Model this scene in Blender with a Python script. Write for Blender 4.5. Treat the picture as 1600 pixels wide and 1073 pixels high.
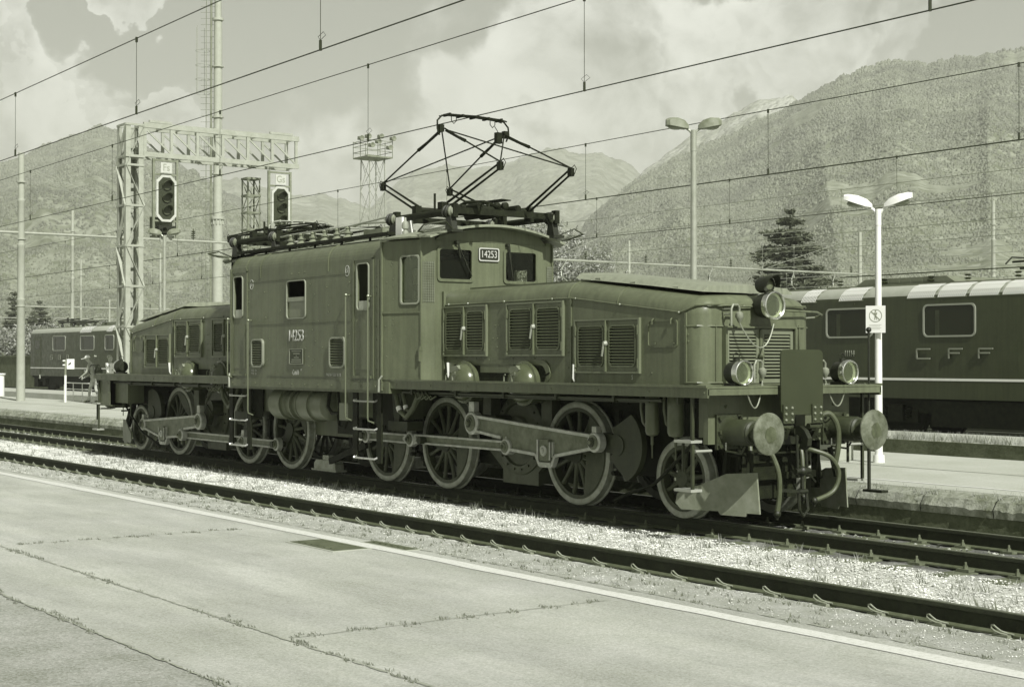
import bpy, math, random
import numpy as np
from mathutils import Vector, Matrix, noise
random.seed(7)
R = math.radians
scn = bpy.context.scene
for o in list(bpy.data.objects):
    bpy.data.objects.remove(o)

# ---------------------------------------------------------------- camera
CAM = Vector((22.1, -13.14, 1.90))
TH = R(35.62); PIT = math.atan(25.5/2363.0)
cF = Vector((-math.cos(TH)*math.cos(PIT), math.sin(TH)*math.cos(PIT), math.sin(PIT)))
cR = Vector((math.sin(TH), math.cos(TH), 0))
cU = cR.cross(cF)
cam = bpy.data.cameras.new('camera'); camo = bpy.data.objects.new('camera', cam)
scn.collection.objects.link(camo)
m3 = Matrix((cR, cU, -cF)).transposed()
camo.matrix_world = Matrix.Translation(CAM) @ m3.to_4x4()
cam.sensor_width = 36; cam.lens = 36*2363/1600.0
cam.clip_start = 0.1; cam.clip_end = 30000
scn.camera = camo
# ---------------------------------------------------------------- sun, sky, exposure
SUN = Vector((1.8, -0.30, 1.72)).normalized()
elev = math.asin(SUN.z); azim = math.atan2(SUN.x, SUN.y)
sl = bpy.data.lights.new('sun', 'SUN'); sl.energy = 5.0; sl.angle = R(0.53); sl.color = (1.0, 0.985, 0.94)
so = bpy.data.objects.new('sun', sl); scn.collection.objects.link(so)
so.rotation_euler = SUN.to_track_quat('Z', 'Y').to_euler()
w = bpy.data.worlds.new('World'); scn.world = w; w.use_nodes = True
nt = w.node_tree; nt.nodes.clear()
def N(t, **k):
    n = nt.nodes.new(t)
    for a, b in k.items():
        setattr(n, a, b)
    return n
L = lambda a, b: nt.links.new(a, b)
out = N('ShaderNodeOutputWorld'); bg = N('ShaderNodeBackground'); bg.inputs[1].default_value = 0.075
sky = N('ShaderNodeTexSky', sky_type='NISHITA', sun_disc=False)
sky.sun_elevation = elev; sky.sun_rotation = azim; sky.air_density = 1.0; sky.dust_density = 1.5; sky.ozone_density = 1.0
bw = N('ShaderNodeRGBToBW'); L(sky.outputs[0], bw.inputs[0])
tint = N('ShaderNodeMix', data_type='RGBA', blend_type='MULTIPLY'); tint.inputs[0].default_value = 1
pw = N('ShaderNodeMath', operation='POWER'); L(bw.outputs[0], pw.inputs[0]); pw.inputs[1].default_value = 0.8
gain = N('ShaderNodeMath', operation='MULTIPLY'); L(pw.outputs[0], gain.inputs[0]); gain.inputs[1].default_value = SKYGAIN = 0.92
L(gain.outputs[0], tint.inputs[6]); tint.inputs[7].default_value = (0.975, 1.0, 0.90, 1)
# clouds: noise over the sky directions, gathered into banks
tc = N('ShaderNodeTexCoord')
def dirv(u, v):
    return (cF + cR*((u-800)/2363.0) - cU*((v-536.5)/2363.0)).normalized()
def vm(op, a, b=None):
    n = N('ShaderNodeVectorMath', operation=op); L(a, n.inputs[0])
    if b is not None:
        if isinstance(b, (tuple, Vector)): n.inputs[1].default_value = b
        else: L(b, n.inputs[1])
    return n
def mt(op, a, b=0.0, c=None, clamp=False):
    n = N('ShaderNodeMath', operation=op); n.use_clamp = clamp
    for i, x in enumerate((a, b, c)):
        if x is None: continue
        if isinstance(x, (int, float)): n.inputs[i].default_value = x
        else: L(x, n.inputs[i])
    return n.outputs[0]
warp = N('ShaderNodeTexNoise'); L(tc.outputs['Generated'], warp.inputs['Vector']); warp.inputs['Scale'].default_value = 9; warp.inputs['Detail'].default_value = 6
wv = vm('SCALE', vm('SUBTRACT', warp.outputs['Color'], (0.5, 0.5, 0.5)).outputs[0]); wv.inputs['Scale'].default_value = 0.06
wd = vm('ADD', tc.outputs['Generated'], wv.outputs[0]).outputs[0]
n1 = N('ShaderNodeTexNoise'); L(wd, n1.inputs['Vector']); n1.inputs['Scale'].default_value = 9; n1.inputs['Detail'].default_value = 12; n1.inputs['Roughness'].default_value = 0.62
tot = None
# (u, v, radius, weight) of cloud banks as sky directions
for u, v, r, wt in ((980,100,150,.9),(760,120,190,1.0),(620,210,220,.8),(860,230,170,.8),(1130,110,120,.8),(1060,180,140,.8),(470,60,90,.75),(430,120,80,.6),(640,60,70,.7),
                    (240,105,60,.85),(60,150,60,.7),(160,150,80,.7),(120,200,140,.7),(330,190,160,.6),(1290,70,60,.35),(1220,150,80,.4),(880,-40,260,.35),(1700,60,150,.2),(-250,180,200,.8),(2100,-100,400,.6)):
    dp = vm('DOT_PRODUCT', wd, dirv(u, v)).outputs['Value']
    d2 = mt('MULTIPLY', mt('SUBTRACT', 1.0, dp), 2.0*(2363.0/r)**2)
    g = mt('MULTIPLY', mt('SUBTRACT', 1.0, mt('MULTIPLY', d2, 0.55), clamp=True), wt)
    tot = g if tot is None else mt('MAXIMUM', tot, g)
dens = mt('ADD', mt('MULTIPLY', tot, 0.8), mt('MULTIPLY', mt('SUBTRACT', n1.outputs[0], 0.5), 2.4))
cm = N('ShaderNodeMapRange', interpolation_type='SMOOTHSTEP'); L(dens, cm.inputs[0]); cm.inputs[1].default_value = 0.22; cm.inputs[2].default_value = 0.80
n2 = N('ShaderNodeTexNoise'); L(wd, n2.inputs['Vector']); n2.inputs['Scale'].default_value = 16; n2.inputs['Detail'].default_value = 8
cb = N('ShaderNodeMapRange'); L(n2.outputs[0], cb.inputs[0]); cb.inputs[1].default_value = 0.35; cb.inputs[2].default_value = 0.7; cb.inputs[3].default_value = 0.74; cb.inputs[4].default_value = 1.08
ccol = N('ShaderNodeMix', data_type='RGBA', blend_type='MULTIPLY'); ccol.inputs[0].default_value = 1
ccol.inputs[6].default_value = (10.6, 10.7, 10.0, 1); L(cb.outputs[0], ccol.inputs[7])
mx = N('ShaderNodeMix', data_type='RGBA'); L(mt('MULTIPLY', cm.outputs[0], 0.85), mx.inputs[0]); L(tint.outputs[2], mx.inputs[6]); L(ccol.outputs[2], mx.inputs[7])
L(mx.outputs[2], bg.inputs[0]); L(bg.outputs[0], out.inputs[0])
scn.view_settings.view_transform = 'Standard'; scn.view_settings.look = 'None'
scn.view_settings.exposure = 0.72; scn.view_settings.gamma = 1
scn.render.engine = 'CYCLES'
scn.cycles.volume_bounces = 0

# ---------------------------------------------------------------- helpers
COL = scn.collection
def tone(v):
    """olive monochrome colour of reflectance v"""
    xs = [0.0, 0.03, 0.10, 0.25, 0.5, 1.0]
    r = np.interp(v, xs, [.78, .80, .87, .93, .975, .99]); b = np.interp(v, xs, [.34, .40, .57, .77, .92, .95])
    return (float(v*r), float(v), float(v*b), 1)
MATS = {}
def mat(name, v, rough=0.6, metal=0.0, var=0.0, vs=3.0, bump=0.0, bs=40.0, spec=0.5, coord='Object', v2=None, stretch=None):
    if name in MATS: return MATS[name]
    m = bpy.data.materials.new(name); m.use_nodes = True; t = m.node_tree
    p = t.nodes['Principled BSDF']
    p.inputs['Base Color'].default_value = tone(v); p.inputs['Roughness'].default_value = rough
    p.inputs['Metallic'].default_value = metal; p.inputs['Specular IOR Level'].default_value = spec
    if var or bump:
        c = t.nodes.new('ShaderNodeTexCoord'); src = c.outputs[coord]
        if stretch:
            mp = t.nodes.new('ShaderNodeMapping'); t.links.new(src, mp.inputs[0]); mp.inputs['Scale'].default_value = stretch; src = mp.outputs[0]
    if var:
        n = t.nodes.new('ShaderNodeTexNoise'); n.inputs['Scale'].default_value = vs; n.inputs['Detail'].default_value = 8; n.inputs['Roughness'].default_value = 0.62
        t.links.new(src, n.inputs['Vector'])
        r = t.nodes.new('ShaderNodeValToRGB'); r.color_ramp.elements[0].position = 0.3; r.color_ramp.elements[1].position = 0.7
        hi = v2 if v2 is not None else v*(1+var)
        r.color_ramp.elements[0].color = tone(v*(1-var)); r.color_ramp.elements[1].color = tone(min(hi, .95))
        t.links.new(n.outputs[0], r.inputs[0]); t.links.new(r.outputs[0], p.inputs['Base Color'])
    if bump:
        n = t.nodes.new('ShaderNodeTexNoise'); n.inputs['Scale'].default_value = bs; n.inputs['Detail'].default_value = 6
        t.links.new(c.outputs[coord], n.inputs['Vector'])
        b = t.nodes.new('ShaderNodeBump'); b.inputs['Strength'].default_value = min(1, bump); b.inputs['Distance'].default_value = 0.02
        t.links.new(n.outputs[0], b.inputs['Height']); t.links.new(b.outputs[0], p.inputs['Normal'])
    MATS[name] = m
    return m

class MB:
    def __init__(s): s.v = []; s.f = []; s.mi = []; s.m = 0
    def add(s, vs, fs):
        o = len(s.v); s.v += [tuple(x) for x in vs]
        for f in fs: s.f.append(tuple(i+o for i in f)); s.mi.append(s.m)
        return s
    def box(s, x0, x1, y0, y1, z0, z1):
        if x0 > x1: x0, x1 = x1, x0
        if y0 > y1: y0, y1 = y1, y0
        if z0 > z1: z0, z1 = z1, z0
        return s.add([(x0,y0,z0),(x1,y0,z0),(x1,y1,z0),(x0,y1,z0),(x0,y0,z1),(x1,y0,z1),(x1,y1,z1),(x0,y1,z1)],
                     [(0,3,2,1),(4,5,6,7),(0,1,5,4),(1,2,6,5),(2,3,7,6),(3,0,4,7)])
    def bar(s, p, q, wd, ht, up=(0,0,1)):
        """rectangular bar from p to q"""
        p, q = Vector(p), Vector(q); d = (q-p).normalized(); up = Vector(up)
        if abs(d.dot(up)) > .95: up = Vector((1,0,0)) if abs(d.x) < .9 else Vector((0,1,0))
        a = d.cross(up).normalized()*wd/2; b = a.cross(d).normalized()*ht/2
        vs = [p-a-b, p+a-b, p+a+b, p-a+b, q-a-b, q+a-b, q+a+b, q-a+b]
        return s.add(vs, [(0,1,2,3),(7,6,5,4),(4,5,1,0),(5,6,2,1),(6,7,3,2),(7,4,0,3)])
    def cyl(s, p, q, r0, r1=None, n=14, cap=True):
        if r1 is None: r1 = r0
        p, q = Vector(p), Vector(q); d = (q-p).normalized()
        a = d.orthogonal().normalized(); b = d.cross(a)
        vs = []
        for c, r in ((p, r0), (q, r1)):
            for i in range(n):
                t = 2*math.pi*i/n; vs.append(c + (a*math.cos(t)+b*math.sin(t))*r)
        fs = [(i, (i+1) % n, n+(i+1) % n, n+i) for i in range(n)]
        if cap: fs += [tuple(range(n))[::-1], tuple(range(n, 2*n))]
        return s.add(vs, fs)
    def tube(s, pts, r, n=7, closed=False, rs=None):
        pts = [Vector(p) for p in pts]; k = len(pts); vs = []; fs = []
        d0 = (pts[1]-pts[0]).normalized(); a = d0.orthogonal().normalized()
        for i, p in enumerate(pts):
            if closed: d = (pts[(i+1) % k]-pts[i-1]).normalized()
            else: d = (pts[min(i+1, k-1)]-pts[max(i-1, 0)]).normalized()
            a = (a - d*a.dot(d)).normalized(); b = d.cross(a); rr = rs[i] if rs else r
            for j in range(n):
                t = 2*math.pi*j/n; vs.append(p + (a*math.cos(t)+b*math.sin(t))*rr)
        m = k if closed else k-1
        for i in range(m):
            i2 = (i+1) % k
            for j in range(n): fs.append((i*n+j, i*n+(j+1) % n, i2*n+(j+1) % n, i2*n+j))
        if not closed: fs += [tuple(range(n))[::-1], tuple(range((k-1)*n, k*n))]
        return s.add(vs, fs)
    def lathe(s, o, ax, prof, n=20):
        """prof = [(h, r)] along ax from o"""
        o = Vector(o); d = Vector(ax).normalized(); a = d.orthogonal().normalized(); b = d.cross(a)
        vs = []; fs = []
        for h, r in prof:
            for i in range(n):
                t = 2*math.pi*i/n; vs.append(o + d*h + (a*math.cos(t)+b*math.sin(t))*max(r, 1e-4))
        for k in range(len(prof)-1):
            for i in range(n): fs.append((k*n+i, k*n+(i+1) % n, (k+1)*n+(i+1) % n, (k+1)*n+i))
        if tuple(prof[0]) != tuple(prof[-1]): fs += [tuple(range(n))[::-1], tuple(range((len(prof)-1)*n, len(prof)*n))]
        return s.add(vs, fs)
    def prism(s, pts, plane, a, b):
        """polygon pts extruded from a to b; plane 'xz' (along y), 'xy' (along z), 'yz' (along x)"""
        n = len(pts)
        def P(p, t): return {'xz': (p[0], t, p[1]), 'xy': (p[0], p[1], t), 'yz': (t, p[0], p[1])}[plane]
        vs = [P(p, a) for p in pts]+[P(p, b) for p in pts]
        return s.add(vs, [tuple(range(n)), tuple(range(n, 2*n))[::-1]]+[(i, n+i, n+(i+1) % n, (i+1) % n) for i in range(n)])
    def frame(s, outer, inner, plane, a, b):
        n = len(outer)
        def P(p, t): return {'xz': (p[0], t, p[1]), 'xy': (p[0], p[1], t), 'yz': (t, p[0], p[1])}[plane]
        vs = [P(p, a) for p in outer]+[P(p, a) for p in inner]+[P(p, b) for p in outer]+[P(p, b) for p in inner]
        fs = []
        for i in range(n):
            j = (i+1) % n
            fs += [(i, j, n+j, n+i), (2*n+i, 3*n+i, 3*n+j, 2*n+j), (i, 2*n+i, 2*n+j, j), (n+i, n+j, 3*n+j, 3*n+i)]
        return s.add(vs, fs)
    def sph(s, c, r, n=6, sc=(1,1,1)):
        c = Vector(c); vs = []; fs = []
        for i in range(n+1):
            ph = math.pi*i/n
            for j in range(2*n):
                t = math.pi*j/n; vs.append(c+Vector((math.sin(ph)*math.cos(t)*sc[0], math.sin(ph)*math.sin(t)*sc[1], math.cos(ph)*sc[2]))*r)
        for i in range(n):
            for j in range(2*n): fs.append((i*2*n+j, (i+1)*2*n+j, (i+1)*2*n+(j+1) % (2*n), i*2*n+(j+1) % (2*n)))
        return s.add(vs, fs)
    def build(s, name, mats, parent=None, bevel=0, sharp=38, smooth=True):
        me = bpy.data.meshes.new(name); me.from_pydata(s.v, [], s.f)
        if not isinstance(mats, (list, tuple)): mats = [mats]
        for m in mats: me.materials.append(m)
        me.polygons.foreach_set('material_index', s.mi)
        me.validate(); fixn(me)
        if smooth:
            me.shade_smooth(); me.set_sharp_from_angle(angle=R(sharp))
        o = bpy.data.objects.new(name, me); COL.objects.link(o)
        if parent: o.parent = parent
        if bevel:
            b = o.modifiers.new('bevel', 'BEVEL'); b.width = bevel; b.segments = 2; b.limit_method = 'ANGLE'; b.angle_limit = R(40); b.harden_normals = False
        return o
import bmesh
def fixn(me):
    bm = bmesh.new(); bm.from_mesh(me); bmesh.ops.recalc_face_normals(bm, faces=bm.faces); bm.to_mesh(me); bm.free()
def rrect(x0, x1, z0, z1, r, n=4):
    p = []
    for cx_, cz_, a0 in ((x1-r, z0+r, -90), (x1-r, z1-r, 0), (x0+r, z1-r, 90), (x0+r, z0+r, 180)):
        for i in range(n+1):
            t = R(a0+90*i/n); p.append((cx_+r*math.cos(t), cz_+r*math.sin(t)))
    return p
def empty(name, loc=(0,0,0), rz=0.0):
    o = bpy.data.objects.new(name, None); COL.objects.link(o); o.location = loc; o.rotation_euler = (0, 0, rz); o.empty_display_size = 0.2
    return o
def tag(o, label=None, cat=None, group=None, kind=None):
    if label: o['label'] = label
    if cat: o['category'] = cat
    if group: o['group'] = group
    if kind: o['kind'] = kind
    return o
def copy_tree(o, parent=None):
    c = o.copy(); COL.objects.link(c); c.parent = parent
    for ch in list(o.children): copy_tree(ch, c)
    return c
def text(name, s, size, ext, m, parent, loc, rot, sx=1.0, align='CENTER', bold=0.0, lab=None):
    cu = bpy.data.curves.new(name, 'FONT'); cu.body = s; cu.size = size; cu.extrude = ext; cu.align_x = align; cu.align_y = 'CENTER'; cu.offset = bold
    to = bpy.data.objects.new('tmp', cu); COL.objects.link(to)
    me = bpy.data.meshes.new_from_object(to.evaluated_get(bpy.context.evaluated_depsgraph_get()))
    bpy.data.objects.remove(to); me.name = name; me.materials.clear(); me.materials.append(m)
    o = bpy.data.objects.new(name, me); COL.objects.link(o); o.parent = parent
    o.location = loc; o.rotation_euler = rot; o.scale = (sx, 1, 1)
    if lab: o['label'] = lab
    return o
FACE_Y = (R(90), 0, 0)      # reads from the -Y side
FACE_X = (R(90), 0, R(90))  # reads from the +X side

# ---------------------------------------------------------------- materials
def lacquer(name, v, dirt, rough=.36):
    """weathered enamel: faint panel waves, vertical rain streaks, blotches of dust"""
    m = bpy.data.materials.new(name); m.use_nodes = True; t = m.node_tree; p = t.nodes['Principled BSDF']; p.inputs['Specular IOR Level'].default_value = .42
    c = t.nodes.new('ShaderNodeTexCoord')
    def nz(sc, stretch=(1, 1, 1), det=8, rg=.6):
        mp = t.nodes.new('ShaderNodeMapping'); t.links.new(c.outputs['Object'], mp.inputs[0]); mp.inputs['Scale'].default_value = stretch
        n = t.nodes.new('ShaderNodeTexNoise'); n.inputs['Scale'].default_value = sc; n.inputs['Detail'].default_value = det; n.inputs['Roughness'].default_value = rg; t.links.new(mp.outputs[0], n.inputs['Vector']); return n.outputs[0]
    def mr(src, a, b_, lo, hi):
        r = t.nodes.new('ShaderNodeMapRange'); t.links.new(src, r.inputs[0]); r.inputs[1].default_value = a; r.inputs[2].default_value = b_; r.inputs[3].default_value = lo; r.inputs[4].default_value = hi; return r.outputs[0]
    def mm(op, a, b_):
        n = t.nodes.new('ShaderNodeMath'); n.operation = op
        for i, x in enumerate((a, b_)):
            if isinstance(x, (int, float)): n.inputs[i].default_value = x
            else: t.links.new(x, n.inputs[i])
        return n.outputs[0]
    streak = mr(nz(11, (1, 1, .07), 6, .65), .35, .75, .84, 1.22); blotch = mr(nz(1.3), .3, .7, .90, 1.12); fine = mr(nz(30, det=6, rg=.7), .3, .75, .93, 1.10)
    spots = mr(nz(7, det=10, rg=.8), .62, .70, 0, 1)
    k = mm('MULTIPLY', mm('MULTIPLY', streak, blotch), fine)
    mx = t.nodes.new('ShaderNodeMix'); mx.data_type = 'RGBA'; mx.blend_type = 'MULTIPLY'; mx.inputs[0].default_value = 1; mx.inputs[6].default_value = tone(v); t.links.new(k, mx.inputs[7])
    m2 = t.nodes.new('ShaderNodeMix'); m2.data_type = 'RGBA'; t.links.new(mm('MULTIPLY', spots, .30), m2.inputs[0]); t.links.new(mx.outputs[2], m2.inputs[6]); m2.inputs[7].default_value = tone(dirt)
    t.links.new(m2.outputs[2], p.inputs['Base Color']); t.links.new(mr(nz(4), .3, .7, rough-.08, rough+.14), p.inputs['Roughness'])
    b1 = t.nodes.new('ShaderNodeBump'); b1.inputs['Strength'].default_value = .5; b1.inputs['Distance'].default_value = .018; t.links.new(nz(2.6, det=2), b1.inputs['Height'])
    b2 = t.nodes.new('ShaderNodeBump'); b2.inputs['Strength'].default_value = .12; b2.inputs['Distance'].default_value = .004; t.links.new(nz(60), b2.inputs['Height']); t.links.new(b1.outputs[0], b2.inputs['Normal']); t.links.new(b2.outputs[0], p.inputs['Normal'])
    MATS[name] = m; return m
M_LOCO = lacquer('loco_paint', .116, .24)
M_LOCO2 = mat('loco_paint_underframe', .034, .55, 0, .35, 6, .2, 30)
M_ROOF = lacquer('roof_paint', .22, .34, .5)
M_DARK = mat('grimy_dark_steel', .013, .65, 0, .5, 9, .3, 50, .2)
M_BLACK = mat('black_iron', .014, .5, 0, .4, 12, .2, 50)
M_WHEEL = mat('wheel_paint', .056, .55, 0, .3, 9, .2, 40)
M_TYRE = mat('tyre_steel', .30, .45, .1, .3, 9, .15, 50)
M_ROD = mat('rod_steel', .15, .38, .3, .4, 7, .12)
M_RODEDGE = mat('rod_bright_steel', .44, .32, .3, .3, 8)
M_CHROME = mat('bright_metal', .75, .22, 1.0)
M_REFL = mat('reflector', .92, .5, .45, bump=.15, bs=60)
M_WHITE = mat('white_paint', .72, .45, 0, .05, 6)
M_LET = mat('light_lettering', .55, .4, .3)
M_INS = mat('brown_insulator', .05, .2, 0)
M_INSW = mat('grey_insulator', .42, .25, 0, .1, 9)
M_GALV = mat('galvanised_steel', .34, .42, .25, .12, 6, .08)
M_GALV2 = mat('weathered_grey_steel', .18, .6, 0, .3, 5)
M_CONC = mat('concrete', .34, .85, 0, .12, 3, .3, 60)
M_SPUN = mat('spun_concrete', .34, .7, 0, .08, 4, .1)
M_RUST = mat('rusty_rail', .026, .8, 0, .35, 14, .3, 60)
M_RAILTOP = mat('worn_rail_head', .16, .4, .6, .2, 9)
M_RAILSHINE = mat('shiny_rail_head', .60, .22, .9)
M_WOOD = mat('sleeper', .11, .85, 0, .4, 8, .6, 30)
M_RED = lacquer('red_loco_paint', .044, .10, .36)
M_REDROOF = mat('red_loco_roof', .34, .5, 0, .1, 3)
M_WIRE = mat('wire_copper', .035, .5, .3)
M_RUBBER = mat('rubber_hose', .075, .5, 0, .2, 12)
M_BUF = mat('buffer_face', .16, .42, .3, .55, 7, .3, 30)
def glassmat(name, v=.02, tr=.75, rough=.03):
    m = bpy.data.materials.new(name); m.use_nodes = True; t = m.node_tree; t.nodes.clear()
    o = t.nodes.new('ShaderNodeOutputMaterial'); mxs = t.nodes.new('ShaderNodeMixShader'); fr = t.nodes.new('ShaderNodeFresnel'); fr.inputs[0].default_value = 1.5
    a = t.nodes.new('ShaderNodeBsdfTransparent'); a.inputs[0].default_value = (tr*.97, tr, tr*.9, 1)
    g = t.nodes.new('ShaderNodeBsdfGlossy'); g.inputs['Roughness'].default_value = rough; g.inputs[0].default_value = (.9, .93, .85, 1)
    ad = t.nodes.new('ShaderNodeMath'); ad.operation = 'MULTIPLY'; ad.inputs[1].default_value = 0.4; t.links.new(fr.outputs[0], ad.inputs[0])
    t.links.new(ad.outputs[0], mxs.inputs[0]); t.links.new(a.outputs[0], mxs.inputs[1]); t.links.new(g.outputs[0], mxs.inputs[2]); t.links.new(mxs.outputs[0], o.inputs[0])
    return m
M_GLASS = glassmat('window_glass', tr=.8)
M_GLASSD = mat('dark_window', .035, .05, 0, spec=.8)
M_LENS = glassmat('lamp_glass', tr=.92)
# ================================================================ SETTING
def groundmat(name, v, v2, s1, s2, bump, bs, speck=None):
    m = bpy.data.materials.new(name); m.use_nodes = True; t = m.node_tree; p = t.nodes['Principled BSDF']
    p.inputs['Roughness'].default_value = .9; p.inputs['Specular IOR Level'].default_value = .2
    c = t.nodes.new('ShaderNodeTexCoord')
    def nz(sc, det=8, rg=.6):
        n = t.nodes.new('ShaderNodeTexNoise'); n.inputs['Scale'].default_value = sc; n.inputs['Detail'].default_value = det; n.inputs['Roughness'].default_value = rg
        t.links.new(c.outputs['Object'], n.inputs['Vector']); return n.outputs[0]
    a = nz(s1); b = nz(s2, 10, .75)
    mm = t.nodes.new('ShaderNodeMath'); mm.operation = 'MULTIPLY_ADD'; mm.inputs[1].default_value = .5
    t.links.new(a, mm.inputs[0])
    m2 = t.nodes.new('ShaderNodeMath'); m2.operation = 'MULTIPLY'; m2.inputs[1].default_value = .5; t.links.new(b, m2.inputs[0]); t.links.new(m2.outputs[0], mm.inputs[2])
    r = t.nodes.new('ShaderNodeValToRGB'); r.color_ramp.elements[0].position = .36; r.color_ramp.elements[1].position = .64
    r.color_ramp.elements[0].color = tone(v); r.color_ramp.elements[1].color = tone(v2)
    t.links.new(mm.outputs[0], r.inputs[0]); col = r.outputs[0]
    if speck:
        vo = t.nodes.new('ShaderNodeTexVoronoi'); vo.inputs['Scale'].default_value = speck[0]; t.links.new(c.outputs['Object'], vo.inputs['Vector'])
        rr = t.nodes.new('ShaderNodeValToRGB'); rr.color_ramp.elements[0].color = tone(speck[1]); rr.color_ramp.elements[1].color = tone(speck[2])
        sp = t.nodes.new('ShaderNodeSeparateColor'); t.links.new(vo.outputs['Color'], sp.inputs[0]); t.links.new(sp.outputs[0], rr.inputs[0])
        mxx = t.nodes.new('ShaderNodeMix'); mxx.data_type = 'RGBA'; mxx.inputs[0].default_value = speck[3]
        t.links.new(col, mxx.inputs[6]); t.links.new(rr.outputs[0], mxx.inputs[7]); col = mxx.outputs[2]
    t.links.new(col, p.inputs['Base Color'])
    bn = nz(bs, 6, .7); bb = t.nodes.new('ShaderNodeBump'); bb.inputs['Strength'].default_value = bump; bb.inputs['Distance'].default_value = .03
    t.links.new(bn, bb.inputs['Height']); t.links.new(bb.outputs[0], p.inputs['Normal'])
    MATS[name] = m
    return m
G_EARTH = groundmat('yard_earth', .22, .34, .15, 3, .5, 8)
G_BALLAST = groundmat('pale_ballast', .42, .66, 1.2, 18, 1.0, 26, (28, .22, .7, .5))
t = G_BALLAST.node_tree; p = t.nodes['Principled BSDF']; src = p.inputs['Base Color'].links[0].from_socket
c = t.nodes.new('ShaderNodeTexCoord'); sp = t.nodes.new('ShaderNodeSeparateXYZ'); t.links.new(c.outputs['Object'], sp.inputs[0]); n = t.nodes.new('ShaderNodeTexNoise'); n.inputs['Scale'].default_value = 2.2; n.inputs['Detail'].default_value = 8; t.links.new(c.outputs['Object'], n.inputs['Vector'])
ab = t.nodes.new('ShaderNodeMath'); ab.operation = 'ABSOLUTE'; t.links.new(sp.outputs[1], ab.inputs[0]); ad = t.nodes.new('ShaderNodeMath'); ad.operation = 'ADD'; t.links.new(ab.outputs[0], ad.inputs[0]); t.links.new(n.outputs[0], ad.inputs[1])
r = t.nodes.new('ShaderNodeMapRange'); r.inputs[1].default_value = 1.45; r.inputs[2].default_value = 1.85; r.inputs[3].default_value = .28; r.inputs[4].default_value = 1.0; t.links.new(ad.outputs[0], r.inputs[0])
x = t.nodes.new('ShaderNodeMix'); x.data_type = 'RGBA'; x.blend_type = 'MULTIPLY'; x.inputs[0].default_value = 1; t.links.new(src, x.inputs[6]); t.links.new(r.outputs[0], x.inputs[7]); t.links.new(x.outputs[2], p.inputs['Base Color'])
G_ASPH = groundmat('worn_asphalt', .35, .54, 1.0, 30, .6, 150, (95, .24, .66, .30))
t = G_ASPH.node_tree; p = t.nodes['Principled BSDF']; src = p.inputs['Base Color'].links[0].from_socket
c = t.nodes.new('ShaderNodeTexCoord'); mp = t.nodes.new('ShaderNodeMapping'); mp.inputs['Scale'].default_value = (.35, 1.6, 1); mp.inputs['Rotation'].default_value = (0, 0, R(-28)); t.links.new(c.outputs['Object'], mp.inputs[0])
for sc, a, b_, lo, hi in ((1.1, .38, .66, .86, 1.10), (4.5, .56, .74, 1.0, .84)):
    n = t.nodes.new('ShaderNodeTexNoise'); n.inputs['Scale'].default_value = sc; n.inputs['Detail'].default_value = 9; n.inputs['Roughness'].default_value = .65; t.links.new(mp.outputs[0], n.inputs['Vector'])
    r = t.nodes.new('ShaderNodeMapRange'); r.inputs[1].default_value = a; r.inputs[2].default_value = b_; r.inputs[3].default_value = lo; r.inputs[4].default_value = hi; t.links.new(n.outputs[0], r.inputs[0])
    x = t.nodes.new('ShaderNodeMix'); x.data_type = 'RGBA'; x.blend_type = 'MULTIPLY'; x.inputs[0].default_value = 1; t.links.new(src, x.inputs[6]); t.links.new(r.outputs[0], x.inputs[7]); src = x.outputs[2]
t.links.new(src, p.inputs['Base Color'])
G_OLD = groundmat('old_gravelly_asphalt', .27, .58, 2.2, 38, .9, 120, (80, .18, .70, .35))
G_EDGE = groundmat('gravelly_edge', .31, .50, 3, 45, .9, 60)
G_PLAT = groundmat('far_platform_paving', .32, .45, .6, 20, .4, 60)
G_RUBBLE = groundmat('rubble_edge_stone', .12, .38, 3, 14, 1.0, 14)
G_WALLD = groundmat('platform_wall', .05, .14, 2, 14, .8, 18)
G_CRACK = groundmat('joint_dirt', .26, .38, 6, 30, .6, 60)

b = MB(); b.add([(-9000,-5000,-.32),(4000,-5000,-.32),(4000,9500,-.32),(-9000,9500,-.32)], [(0,1,2,3)])
tag(b.build('ground', G_EARTH, smooth=False), kind='structure')

def noisy_strip(name, x0, x1, y0, y1, z, dx, dy, amp, m, fr=3.0, fade=None):
    nx = int((x1-x0)/dx)+1; ny = max(2, int((y1-y0)/dy)+1)
    vs = []; fs = []
    for i in range(nx):
        for j in range(ny):
            x = x0+(x1-x0)*i/(nx-1); y = y0+(y1-y0)*j/(ny-1)
            h = noise.noise((x*fr, y*fr, 3.1))*amp + noise.noise((x*fr*4, y*fr*4, 9.1))*amp*.7
            vs.append((x, y, z+h))
    for i in range(nx-1):
        for j in range(ny-1): fs.append((i*ny+j, (i+1)*ny+j, (i+1)*ny+j+1, i*ny+j+1))
    me = bpy.data.meshes.new(name); me.from_pydata(vs, [], fs); me.materials.append(m); me.shade_smooth()
    o = bpy.data.objects.new(name, me); COL.objects.link(o); return tag(o, kind='structure')
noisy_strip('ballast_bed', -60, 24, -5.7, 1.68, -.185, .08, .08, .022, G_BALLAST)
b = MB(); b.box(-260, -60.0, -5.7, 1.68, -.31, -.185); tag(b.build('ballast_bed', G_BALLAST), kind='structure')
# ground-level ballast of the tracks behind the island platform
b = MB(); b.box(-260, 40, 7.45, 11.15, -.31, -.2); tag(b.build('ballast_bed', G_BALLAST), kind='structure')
b = MB(); b.box(-260, 40, 14.6, 40, -.31, -.17); tag(b.build('ballast_bed', G_BALLAST), kind='structure')

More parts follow.
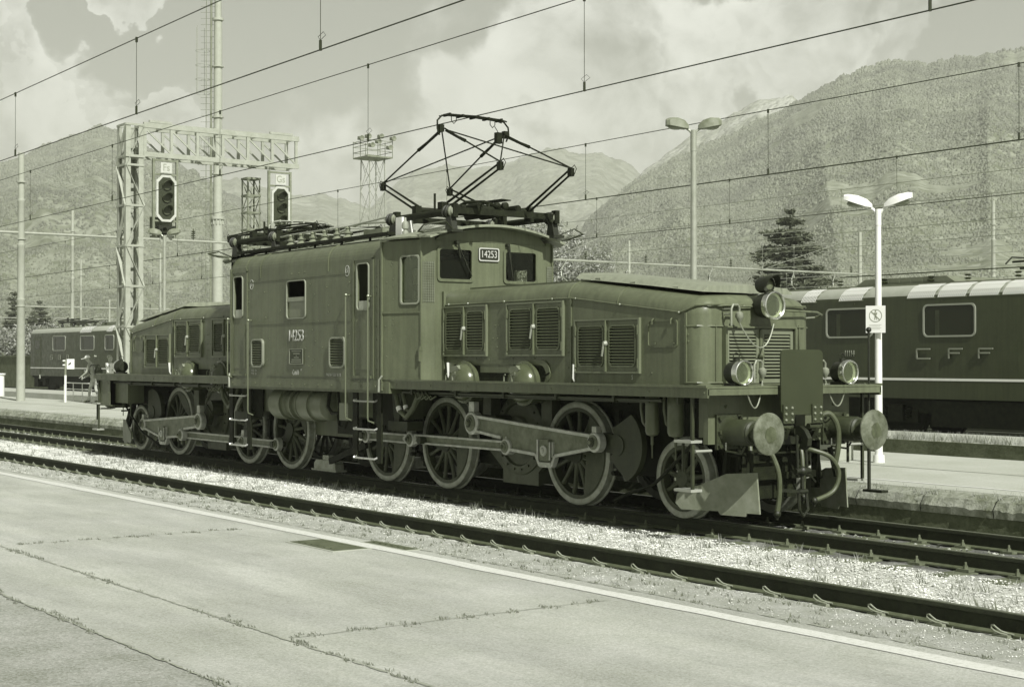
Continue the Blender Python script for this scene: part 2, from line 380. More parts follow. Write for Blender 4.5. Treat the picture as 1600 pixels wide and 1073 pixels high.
# near platform: asphalt slab, gravelly edge strip, painted line, joints
PZ = .30
b = MB(); b.box(-140, 60, -9.95, -6.32, -.31, PZ); tag(b.build('near_platform', G_ASPH), kind='structure')
b = MB(); b.box(-140, 60, -40, -9.951, -.31, PZ-.002); tag(b.build('near_platform', G_OLD), kind='structure')
o = noisy_strip('near_platform_edge', -60, 24, -6.318, -5.74, PZ-.002, .04, .045, .006, G_EDGE, 6)
b = MB(); b.box(-140, 60, -6.318, -5.75, -.31, PZ-.03); tag(b.build('near_platform_edge', G_EDGE), kind='structure')
def linemat():
    m = bpy.data.materials.new('worn_line_paint'); m.use_nodes = True; t = m.node_tree; p = t.nodes['Principled BSDF']; p.inputs['Roughness'].default_value = .8
    c = t.nodes.new('ShaderNodeTexCoord'); n = t.nodes.new('ShaderNodeTexNoise'); n.inputs['Scale'].default_value = 30; n.inputs['Detail'].default_value = 10; n.inputs['Roughness'].default_value = .8
    t.links.new(c.outputs['Object'], n.inputs['Vector']); r = t.nodes.new('ShaderNodeValToRGB')
    r.color_ramp.elements[0].position = .38; r.color_ramp.elements[1].position = .52; r.color_ramp.elements[0].color = tone(.42); r.color_ramp.elements[1].color = tone(.55)
    t.links.new(n.outputs[0], r.inputs[0]); t.links.new(r.outputs[0], p.inputs['Base Color']); return m
M_LINE = linemat()
def wavy(name, x0, x1, yc, wd, z, m, amp=.012, dx=.12, fr=2.0, th=.003):
    vs = []; fs = []; n = int((x1-x0)/dx)
    for i in range(n+1):
        x = x0+(x1-x0)*i/n
        a = yc-wd/2+noise.noise((x*fr, 1.3, yc))*amp; c = yc+wd/2+noise.noise((x*fr, 7.7, yc))*amp
        vs += [(x, a, z), (x, c, z)]
    for i in range(n): fs.append((2*i, 2*i+2, 2*i+3, 2*i+1))
    me = bpy.data.meshes.new(name); me.from_pydata(vs, [], fs); me.materials.append(m)
    o = bpy.data.objects.new(name, me); COL.objects.link(o); return tag(o, kind='structure')
wavy('platform_line', -100, 24, -6.56, .15, PZ+.004, M_LINE, .018)
for yc, wd in ((-9.14, .017), (-9.95, .014), (-6.335, .012)):
    wavy('paving_joint', -60, 24, yc, wd, PZ+.004, G_CRACK, .018, .03, 14)
def crossjoint(x, y0, y1, wd=.010):
    vs = []; fs = []; n = int((y1-y0)/.06)
    for i in range(n+1):
        y = y0+(y1-y0)*i/n; e = noise.noise((x, y*4, 2))*.03
        vs += [(x+e-wd/2, y, PZ+.004), (x+e+wd/2, y, PZ+.004)]
    for i in range(n): fs.append((2*i, 2*i+2, 2*i+3, 2*i+1))
    me = bpy.data.meshes.new('paving_joint'); me.from_pydata(vs, [], fs); me.materials.append(G_CRACK)
    o = bpy.data.objects.new('paving_joint', me); COL.objects.link(o); tag(o, kind='structure')
for x, a, c in ((14.27, -9.1, -6.75), (8.95, -9.1, -6.75), (3.6, -9.1, -6.75), (-2, -9.1, -6.75), (-8, -9.1, -6.75), (19.6, -9.1, -6.75)):
    crossjoint(x, a, c)

# far island platform A with a rubble edge
b = MB(); b.box(-150, 40, 2.1, 7.42, -.31, .30); tag(b.build('island_platform', G_PLAT), kind='structure')
wavy('platform_line', -110, 24, 2.65, .09, .304, M_LINE, .02)
b = MB(); b.box(-150, 40, 1.74, 2.098, -.31, .06); tag(b.build('platform_edge_wall', G_WALLD), kind='structure')
# crumbling coping stones of the edge
def coping(x0, x1, seg):
    b = MB(); x = x0
    while x < x1:
        ln = seg*random.uniform(.85, 1.1); n = 14
        for i in range(n):
            xa = x+(ln-.012)*i/n; xb = x+(ln-.012)*(i+1)/n
            def prof(xx):
                e = noise.noise((xx*5, 0, 1))*.05; g = noise.noise((xx*9, 4, 1))*.03
                h = noise.noise((xx*3, 9, 1))*.04
                return [(1.72+e*.4, .05), (1.70+e, .14+g), (1.77+e, .24+h), (1.90+e*.5, .285+h*.25), (2.10, .297)]
            pa, pb = prof(xa), prof(xb)
            for k in range(4):
                b.add([(xa,)+pa[k], (xb,)+pb[k], (xb,)+pb[k+1], (xa,)+pa[k+1]], [(0,1,2,3)])
        x += ln
    return b
tag(coping(-60, 24, 1.05).build('platform_coping', G_RUBBLE, sharp=60), kind='structure')
b = MB(); b.box(-150, -60, 1.72, 2.098, .06, .29); tag(b.build('platform_coping', G_RUBBLE), kind='structure')
wavy('paving_joint', -60, 24, 4.75, .05, .304, G_CRACK, .03, .1, 3)
# ledge C beyond the recessed track
b = MB(); b.box(-150, 40, 11.3, 14.3, -.31, .27); tag(b.build('far_ledge', G_PLAT), kind='structure')
b = MB(); b.box(-30, 40, 11.18, 11.298, -.31, .28); tag(b.build('far_ledge_wall', G_WALLD), kind='structure')
wavy('platform_line', -60, 24, 11.9, .14, .276, M_LINE, .03)

# ---------------------------------------------------------------- tracks
def rail_profile(y):
    return [(y-.062, -.172), (y-.062, -.158), (y-.012, -.142), (y-.009, -.045), (y-.035, -.036), (y-.035, -.006), (y-.028, 0), (y+.028, 0), (y+.035, -.006), (y+.035, -.036), (y+.009, -.045), (y+.012, -.142), (y+.062, -.158), (y+.062, -.172)]
def rail(y, x0, x1, top, parent):
    b = MB(); pr = rail_profile(y); n = len(pr)
    vs = [(x0, p[0], p[1]) for p in pr]+[(x1, p[0], p[1]) for p in pr]
    for i in range(n):
        b.m = 1 if i in (6,) else 2 if i in (0, 1, 12, 11) else 0  # foot faces coloured lighter, as if catching the light
        b.add([vs[i], vs[(i+1) % n], vs[n+(i+1) % n], vs[n+i]], [(0,1,2,3)])
    return b.build('rail', [M_RUST, top, mat('rail_foot_lit', .085, .7, 0, .3, 12)], parent, smooth=False)
def track(yc, x0, x1, name, lab, clips, top, sleepers=True, near=(-14, 20)):
    t = empty(name, (0, 0, 0)); tag(t, lab, 'railway track', 'railway tracks of the yard')
    for s in (-1, 1): rail(yc+s*.7525, x0, x1, top, t)
    if sleepers:
        b = MB(); x = x0
        while x < x1: b.box(x-.12, x+.12, yc-1.28, yc+1.28, -.30, -.176+random.uniform(-.004, .002)); x += .6
        b.build('sleepers', M_WOOD, t).__setitem__('kind', 'stuff')
    if clips == 'pig':
        b = MB(); x = x0 if x0 > -45 else -45
        x = x0 + math.ceil((x-x0)/.6)*.6
        while x < near[1]:
            for s in (-1, 1):
                for e in (-1, 1):
                    y = yc+s*.7525+e*.085
                    # spring clip: a bent loop of round bar standing on the rail foot
                    jx = random.uniform(-.012, .012); q_ = .62
                    pts = [(x+jx+a*q_, y+e*bb*.8, -.150+c_*q_) for a, bb, c_ in ((.14, -.03, 0), (.06, -.01, .010), (0, .02, .032), (-.05, .03, .065), (-.09, .03, .090), (-.125, .03, .084), (-.12, .035, .052), (-.06, .045, .025), (.0, .03, .005), (.08, .01, -.005))]
                    b.tube(pts, .0085, 6)
                    b.box(x-.07, x+.07, y-.03, y+.03, -.178, -.155)
            x += .6
        b.build('rail_clips', MATS.setdefault('clip', mat('clip_steel', .22, .6, 0, .3, 20)), t).__setitem__('kind', 'stuff')
    elif clips == 'bolt':
        b = MB(); x = x0 + math.ceil((max(x0, -45)-x0)/.6)*.6
        while x < near[1]:
            for s in (-1, 1):
                for e in (-1, 1):
                    y = yc+s*.7525+e*.10
                    b.box(x-.075, x+.075, y-.05, y+.05, -.176, -.150)
                    b.cyl((x, y, -.15), (x, y, -.118), .026, .022, 6); b.cyl((x, y, -.118), (x, y, -.085), .014, .012, 6)
            x += .6
        b.build('rail_fastenings', MATS.setdefault('bolt', mat('bolt_rust', .12, .8, 0, .4, 20)), t).__setitem__('kind', 'stuff')
    return t
track(0, -240, 40, 'railway_track', 'railway track carrying the old engine, with bolted rusty rails and dark timber sleepers', 'bolt', M_RAILTOP)
track(-4.2, -240, 40, 'railway_track', 'empty railway track nearest the camera, with curly spring clips along its rail foot', 'pig', M_RAILTOP)
for yc, lab in ((9.1, 'sunken railway track between the island platform and the grassy far ledge'), (16.4, 'railway track carrying the two modern engines behind the grassy ledge'), (21.2, 'first empty railway track behind the modern engines'), (25.8, 'second empty railway track behind the modern engines')):
    track(yc, -240, 40, 'railway_track', lab, None, M_RAILSHINE)

# scattered ballast stones between and beside the near rails
def stones(name, n, x0, x1, ranges, m, smin, smax, z, seed):
    rng = np.random.default_rng(seed)
    base = np.array([(1,0,0),(-1,0,0),(0,1,0),(0,-1,0),(0,0,1),(0,0,-1)], float)
    fc = np.array([(4,0,2),(4,2,1),(4,1,3),(4,3,0),(5,2,0),(5,1,2),(5,3,1),(5,0,3)])
    u = rng.random(n)**.8; X = x1-(x1-x0)*u
    rg = [ranges[i] for i in rng.integers(0, len(ranges), n)]
    Y = np.array([rng.uniform(a, c) for a, c in rg]); S = rng.uniform(smin, smax, n)
    V = base[None]*(.65+.6*rng.random((n, 6, 1)))*S[:, None, None]; V[:, :, 2] *= .7
    A = rng.uniform(0, 6.28, n); T = rng.uniform(-.6, .6, n)
    c, s_ = np.cos(A)[:, None], np.sin(A)[:, None]
    x = V[:, :, 0]*c-V[:, :, 1]*s_; y = V[:, :, 0]*s_+V[:, :, 1]*c; zz = V[:, :, 2]+x*np.sin(T)[:, None]
    P = np.stack([x+X[:, None], y+Y[:, None], zz+z], -1).reshape(-1, 3)
    Fs = (fc[None]+np.arange(n)[:, None, None]*6).reshape(-1, 3)
    me = bpy.data.meshes.new(name); me.from_pydata(P.tolist(), [], Fs.tolist()); me.materials.append(m); fixn(me) if n < 100 else None
    o = bpy.data.objects.new(name, me); COL.objects.link(o); return tag(o, kind='stuff')
def stonemat(name, lo, hi):
    m = bpy.data.materials.new(name); m.use_nodes = True; t = m.node_tree; p = t.nodes['Principled BSDF']; p.inputs['Roughness'].default_value = .9
    g = t.nodes.new('ShaderNodeNewGeometry'); r = t.nodes.new('ShaderNodeValToRGB'); r.color_ramp.elements[0].color = tone(lo); r.color_ramp.elements[1].color = tone(hi)
    t.links.new(g.outputs['Random Per Island'], r.inputs[0]); t.links.new(r.outputs[0], p.inputs['Base Color']); return m
M_STONE = stonemat('ballast_stone', .46, .72)
t = M_STONE.node_tree; p = t.nodes['Principled BSDF']; src = p.inputs['Base Color'].links[0].from_socket
c = t.nodes.new('ShaderNodeTexCoord'); n = t.nodes.new('ShaderNodeTexNoise'); n.inputs['Scale'].default_value = 2.4; n.inputs['Detail'].default_value = 8; n.inputs['Roughness'].default_value = .7; t.links.new(c.outputs['Object'], n.inputs['Vector'])
r = t.nodes.new('ShaderNodeMapRange'); r.inputs[1].default_value = .34; r.inputs[2].default_value = .56; r.inputs[3].default_value = .50; r.inputs[4].default_value = 1.05; t.links.new(n.outputs[0], r.inputs[0])
x = t.nodes.new('ShaderNodeMix'); x.data_type = 'RGBA'; x.blend_type = 'MULTIPLY'; x.inputs[0].default_value = 1; t.links.new(src, x.inputs[6]); t.links.new(r.outputs[0], x.inputs[7]); t.links.new(x.outputs[2], p.inputs['Base Color'])
tag(stones('ballast_stones', 60000, -22, 17, [(-3.25, -1.1)], M_STONE, .005, .017, -.174, 1), 'pale crushed stones strewn between the two nearest tracks', 'gravel')
tag(stones('ballast_stones', 9000, -30, 17, [(-.6, .6), (.95, 1.6), (-4.7, -3.6)], stonemat('dark_stone', .06, .45), .012, .035, -.178, 2), 'oily stones lying between the rails', 'gravel')
tag(stones('edge_gravel', 9000, -6, 19, [(-6.3, -5.78)], M_STONE, .002, .007, PZ+.002, 3), 'fine loose grit along the near platform edge', 'gravel')
# ================================================================ THE OLD CROCODILE ENGINE
loco = empty('electric_locomotive', (0, -.06, 0))
tag(loco, 'old long-nosed electric engine numbered 14253 with raised pantograph and side rods', 'locomotive')

# ---- wheels
def wheel(Rw, ns, parent, x, cw, crank, name, hubr=.14, side=-1):
    """wheel at x, outer face toward side*y; crank = (dx, dz) pin offset; cw = (angle0, angle1) of the balance weight"""
    b = MB(); ri = Rw-.075
    yo = 0.0
    b.lathe((0, .0, 0), (0, 1, 0), [(.012, ri-.05), (.012, ri), (.12, ri), (.12, ri-.05), (.012, ri-.05)], 40)
    ph = .13
    for k in range(ns):
        t = ph+2*math.pi*k/ns; c, s = math.cos(t), math.sin(t)
        pts = [(c*r, y, s*r) for r, y in ((hubr*.8, .035), (hubr+.1, .045), (ri*.7, .055), (ri-.045, .06))]
        b.tube(pts, .03, 8, rs=[.042, .034, .027, .036])
    b.lathe((0, 0, 0), (0, 1, 0), [(-.012, hubr*.55), (-.012, hubr*.8), (.01, hubr), (.12, hubr*1.05)], 24)
    if cw:
        a0, a1 = cw; n = 14; out_ = [(math.cos(R(a0+(a1-a0)*i/n))*(ri-.03), math.sin(R(a0+(a1-a0)*i/n))*(ri-.03)) for i in range(n+1)]
        am = R((a0+a1)/2); inn = []
        p0, p1 = Vector(out_[-1]), Vector(out_[0])
        for i in range(1, 8):
            q = p0.lerp(p1, i/8); f = 1-.10*math.sin(math.pi*i/8); inn.append((q.x*f, q.y*f))
        b.prism(out_+inn, 'xz', .005, .10)
    o = b.build(name, M_WHEEL, parent)
    ty = MB()
    ty.lathe((0, 0, 0), (0, 1, 0), [(.004, ri), (0, ri+.006), (0, Rw-.008), (.006, Rw), (.10, Rw+.004), (.108, Rw+.026), (.126, Rw+.026), (.135, Rw+.012), (.135, ri), (.004, ri)], 56)
    ty.build('tyre', M_TYRE, o)
    if crank:
        dx, dz = crank; d = Vector((dx, 0, dz)); p = MB(); u = d.normalized(); q = Vector((-u.z, 0, u.x))
        hull = []
        for i in range(9): a = math.pi/2+math.pi*i/8; hull.append((u.x*math.cos(a)*.13+q.x*math.sin(a)*.13, u.z*math.cos(a)*.13+q.z*math.sin(a)*.13))
        for i in range(9): a = -math.pi/2+math.pi*i/8; hull.append((dx+u.x*math.cos(a)*.09+q.x*math.sin(a)*.09, dz+u.z*math.cos(a)*.09+q.z*math.sin(a)*.09))
        p.prism(hull, 'xz', -.03, .04); p.cyl((dx, .02, dz), (dx, -.30, dz), .055, n=16)
        p.build('crank_pin', M_LOCO2, o)
    o.location = (x, side*.82, Rw)
    if side > 0: o.rotation_euler = (0, 0, math.pi); 
    return o
C1 = (-.30, .03); C2 = (-.17, -.25)
def wheels(side):
    for x, c, cw in ((6.45, C1, (-75, 62)), (3.32, C1, (-62, 50)), (1.6, C1, (-70, 55)), (-6.5, C2, (5, 100)), (-3.32, C2, (5, 100)), (-1.65, C2, (-10, 70))):
        cc = c if side < 0 else (-c[0], c[1]*-1)
        wheel(.675, 13, loco, x, cw, cc, 'driving_wheel', side=side)
    for x in (8.5, -8.5): wheel(.475, 9, loco, x, None, None, 'carrying_wheel', .12, side=side)
wheels(-1); wheels(1)
b = MB()
for x in (6.45, 3.32, 1.6, -6.5, -3.32, -1.65): b.cyl((x, -.7, .675), (x, .7, .675), .085)
for x in (8.5, -8.5): b.cyl((x, -.7, .475), (x, .7, .475), .07)
b.build('axles', M_DARK, loco)

# ---- bogie frames, pilot ends
for s in (1, -1):
    b = MB()
    for e in (-1, 1):
        y0, y1 = (e*.60, e*.57)
        prof = [(.85, .80), (.85, 1.42), (9.25, 1.42), (9.25, .62), (8.9, .50), (8.75, .95), (8.25, .95), (8.1, .45), (7.0, .42), (6.9, .85), (6.0, .85), (5.9, .40), (3.9, .40), (3.75, .85), (2.9, .85), (2.8, .45), (2.1, .45), (2.0, .85), (1.2, .85), (1.1, .55)]
        b.prism([(s*x, z) for x, z in prof], 'xz', y0, y1)
        b.box(s*.9, s*9.2, e*.60, e*.645, 1.30, 1.38)
        for k in range(24): b.sph((s*(1.0+k*.35), e*.648, 1.34), .014, 3)
        for x in (1.6, 3.32, 6.45): b.box(s*(x-.16), s*(x+.16), e*.60, e*.66, .84, 1.12)
    for x in (1.2, 2.5, 4.1, 5.9, 7.2, 8.0): b.box(s*x-.05, s*x+.05, -.57, .57, .6, 1.3)
    b.box(s*4.4, s*6.2, -.56, .56, .55, 1.6)
    b.box(s*6.2, s*8.4, -.5, .5, .95, 1.55)
    b.box(s*2.0, s*4.4, -.5, .5, .95, 1.5)
    b.build('bogie_frame', M_DARK, loco)
    # brake hangers and blocks
    for e in (-1, 1):
        for x, rr in ((1.6, .675), (3.32, .675), (6.45, .675)):
            b = MB()
            xx = s*(x+(.76 if x != 3.32 else -.76)*1)
            b.bar((xx, e*.74, 1.25), (xx+s*.02, e*.74, .42), .05, .07)
            b.prism([(xx-.04, .52), (xx+.05, .52), (xx+.06, .82), (xx-.03, .84)], 'xz', e*.68, e*.80)
            b.cyl((xx, e*.66, .46), (xx, e*.84, .46), .03)
            b.build('brake_hanger', M_DARK, loco)
    # jackshaft gear housing with deep sump plate
    b = MB()
    for e in (-1, 1):
        b.lathe((s*5.0, e*.60, .86), (0, e, 0), [(0, .56), (.10, .56), (.12, .52), (.13, .44), (.10, .42), (.10, .26), (.15, .24), (.17, .17), (.17, .05)], 40)
        for k in range(18):
            a = 2*math.pi*k/18; b.cyl((s*5.0+.49*math.cos(a), e*.71, .86+.49*math.sin(a)), (s*5.0+.49*math.cos(a), e*.745, .86+.49*math.sin(a)), .016, n=6)
        pts = [(4.38, .95), (5.62, .95), (5.78, .62), (5.42, .36), (5.42, .17), (4.58, .17), (4.58, .36), (4.22, .62)]
        b.prism([(s*x, z) for x, z in pts], 'xz', e*.61, e*.68)
        b.box(s*4.58, s*5.42, e*.05, e*.615, .19, .9)
        b.box(s*4.25, s*4.45, e*.62, e*.80, .9, 1.40); b.box(s*5.62, s*5.85, e*.62, e*.78, .75, 1.38)
    b.build('gear_housing', mat('housing_paint', .075, .5, 0, .4, 5, .15, 30), loco)
    c = C1 if s > 0 else C2
    for e in (-1, 1):
        # jackshaft crank with fan-shaped balance weight
        ce = c if e < 0 else (-c[0]*.3, .29)
        b = MB(); hub = Vector((s*7.48, 0, .83)); y0, y1 = e*.90, e*.98
        ad = math.atan2(-ce[1], -ce[0]); fan = []
        for i in range(15):
            a = ad+R(-62+124*i/14); fan.append((hub.x+.47*math.cos(a), hub.z+.47*math.sin(a)))
        for i in range(5): a = ad+R(62+45+i*4); fan.append((hub.x+.24*math.cos(a), hub.z+.24*math.sin(a)))
        for i in range(7): a = ad+R(125+i*110/6); fan.append((hub.x+.15*math.cos(a), hub.z+.15*math.sin(a)))
        for i in range(5): a = ad+R(-107+i*4-16); fan.append((hub.x+.24*math.cos(a), hub.z+.24*math.sin(a)))
        b.prism(fan, 'xz', y0, y1)
        b.cyl((hub.x, e*.55, hub.z), (hub.x, e*.995, hub.z), .13, n=24)
        b.prism([(hub.x+.12*math.cos(t)+(ce[0] if k else 0)*1, hub.z+.12*math.sin(t)+(ce[1] if k else 0)) for k, t in [(0, ad+math.pi/2*-1), (0, ad), (0, ad+math.pi/2), (1, ad+math.pi/2), (1, ad+math.pi), (1, ad-math.pi/2)]], 'xz', y0, e*.975)
        b.cyl((hub.x+ce[0], e*.9, hub.z+ce[1]), (hub.x+ce[0], e*1.18, hub.z+ce[1]), .06)
        b.build('jackshaft_crank', M_LOCO2, loco)
        b = MB(); hub = Vector((s*4.72, 0, .98))
        b.cyl((hub.x, e*.55, hub.z), (hub.x, e*.96, hub.z), .15, n=24)
        b.bar((hub.x, e*.93, hub.z), (hub.x+ce[0], e*.93, hub.z+ce[1]), .10, .24); b.cyl((hub.x+ce[0], e*.88, hub.z+ce[1]), (hub.x+ce[0], e*1.18, hub.z+ce[1]), .06)
        b.build('motor_crank', M_LOCO2, loco)
        # ---- side rods
        cx_, cz_ = ce
        P1 = (s*7.48+cx_, .83+cz_); P2 = (s*4.72+cx_, .98+cz_); S = (s*6.45+cx_, .675+cz_); T = (s*5.55+cx_, .685+cz_)
        B_ = (s*3.32+cx_, .675+cz_); C_ = (s*1.62+cx_, .675+cz_); K = (s*2.95+cx_*1.0, .675+cz_)
        b = MB(); ya, yb = e*1.05, e*1.09
        web = [(P2[0], P2[1]+.10), (P1[0], P1[1]+.07), (P1[0], P1[1]-.07), (S[0]+s*.20, S[1]-.06), (S[0]+s*.13, S[1]-.20), (S[0]-s*.13, S[1]-.20), (S[0]-s*.22, S[1]-.06), (T[0]+s*.02, T[1]-.03), (T[0]-s*.12, T[1]+.12), (P2[0], P2[1]-.10)]
        b.prism(web, 'xz', ya, yb)
        b.m = 1
        def edge(p, q, wd=.042): b.bar((p[0], (ya+yb)/2+e*.012, p[1]), (q[0], (ya+yb)/2+e*.012, q[1]), .075, wd)
        for i in (0, 2, 3, 4, 5, 6, 8): edge(web[i], web[i+1] if i < 9 else web[0])
        edge((S[0]+s*.15, S[1]+.12), (S[0]+s*.15, S[1]-.08), .04); edge((S[0]-s*.17, S[1]+.14), (S[0]-s*.17, S[1]-.08), .04)
        for (px, pz), r in ((P1, .13), (P2, .165), (T, .115)):
            b.lathe((px, e*1.02, pz), (0, e, 0), [(0, r), (.10, r), (.115, r-.015)], 28)
            b.lathe((px-.03, e*1.075, pz+r-.01), (0, 0, 1), [(0, .022), (.03, .022), (.035, .014), (.05, .012)], 8)
            b.m = 0; b.lathe((px, e*1.13, pz), (0, e, 0), [(0, r*.72), (.015, r*.72), (.02, r*.5), (.04, r*.45), (.045, r*.25), (.075, r*.2)], 20); b.m = 1
        b.box(P2[0]-.065, P2[0]+.065, e*1.03, e*1.12, P2[1]+.1, P2[1]+.30); b.box(P1[0]-.045, P1[0]+.045, e*1.04, e*1.12, P1[1]+.1, P1[1]+.20)
        b.m = 0
        # sliding block in its guide
        b.box(S[0]-.10, S[0]+.10, e*1.03, e*1.14, S[1]-.13, S[1]+.15); b.m = 1
        b.lathe((S[0], e*1.12, S[1]-.0), (0, e, 0), [(0, .075), (.035, .07), (.04, .04), (.06, .035)], 16)
        b.box(S[0]-.12, S[0]+.12, e*1.05, e*1.13, S[1]-.19, S[1]-.155); b.cyl((S[0]-.13, e*1.14, S[1]-.12), (S[0]-.13, e*1.14, S[1]+.12), .014, n=6); b.cyl((S[0]+.13, e*1.14, S[1]-.12), (S[0]+.13, e*1.14, S[1]+.12), .014, n=6)
        b.build('triangular_rod', [M_ROD, M_RODEDGE], loco, bevel=.004)
        for A, D in ((T, K), (K, C_)):
            b = MB(); d = -s; y = e*1.0
            x0, x1 = A[0]+d*.10, D[0]-d*.10
            b.box(x0, x1, y-.012, y+.012, A[1]-.06, A[1]+.06); b.m = 1
            b.box(x0, x1, y-.034, y+.034, A[1]+.042, A[1]+.072); b.box(x0, x1, y-.034, y+.034, A[1]-.072, A[1]-.042)
            for (px, pz), r in ((A, .085), (D, .115)):
                b.lathe((px, y-e*.045, pz), (0, e, 0), [(0, r), (.09, r), (.10, r-.012)], 24)
                b.m = 0; b.lathe((px, y+e*.055, pz), (0, e, 0), [(0, r*.7), (.015, r*.68), (.02, r*.4), (.05, r*.35)], 16); b.m = 1
            if D is K:
                b.box(D[0]-.05, D[0]+.05, y-.04, y+.045, D[1]+.09, D[1]+.20); b.prism([(D[0]-.22, D[1]+.02), (D[0]-.22, D[1]-.02), (D[0]-.06, D[1]-.09), (D[0]+.06, D[1]-.09), (D[0]+.16, D[1]-.06), (D[0]+.16, D[1]+.06), (D[0]+.06, D[1]+.09), (D[0]-.06, D[1]+.09)], 'xz', y-.035, y+.05)
            b.build('coupling_rod', [M_ROD, M_RODEDGE], loco, bevel=.004)

# ---- footplates with angle edge, rivets and pipe below
for s in (1, -1):
    b = MB(); x0, x1 = (2.62, 9.62) if s > 0 else (-9.42, -2.62)
    b.box(x0, x1, -1.45, 1.45, 1.575, 1.60)
    for e in (-1, 1):
        b.box(x0, x1, e*1.45, e*1.425, 1.47, 1.5745); b.box(x0, x1, e*1.452, e*1.470, 1.585, 1.612)
        k = x0+.1
        while k < x1-.05:
            b.sph((k, e*1.40, 1.602), .013, 3); k += random.choice((.17, .22, .28, .12))
        k = x0+.3
        while k < x1: b.sph((k, e*1.452, 1.53), .013, 3); k += .95
    b.build('footplate', M_LOCO, loco)
    b = MB()
    for e in (-1, 1):
        b.tube([(x0+.3, e*1.33, 1.425), (x1-.9*s if s > 0 else x1-.2, e*1.33, 1.425)], .022, 6)
        b.tube([(x0+1.2, e*1.27, 1.39), (x1-1.2, e*1.27, 1.40)], .014, 6)
        for k in range(6):
            xx = x0+.6+k*(x1-x0-1.2)/5; b.box(xx-.02, xx+.02, e*1.30, e*1.37, 1.39, 1.56)
    b.build('air_pipe', M_LOCO2, loco)
# ---- central body frame sill
b = MB()
b.box(-2.78, 2.78, -1.49, 1.49, 1.40, 1.56)
b.box(-2.62, 2.62, -1.52, 1.52, 1.44, 1.56)
for s in (-1, 1):
    b.box(s*2.62, s*3.40, -1.33, 1.33, 1.47, 1.58)
    b.prism([(s*2.62, -1.5), (s*3.38, -1.34), (s*3.38, 1.34), (s*2.62, 1.5)], 'xy', 1.48, 1.575)
for k in range(12): b.sph((-2.5+k*.45, -1.522, 1.50), .014, 3)
b.box(-2.6, 2.6, -1.1, 1.1, 1.0, 1.4); b.box(-1.2, 1.2, -.7, .7, .62, 1.1)
b.build('body_sill', M_LOCO, loco)

# ---- cab body
ZB, ZW = 1.56, 3.46
def wall(b, p0, p1, z0, z1, holes, t=.035):
    """wall from p0 to p1 (outward side to the right of p0->p1 as seen from above); holes (a0,a1,z0,z1) in metres along"""
    p0, p1 = Vector((p0[0], p0[1], 0)), Vector((p1[0], p1[1], 0)); ln = (p1-p0).length; d = (p1-p0)/ln; nn = Vector((d.y, -d.x, 0))
    us = sorted({0, ln, *[h[0] for h in holes], *[h[1] for h in holes]}); zs = sorted({z0, z1, *[h[2] for h in holes], *[h[3] for h in holes]})
    P = lambda u, z, k: p0+d*u-nn*(t*k)+Vector((0, 0, z))
    inh = lambda u, z: any(h[0] < u < h[1] and h[2] < z < h[3] for h in holes)
    for i in range(len(us)-1):
        for j in range(len(zs)-1):
            if inh((us[i]+us[i+1])/2, (zs[j]+zs[j+1])/2): continue
            a, c, e, g = us[i], us[i+1], zs[j], zs[j+1]
            b.add([P(a, e, 0), P(c, e, 0), P(c, g, 0), P(a, g, 0)], [(0,1,2,3)]); b.add([P(a, e, 1), P(c, e, 1), P(c, g, 1), P(a, g, 1)], [(3,2,1,0)])
    for h in holes:
        a, c, e, g = h
        for (ua, za), (ub, zb) in (((a, e), (c, e)), ((c, e), (c, g)), ((c, g), (a, g)), ((a, g), (a, e))):
            b.add([P(ua, za, 0), P(ub, zb, 0), P(ub, zb, 1), P(ua, za, 1)], [(0,1,2,3)])
    return p0, d, nn
b = MB()
XS = 2.62; XC = 3.39; YS = 1.5; YC = 1.31; XF = 3.44; YF = 1.10
side_holes = [(-2.50, -2.14, 2.64, 3.36), (-.47, .19, 2.58, 3.20), (1.86, 2.22, 2.66, 3.37)]
wall(b, (-XS, -YS), (XS, -YS), ZB, ZW, [(h[0]+XS, h[1]+XS, h[2], h[3]) for h in side_holes])
wall(b, (XS, YS), (-XS, YS), ZB, ZW, [(XS-h[1], XS-h[0], h[2], h[3]) for h in side_holes])
LT = math.hypot(XC-XS, YS-YC)
th = [(.36*LT/.72, LT-.035, 2.73, 3.42)]
YCR, YFR = 1.08, .93
wall(b, (XS, -YS), (XC, -YC), ZB, 3.66, th); wall(b, (XC, YCR), (XS, YS), ZB, 3.66, [(.10, .48, 2.73, 3.42)])
wall(b, (-XC, -YCR), (-XS, -YS), ZB, 3.66, [(.10, .48, 2.73, 3.42)]); wall(b, (-XS, YS), (-XC, YC), ZB, 3.66, th)
for s in (1, -1):
    pr = [((s*XC, -YC*s), (s*XF, -YF*s)), ((s*XF, -YF*s), (s*XF, YFR*s)), ((s*XF, YFR*s), (s*XC, YCR*s))]
    wall(b, *pr[0], ZB, 3.70, []); wall(b, *pr[2], ZB, 3.70, [])
    W = [(-1.04, -.45), (.15, .74)]
    if s < 0: W = [(-.74, -.15), (.45, 1.04)]
    wall(b, *pr[1], ZB, 3.66, [((YF+a, YF+c) if s > 0 else (YF-c, YF-a))+(3.08, 3.54) for a, c in W])
    # gable under the arched roof
    n = 12; arc = [(-1.2+2.4*i/n, 3.70+.20*(1-(abs(-1.2+2.4*i/n)/1.2)**2)) for i in range(n+1)]
    b.prism([(-YF*s, 3.655)]+[(y*s, z-.03) for y, z in arc if -YF <= y <= YFR]+[(YFR*s, 3.655)], 'yz', s*XF, s*(XF-.035))
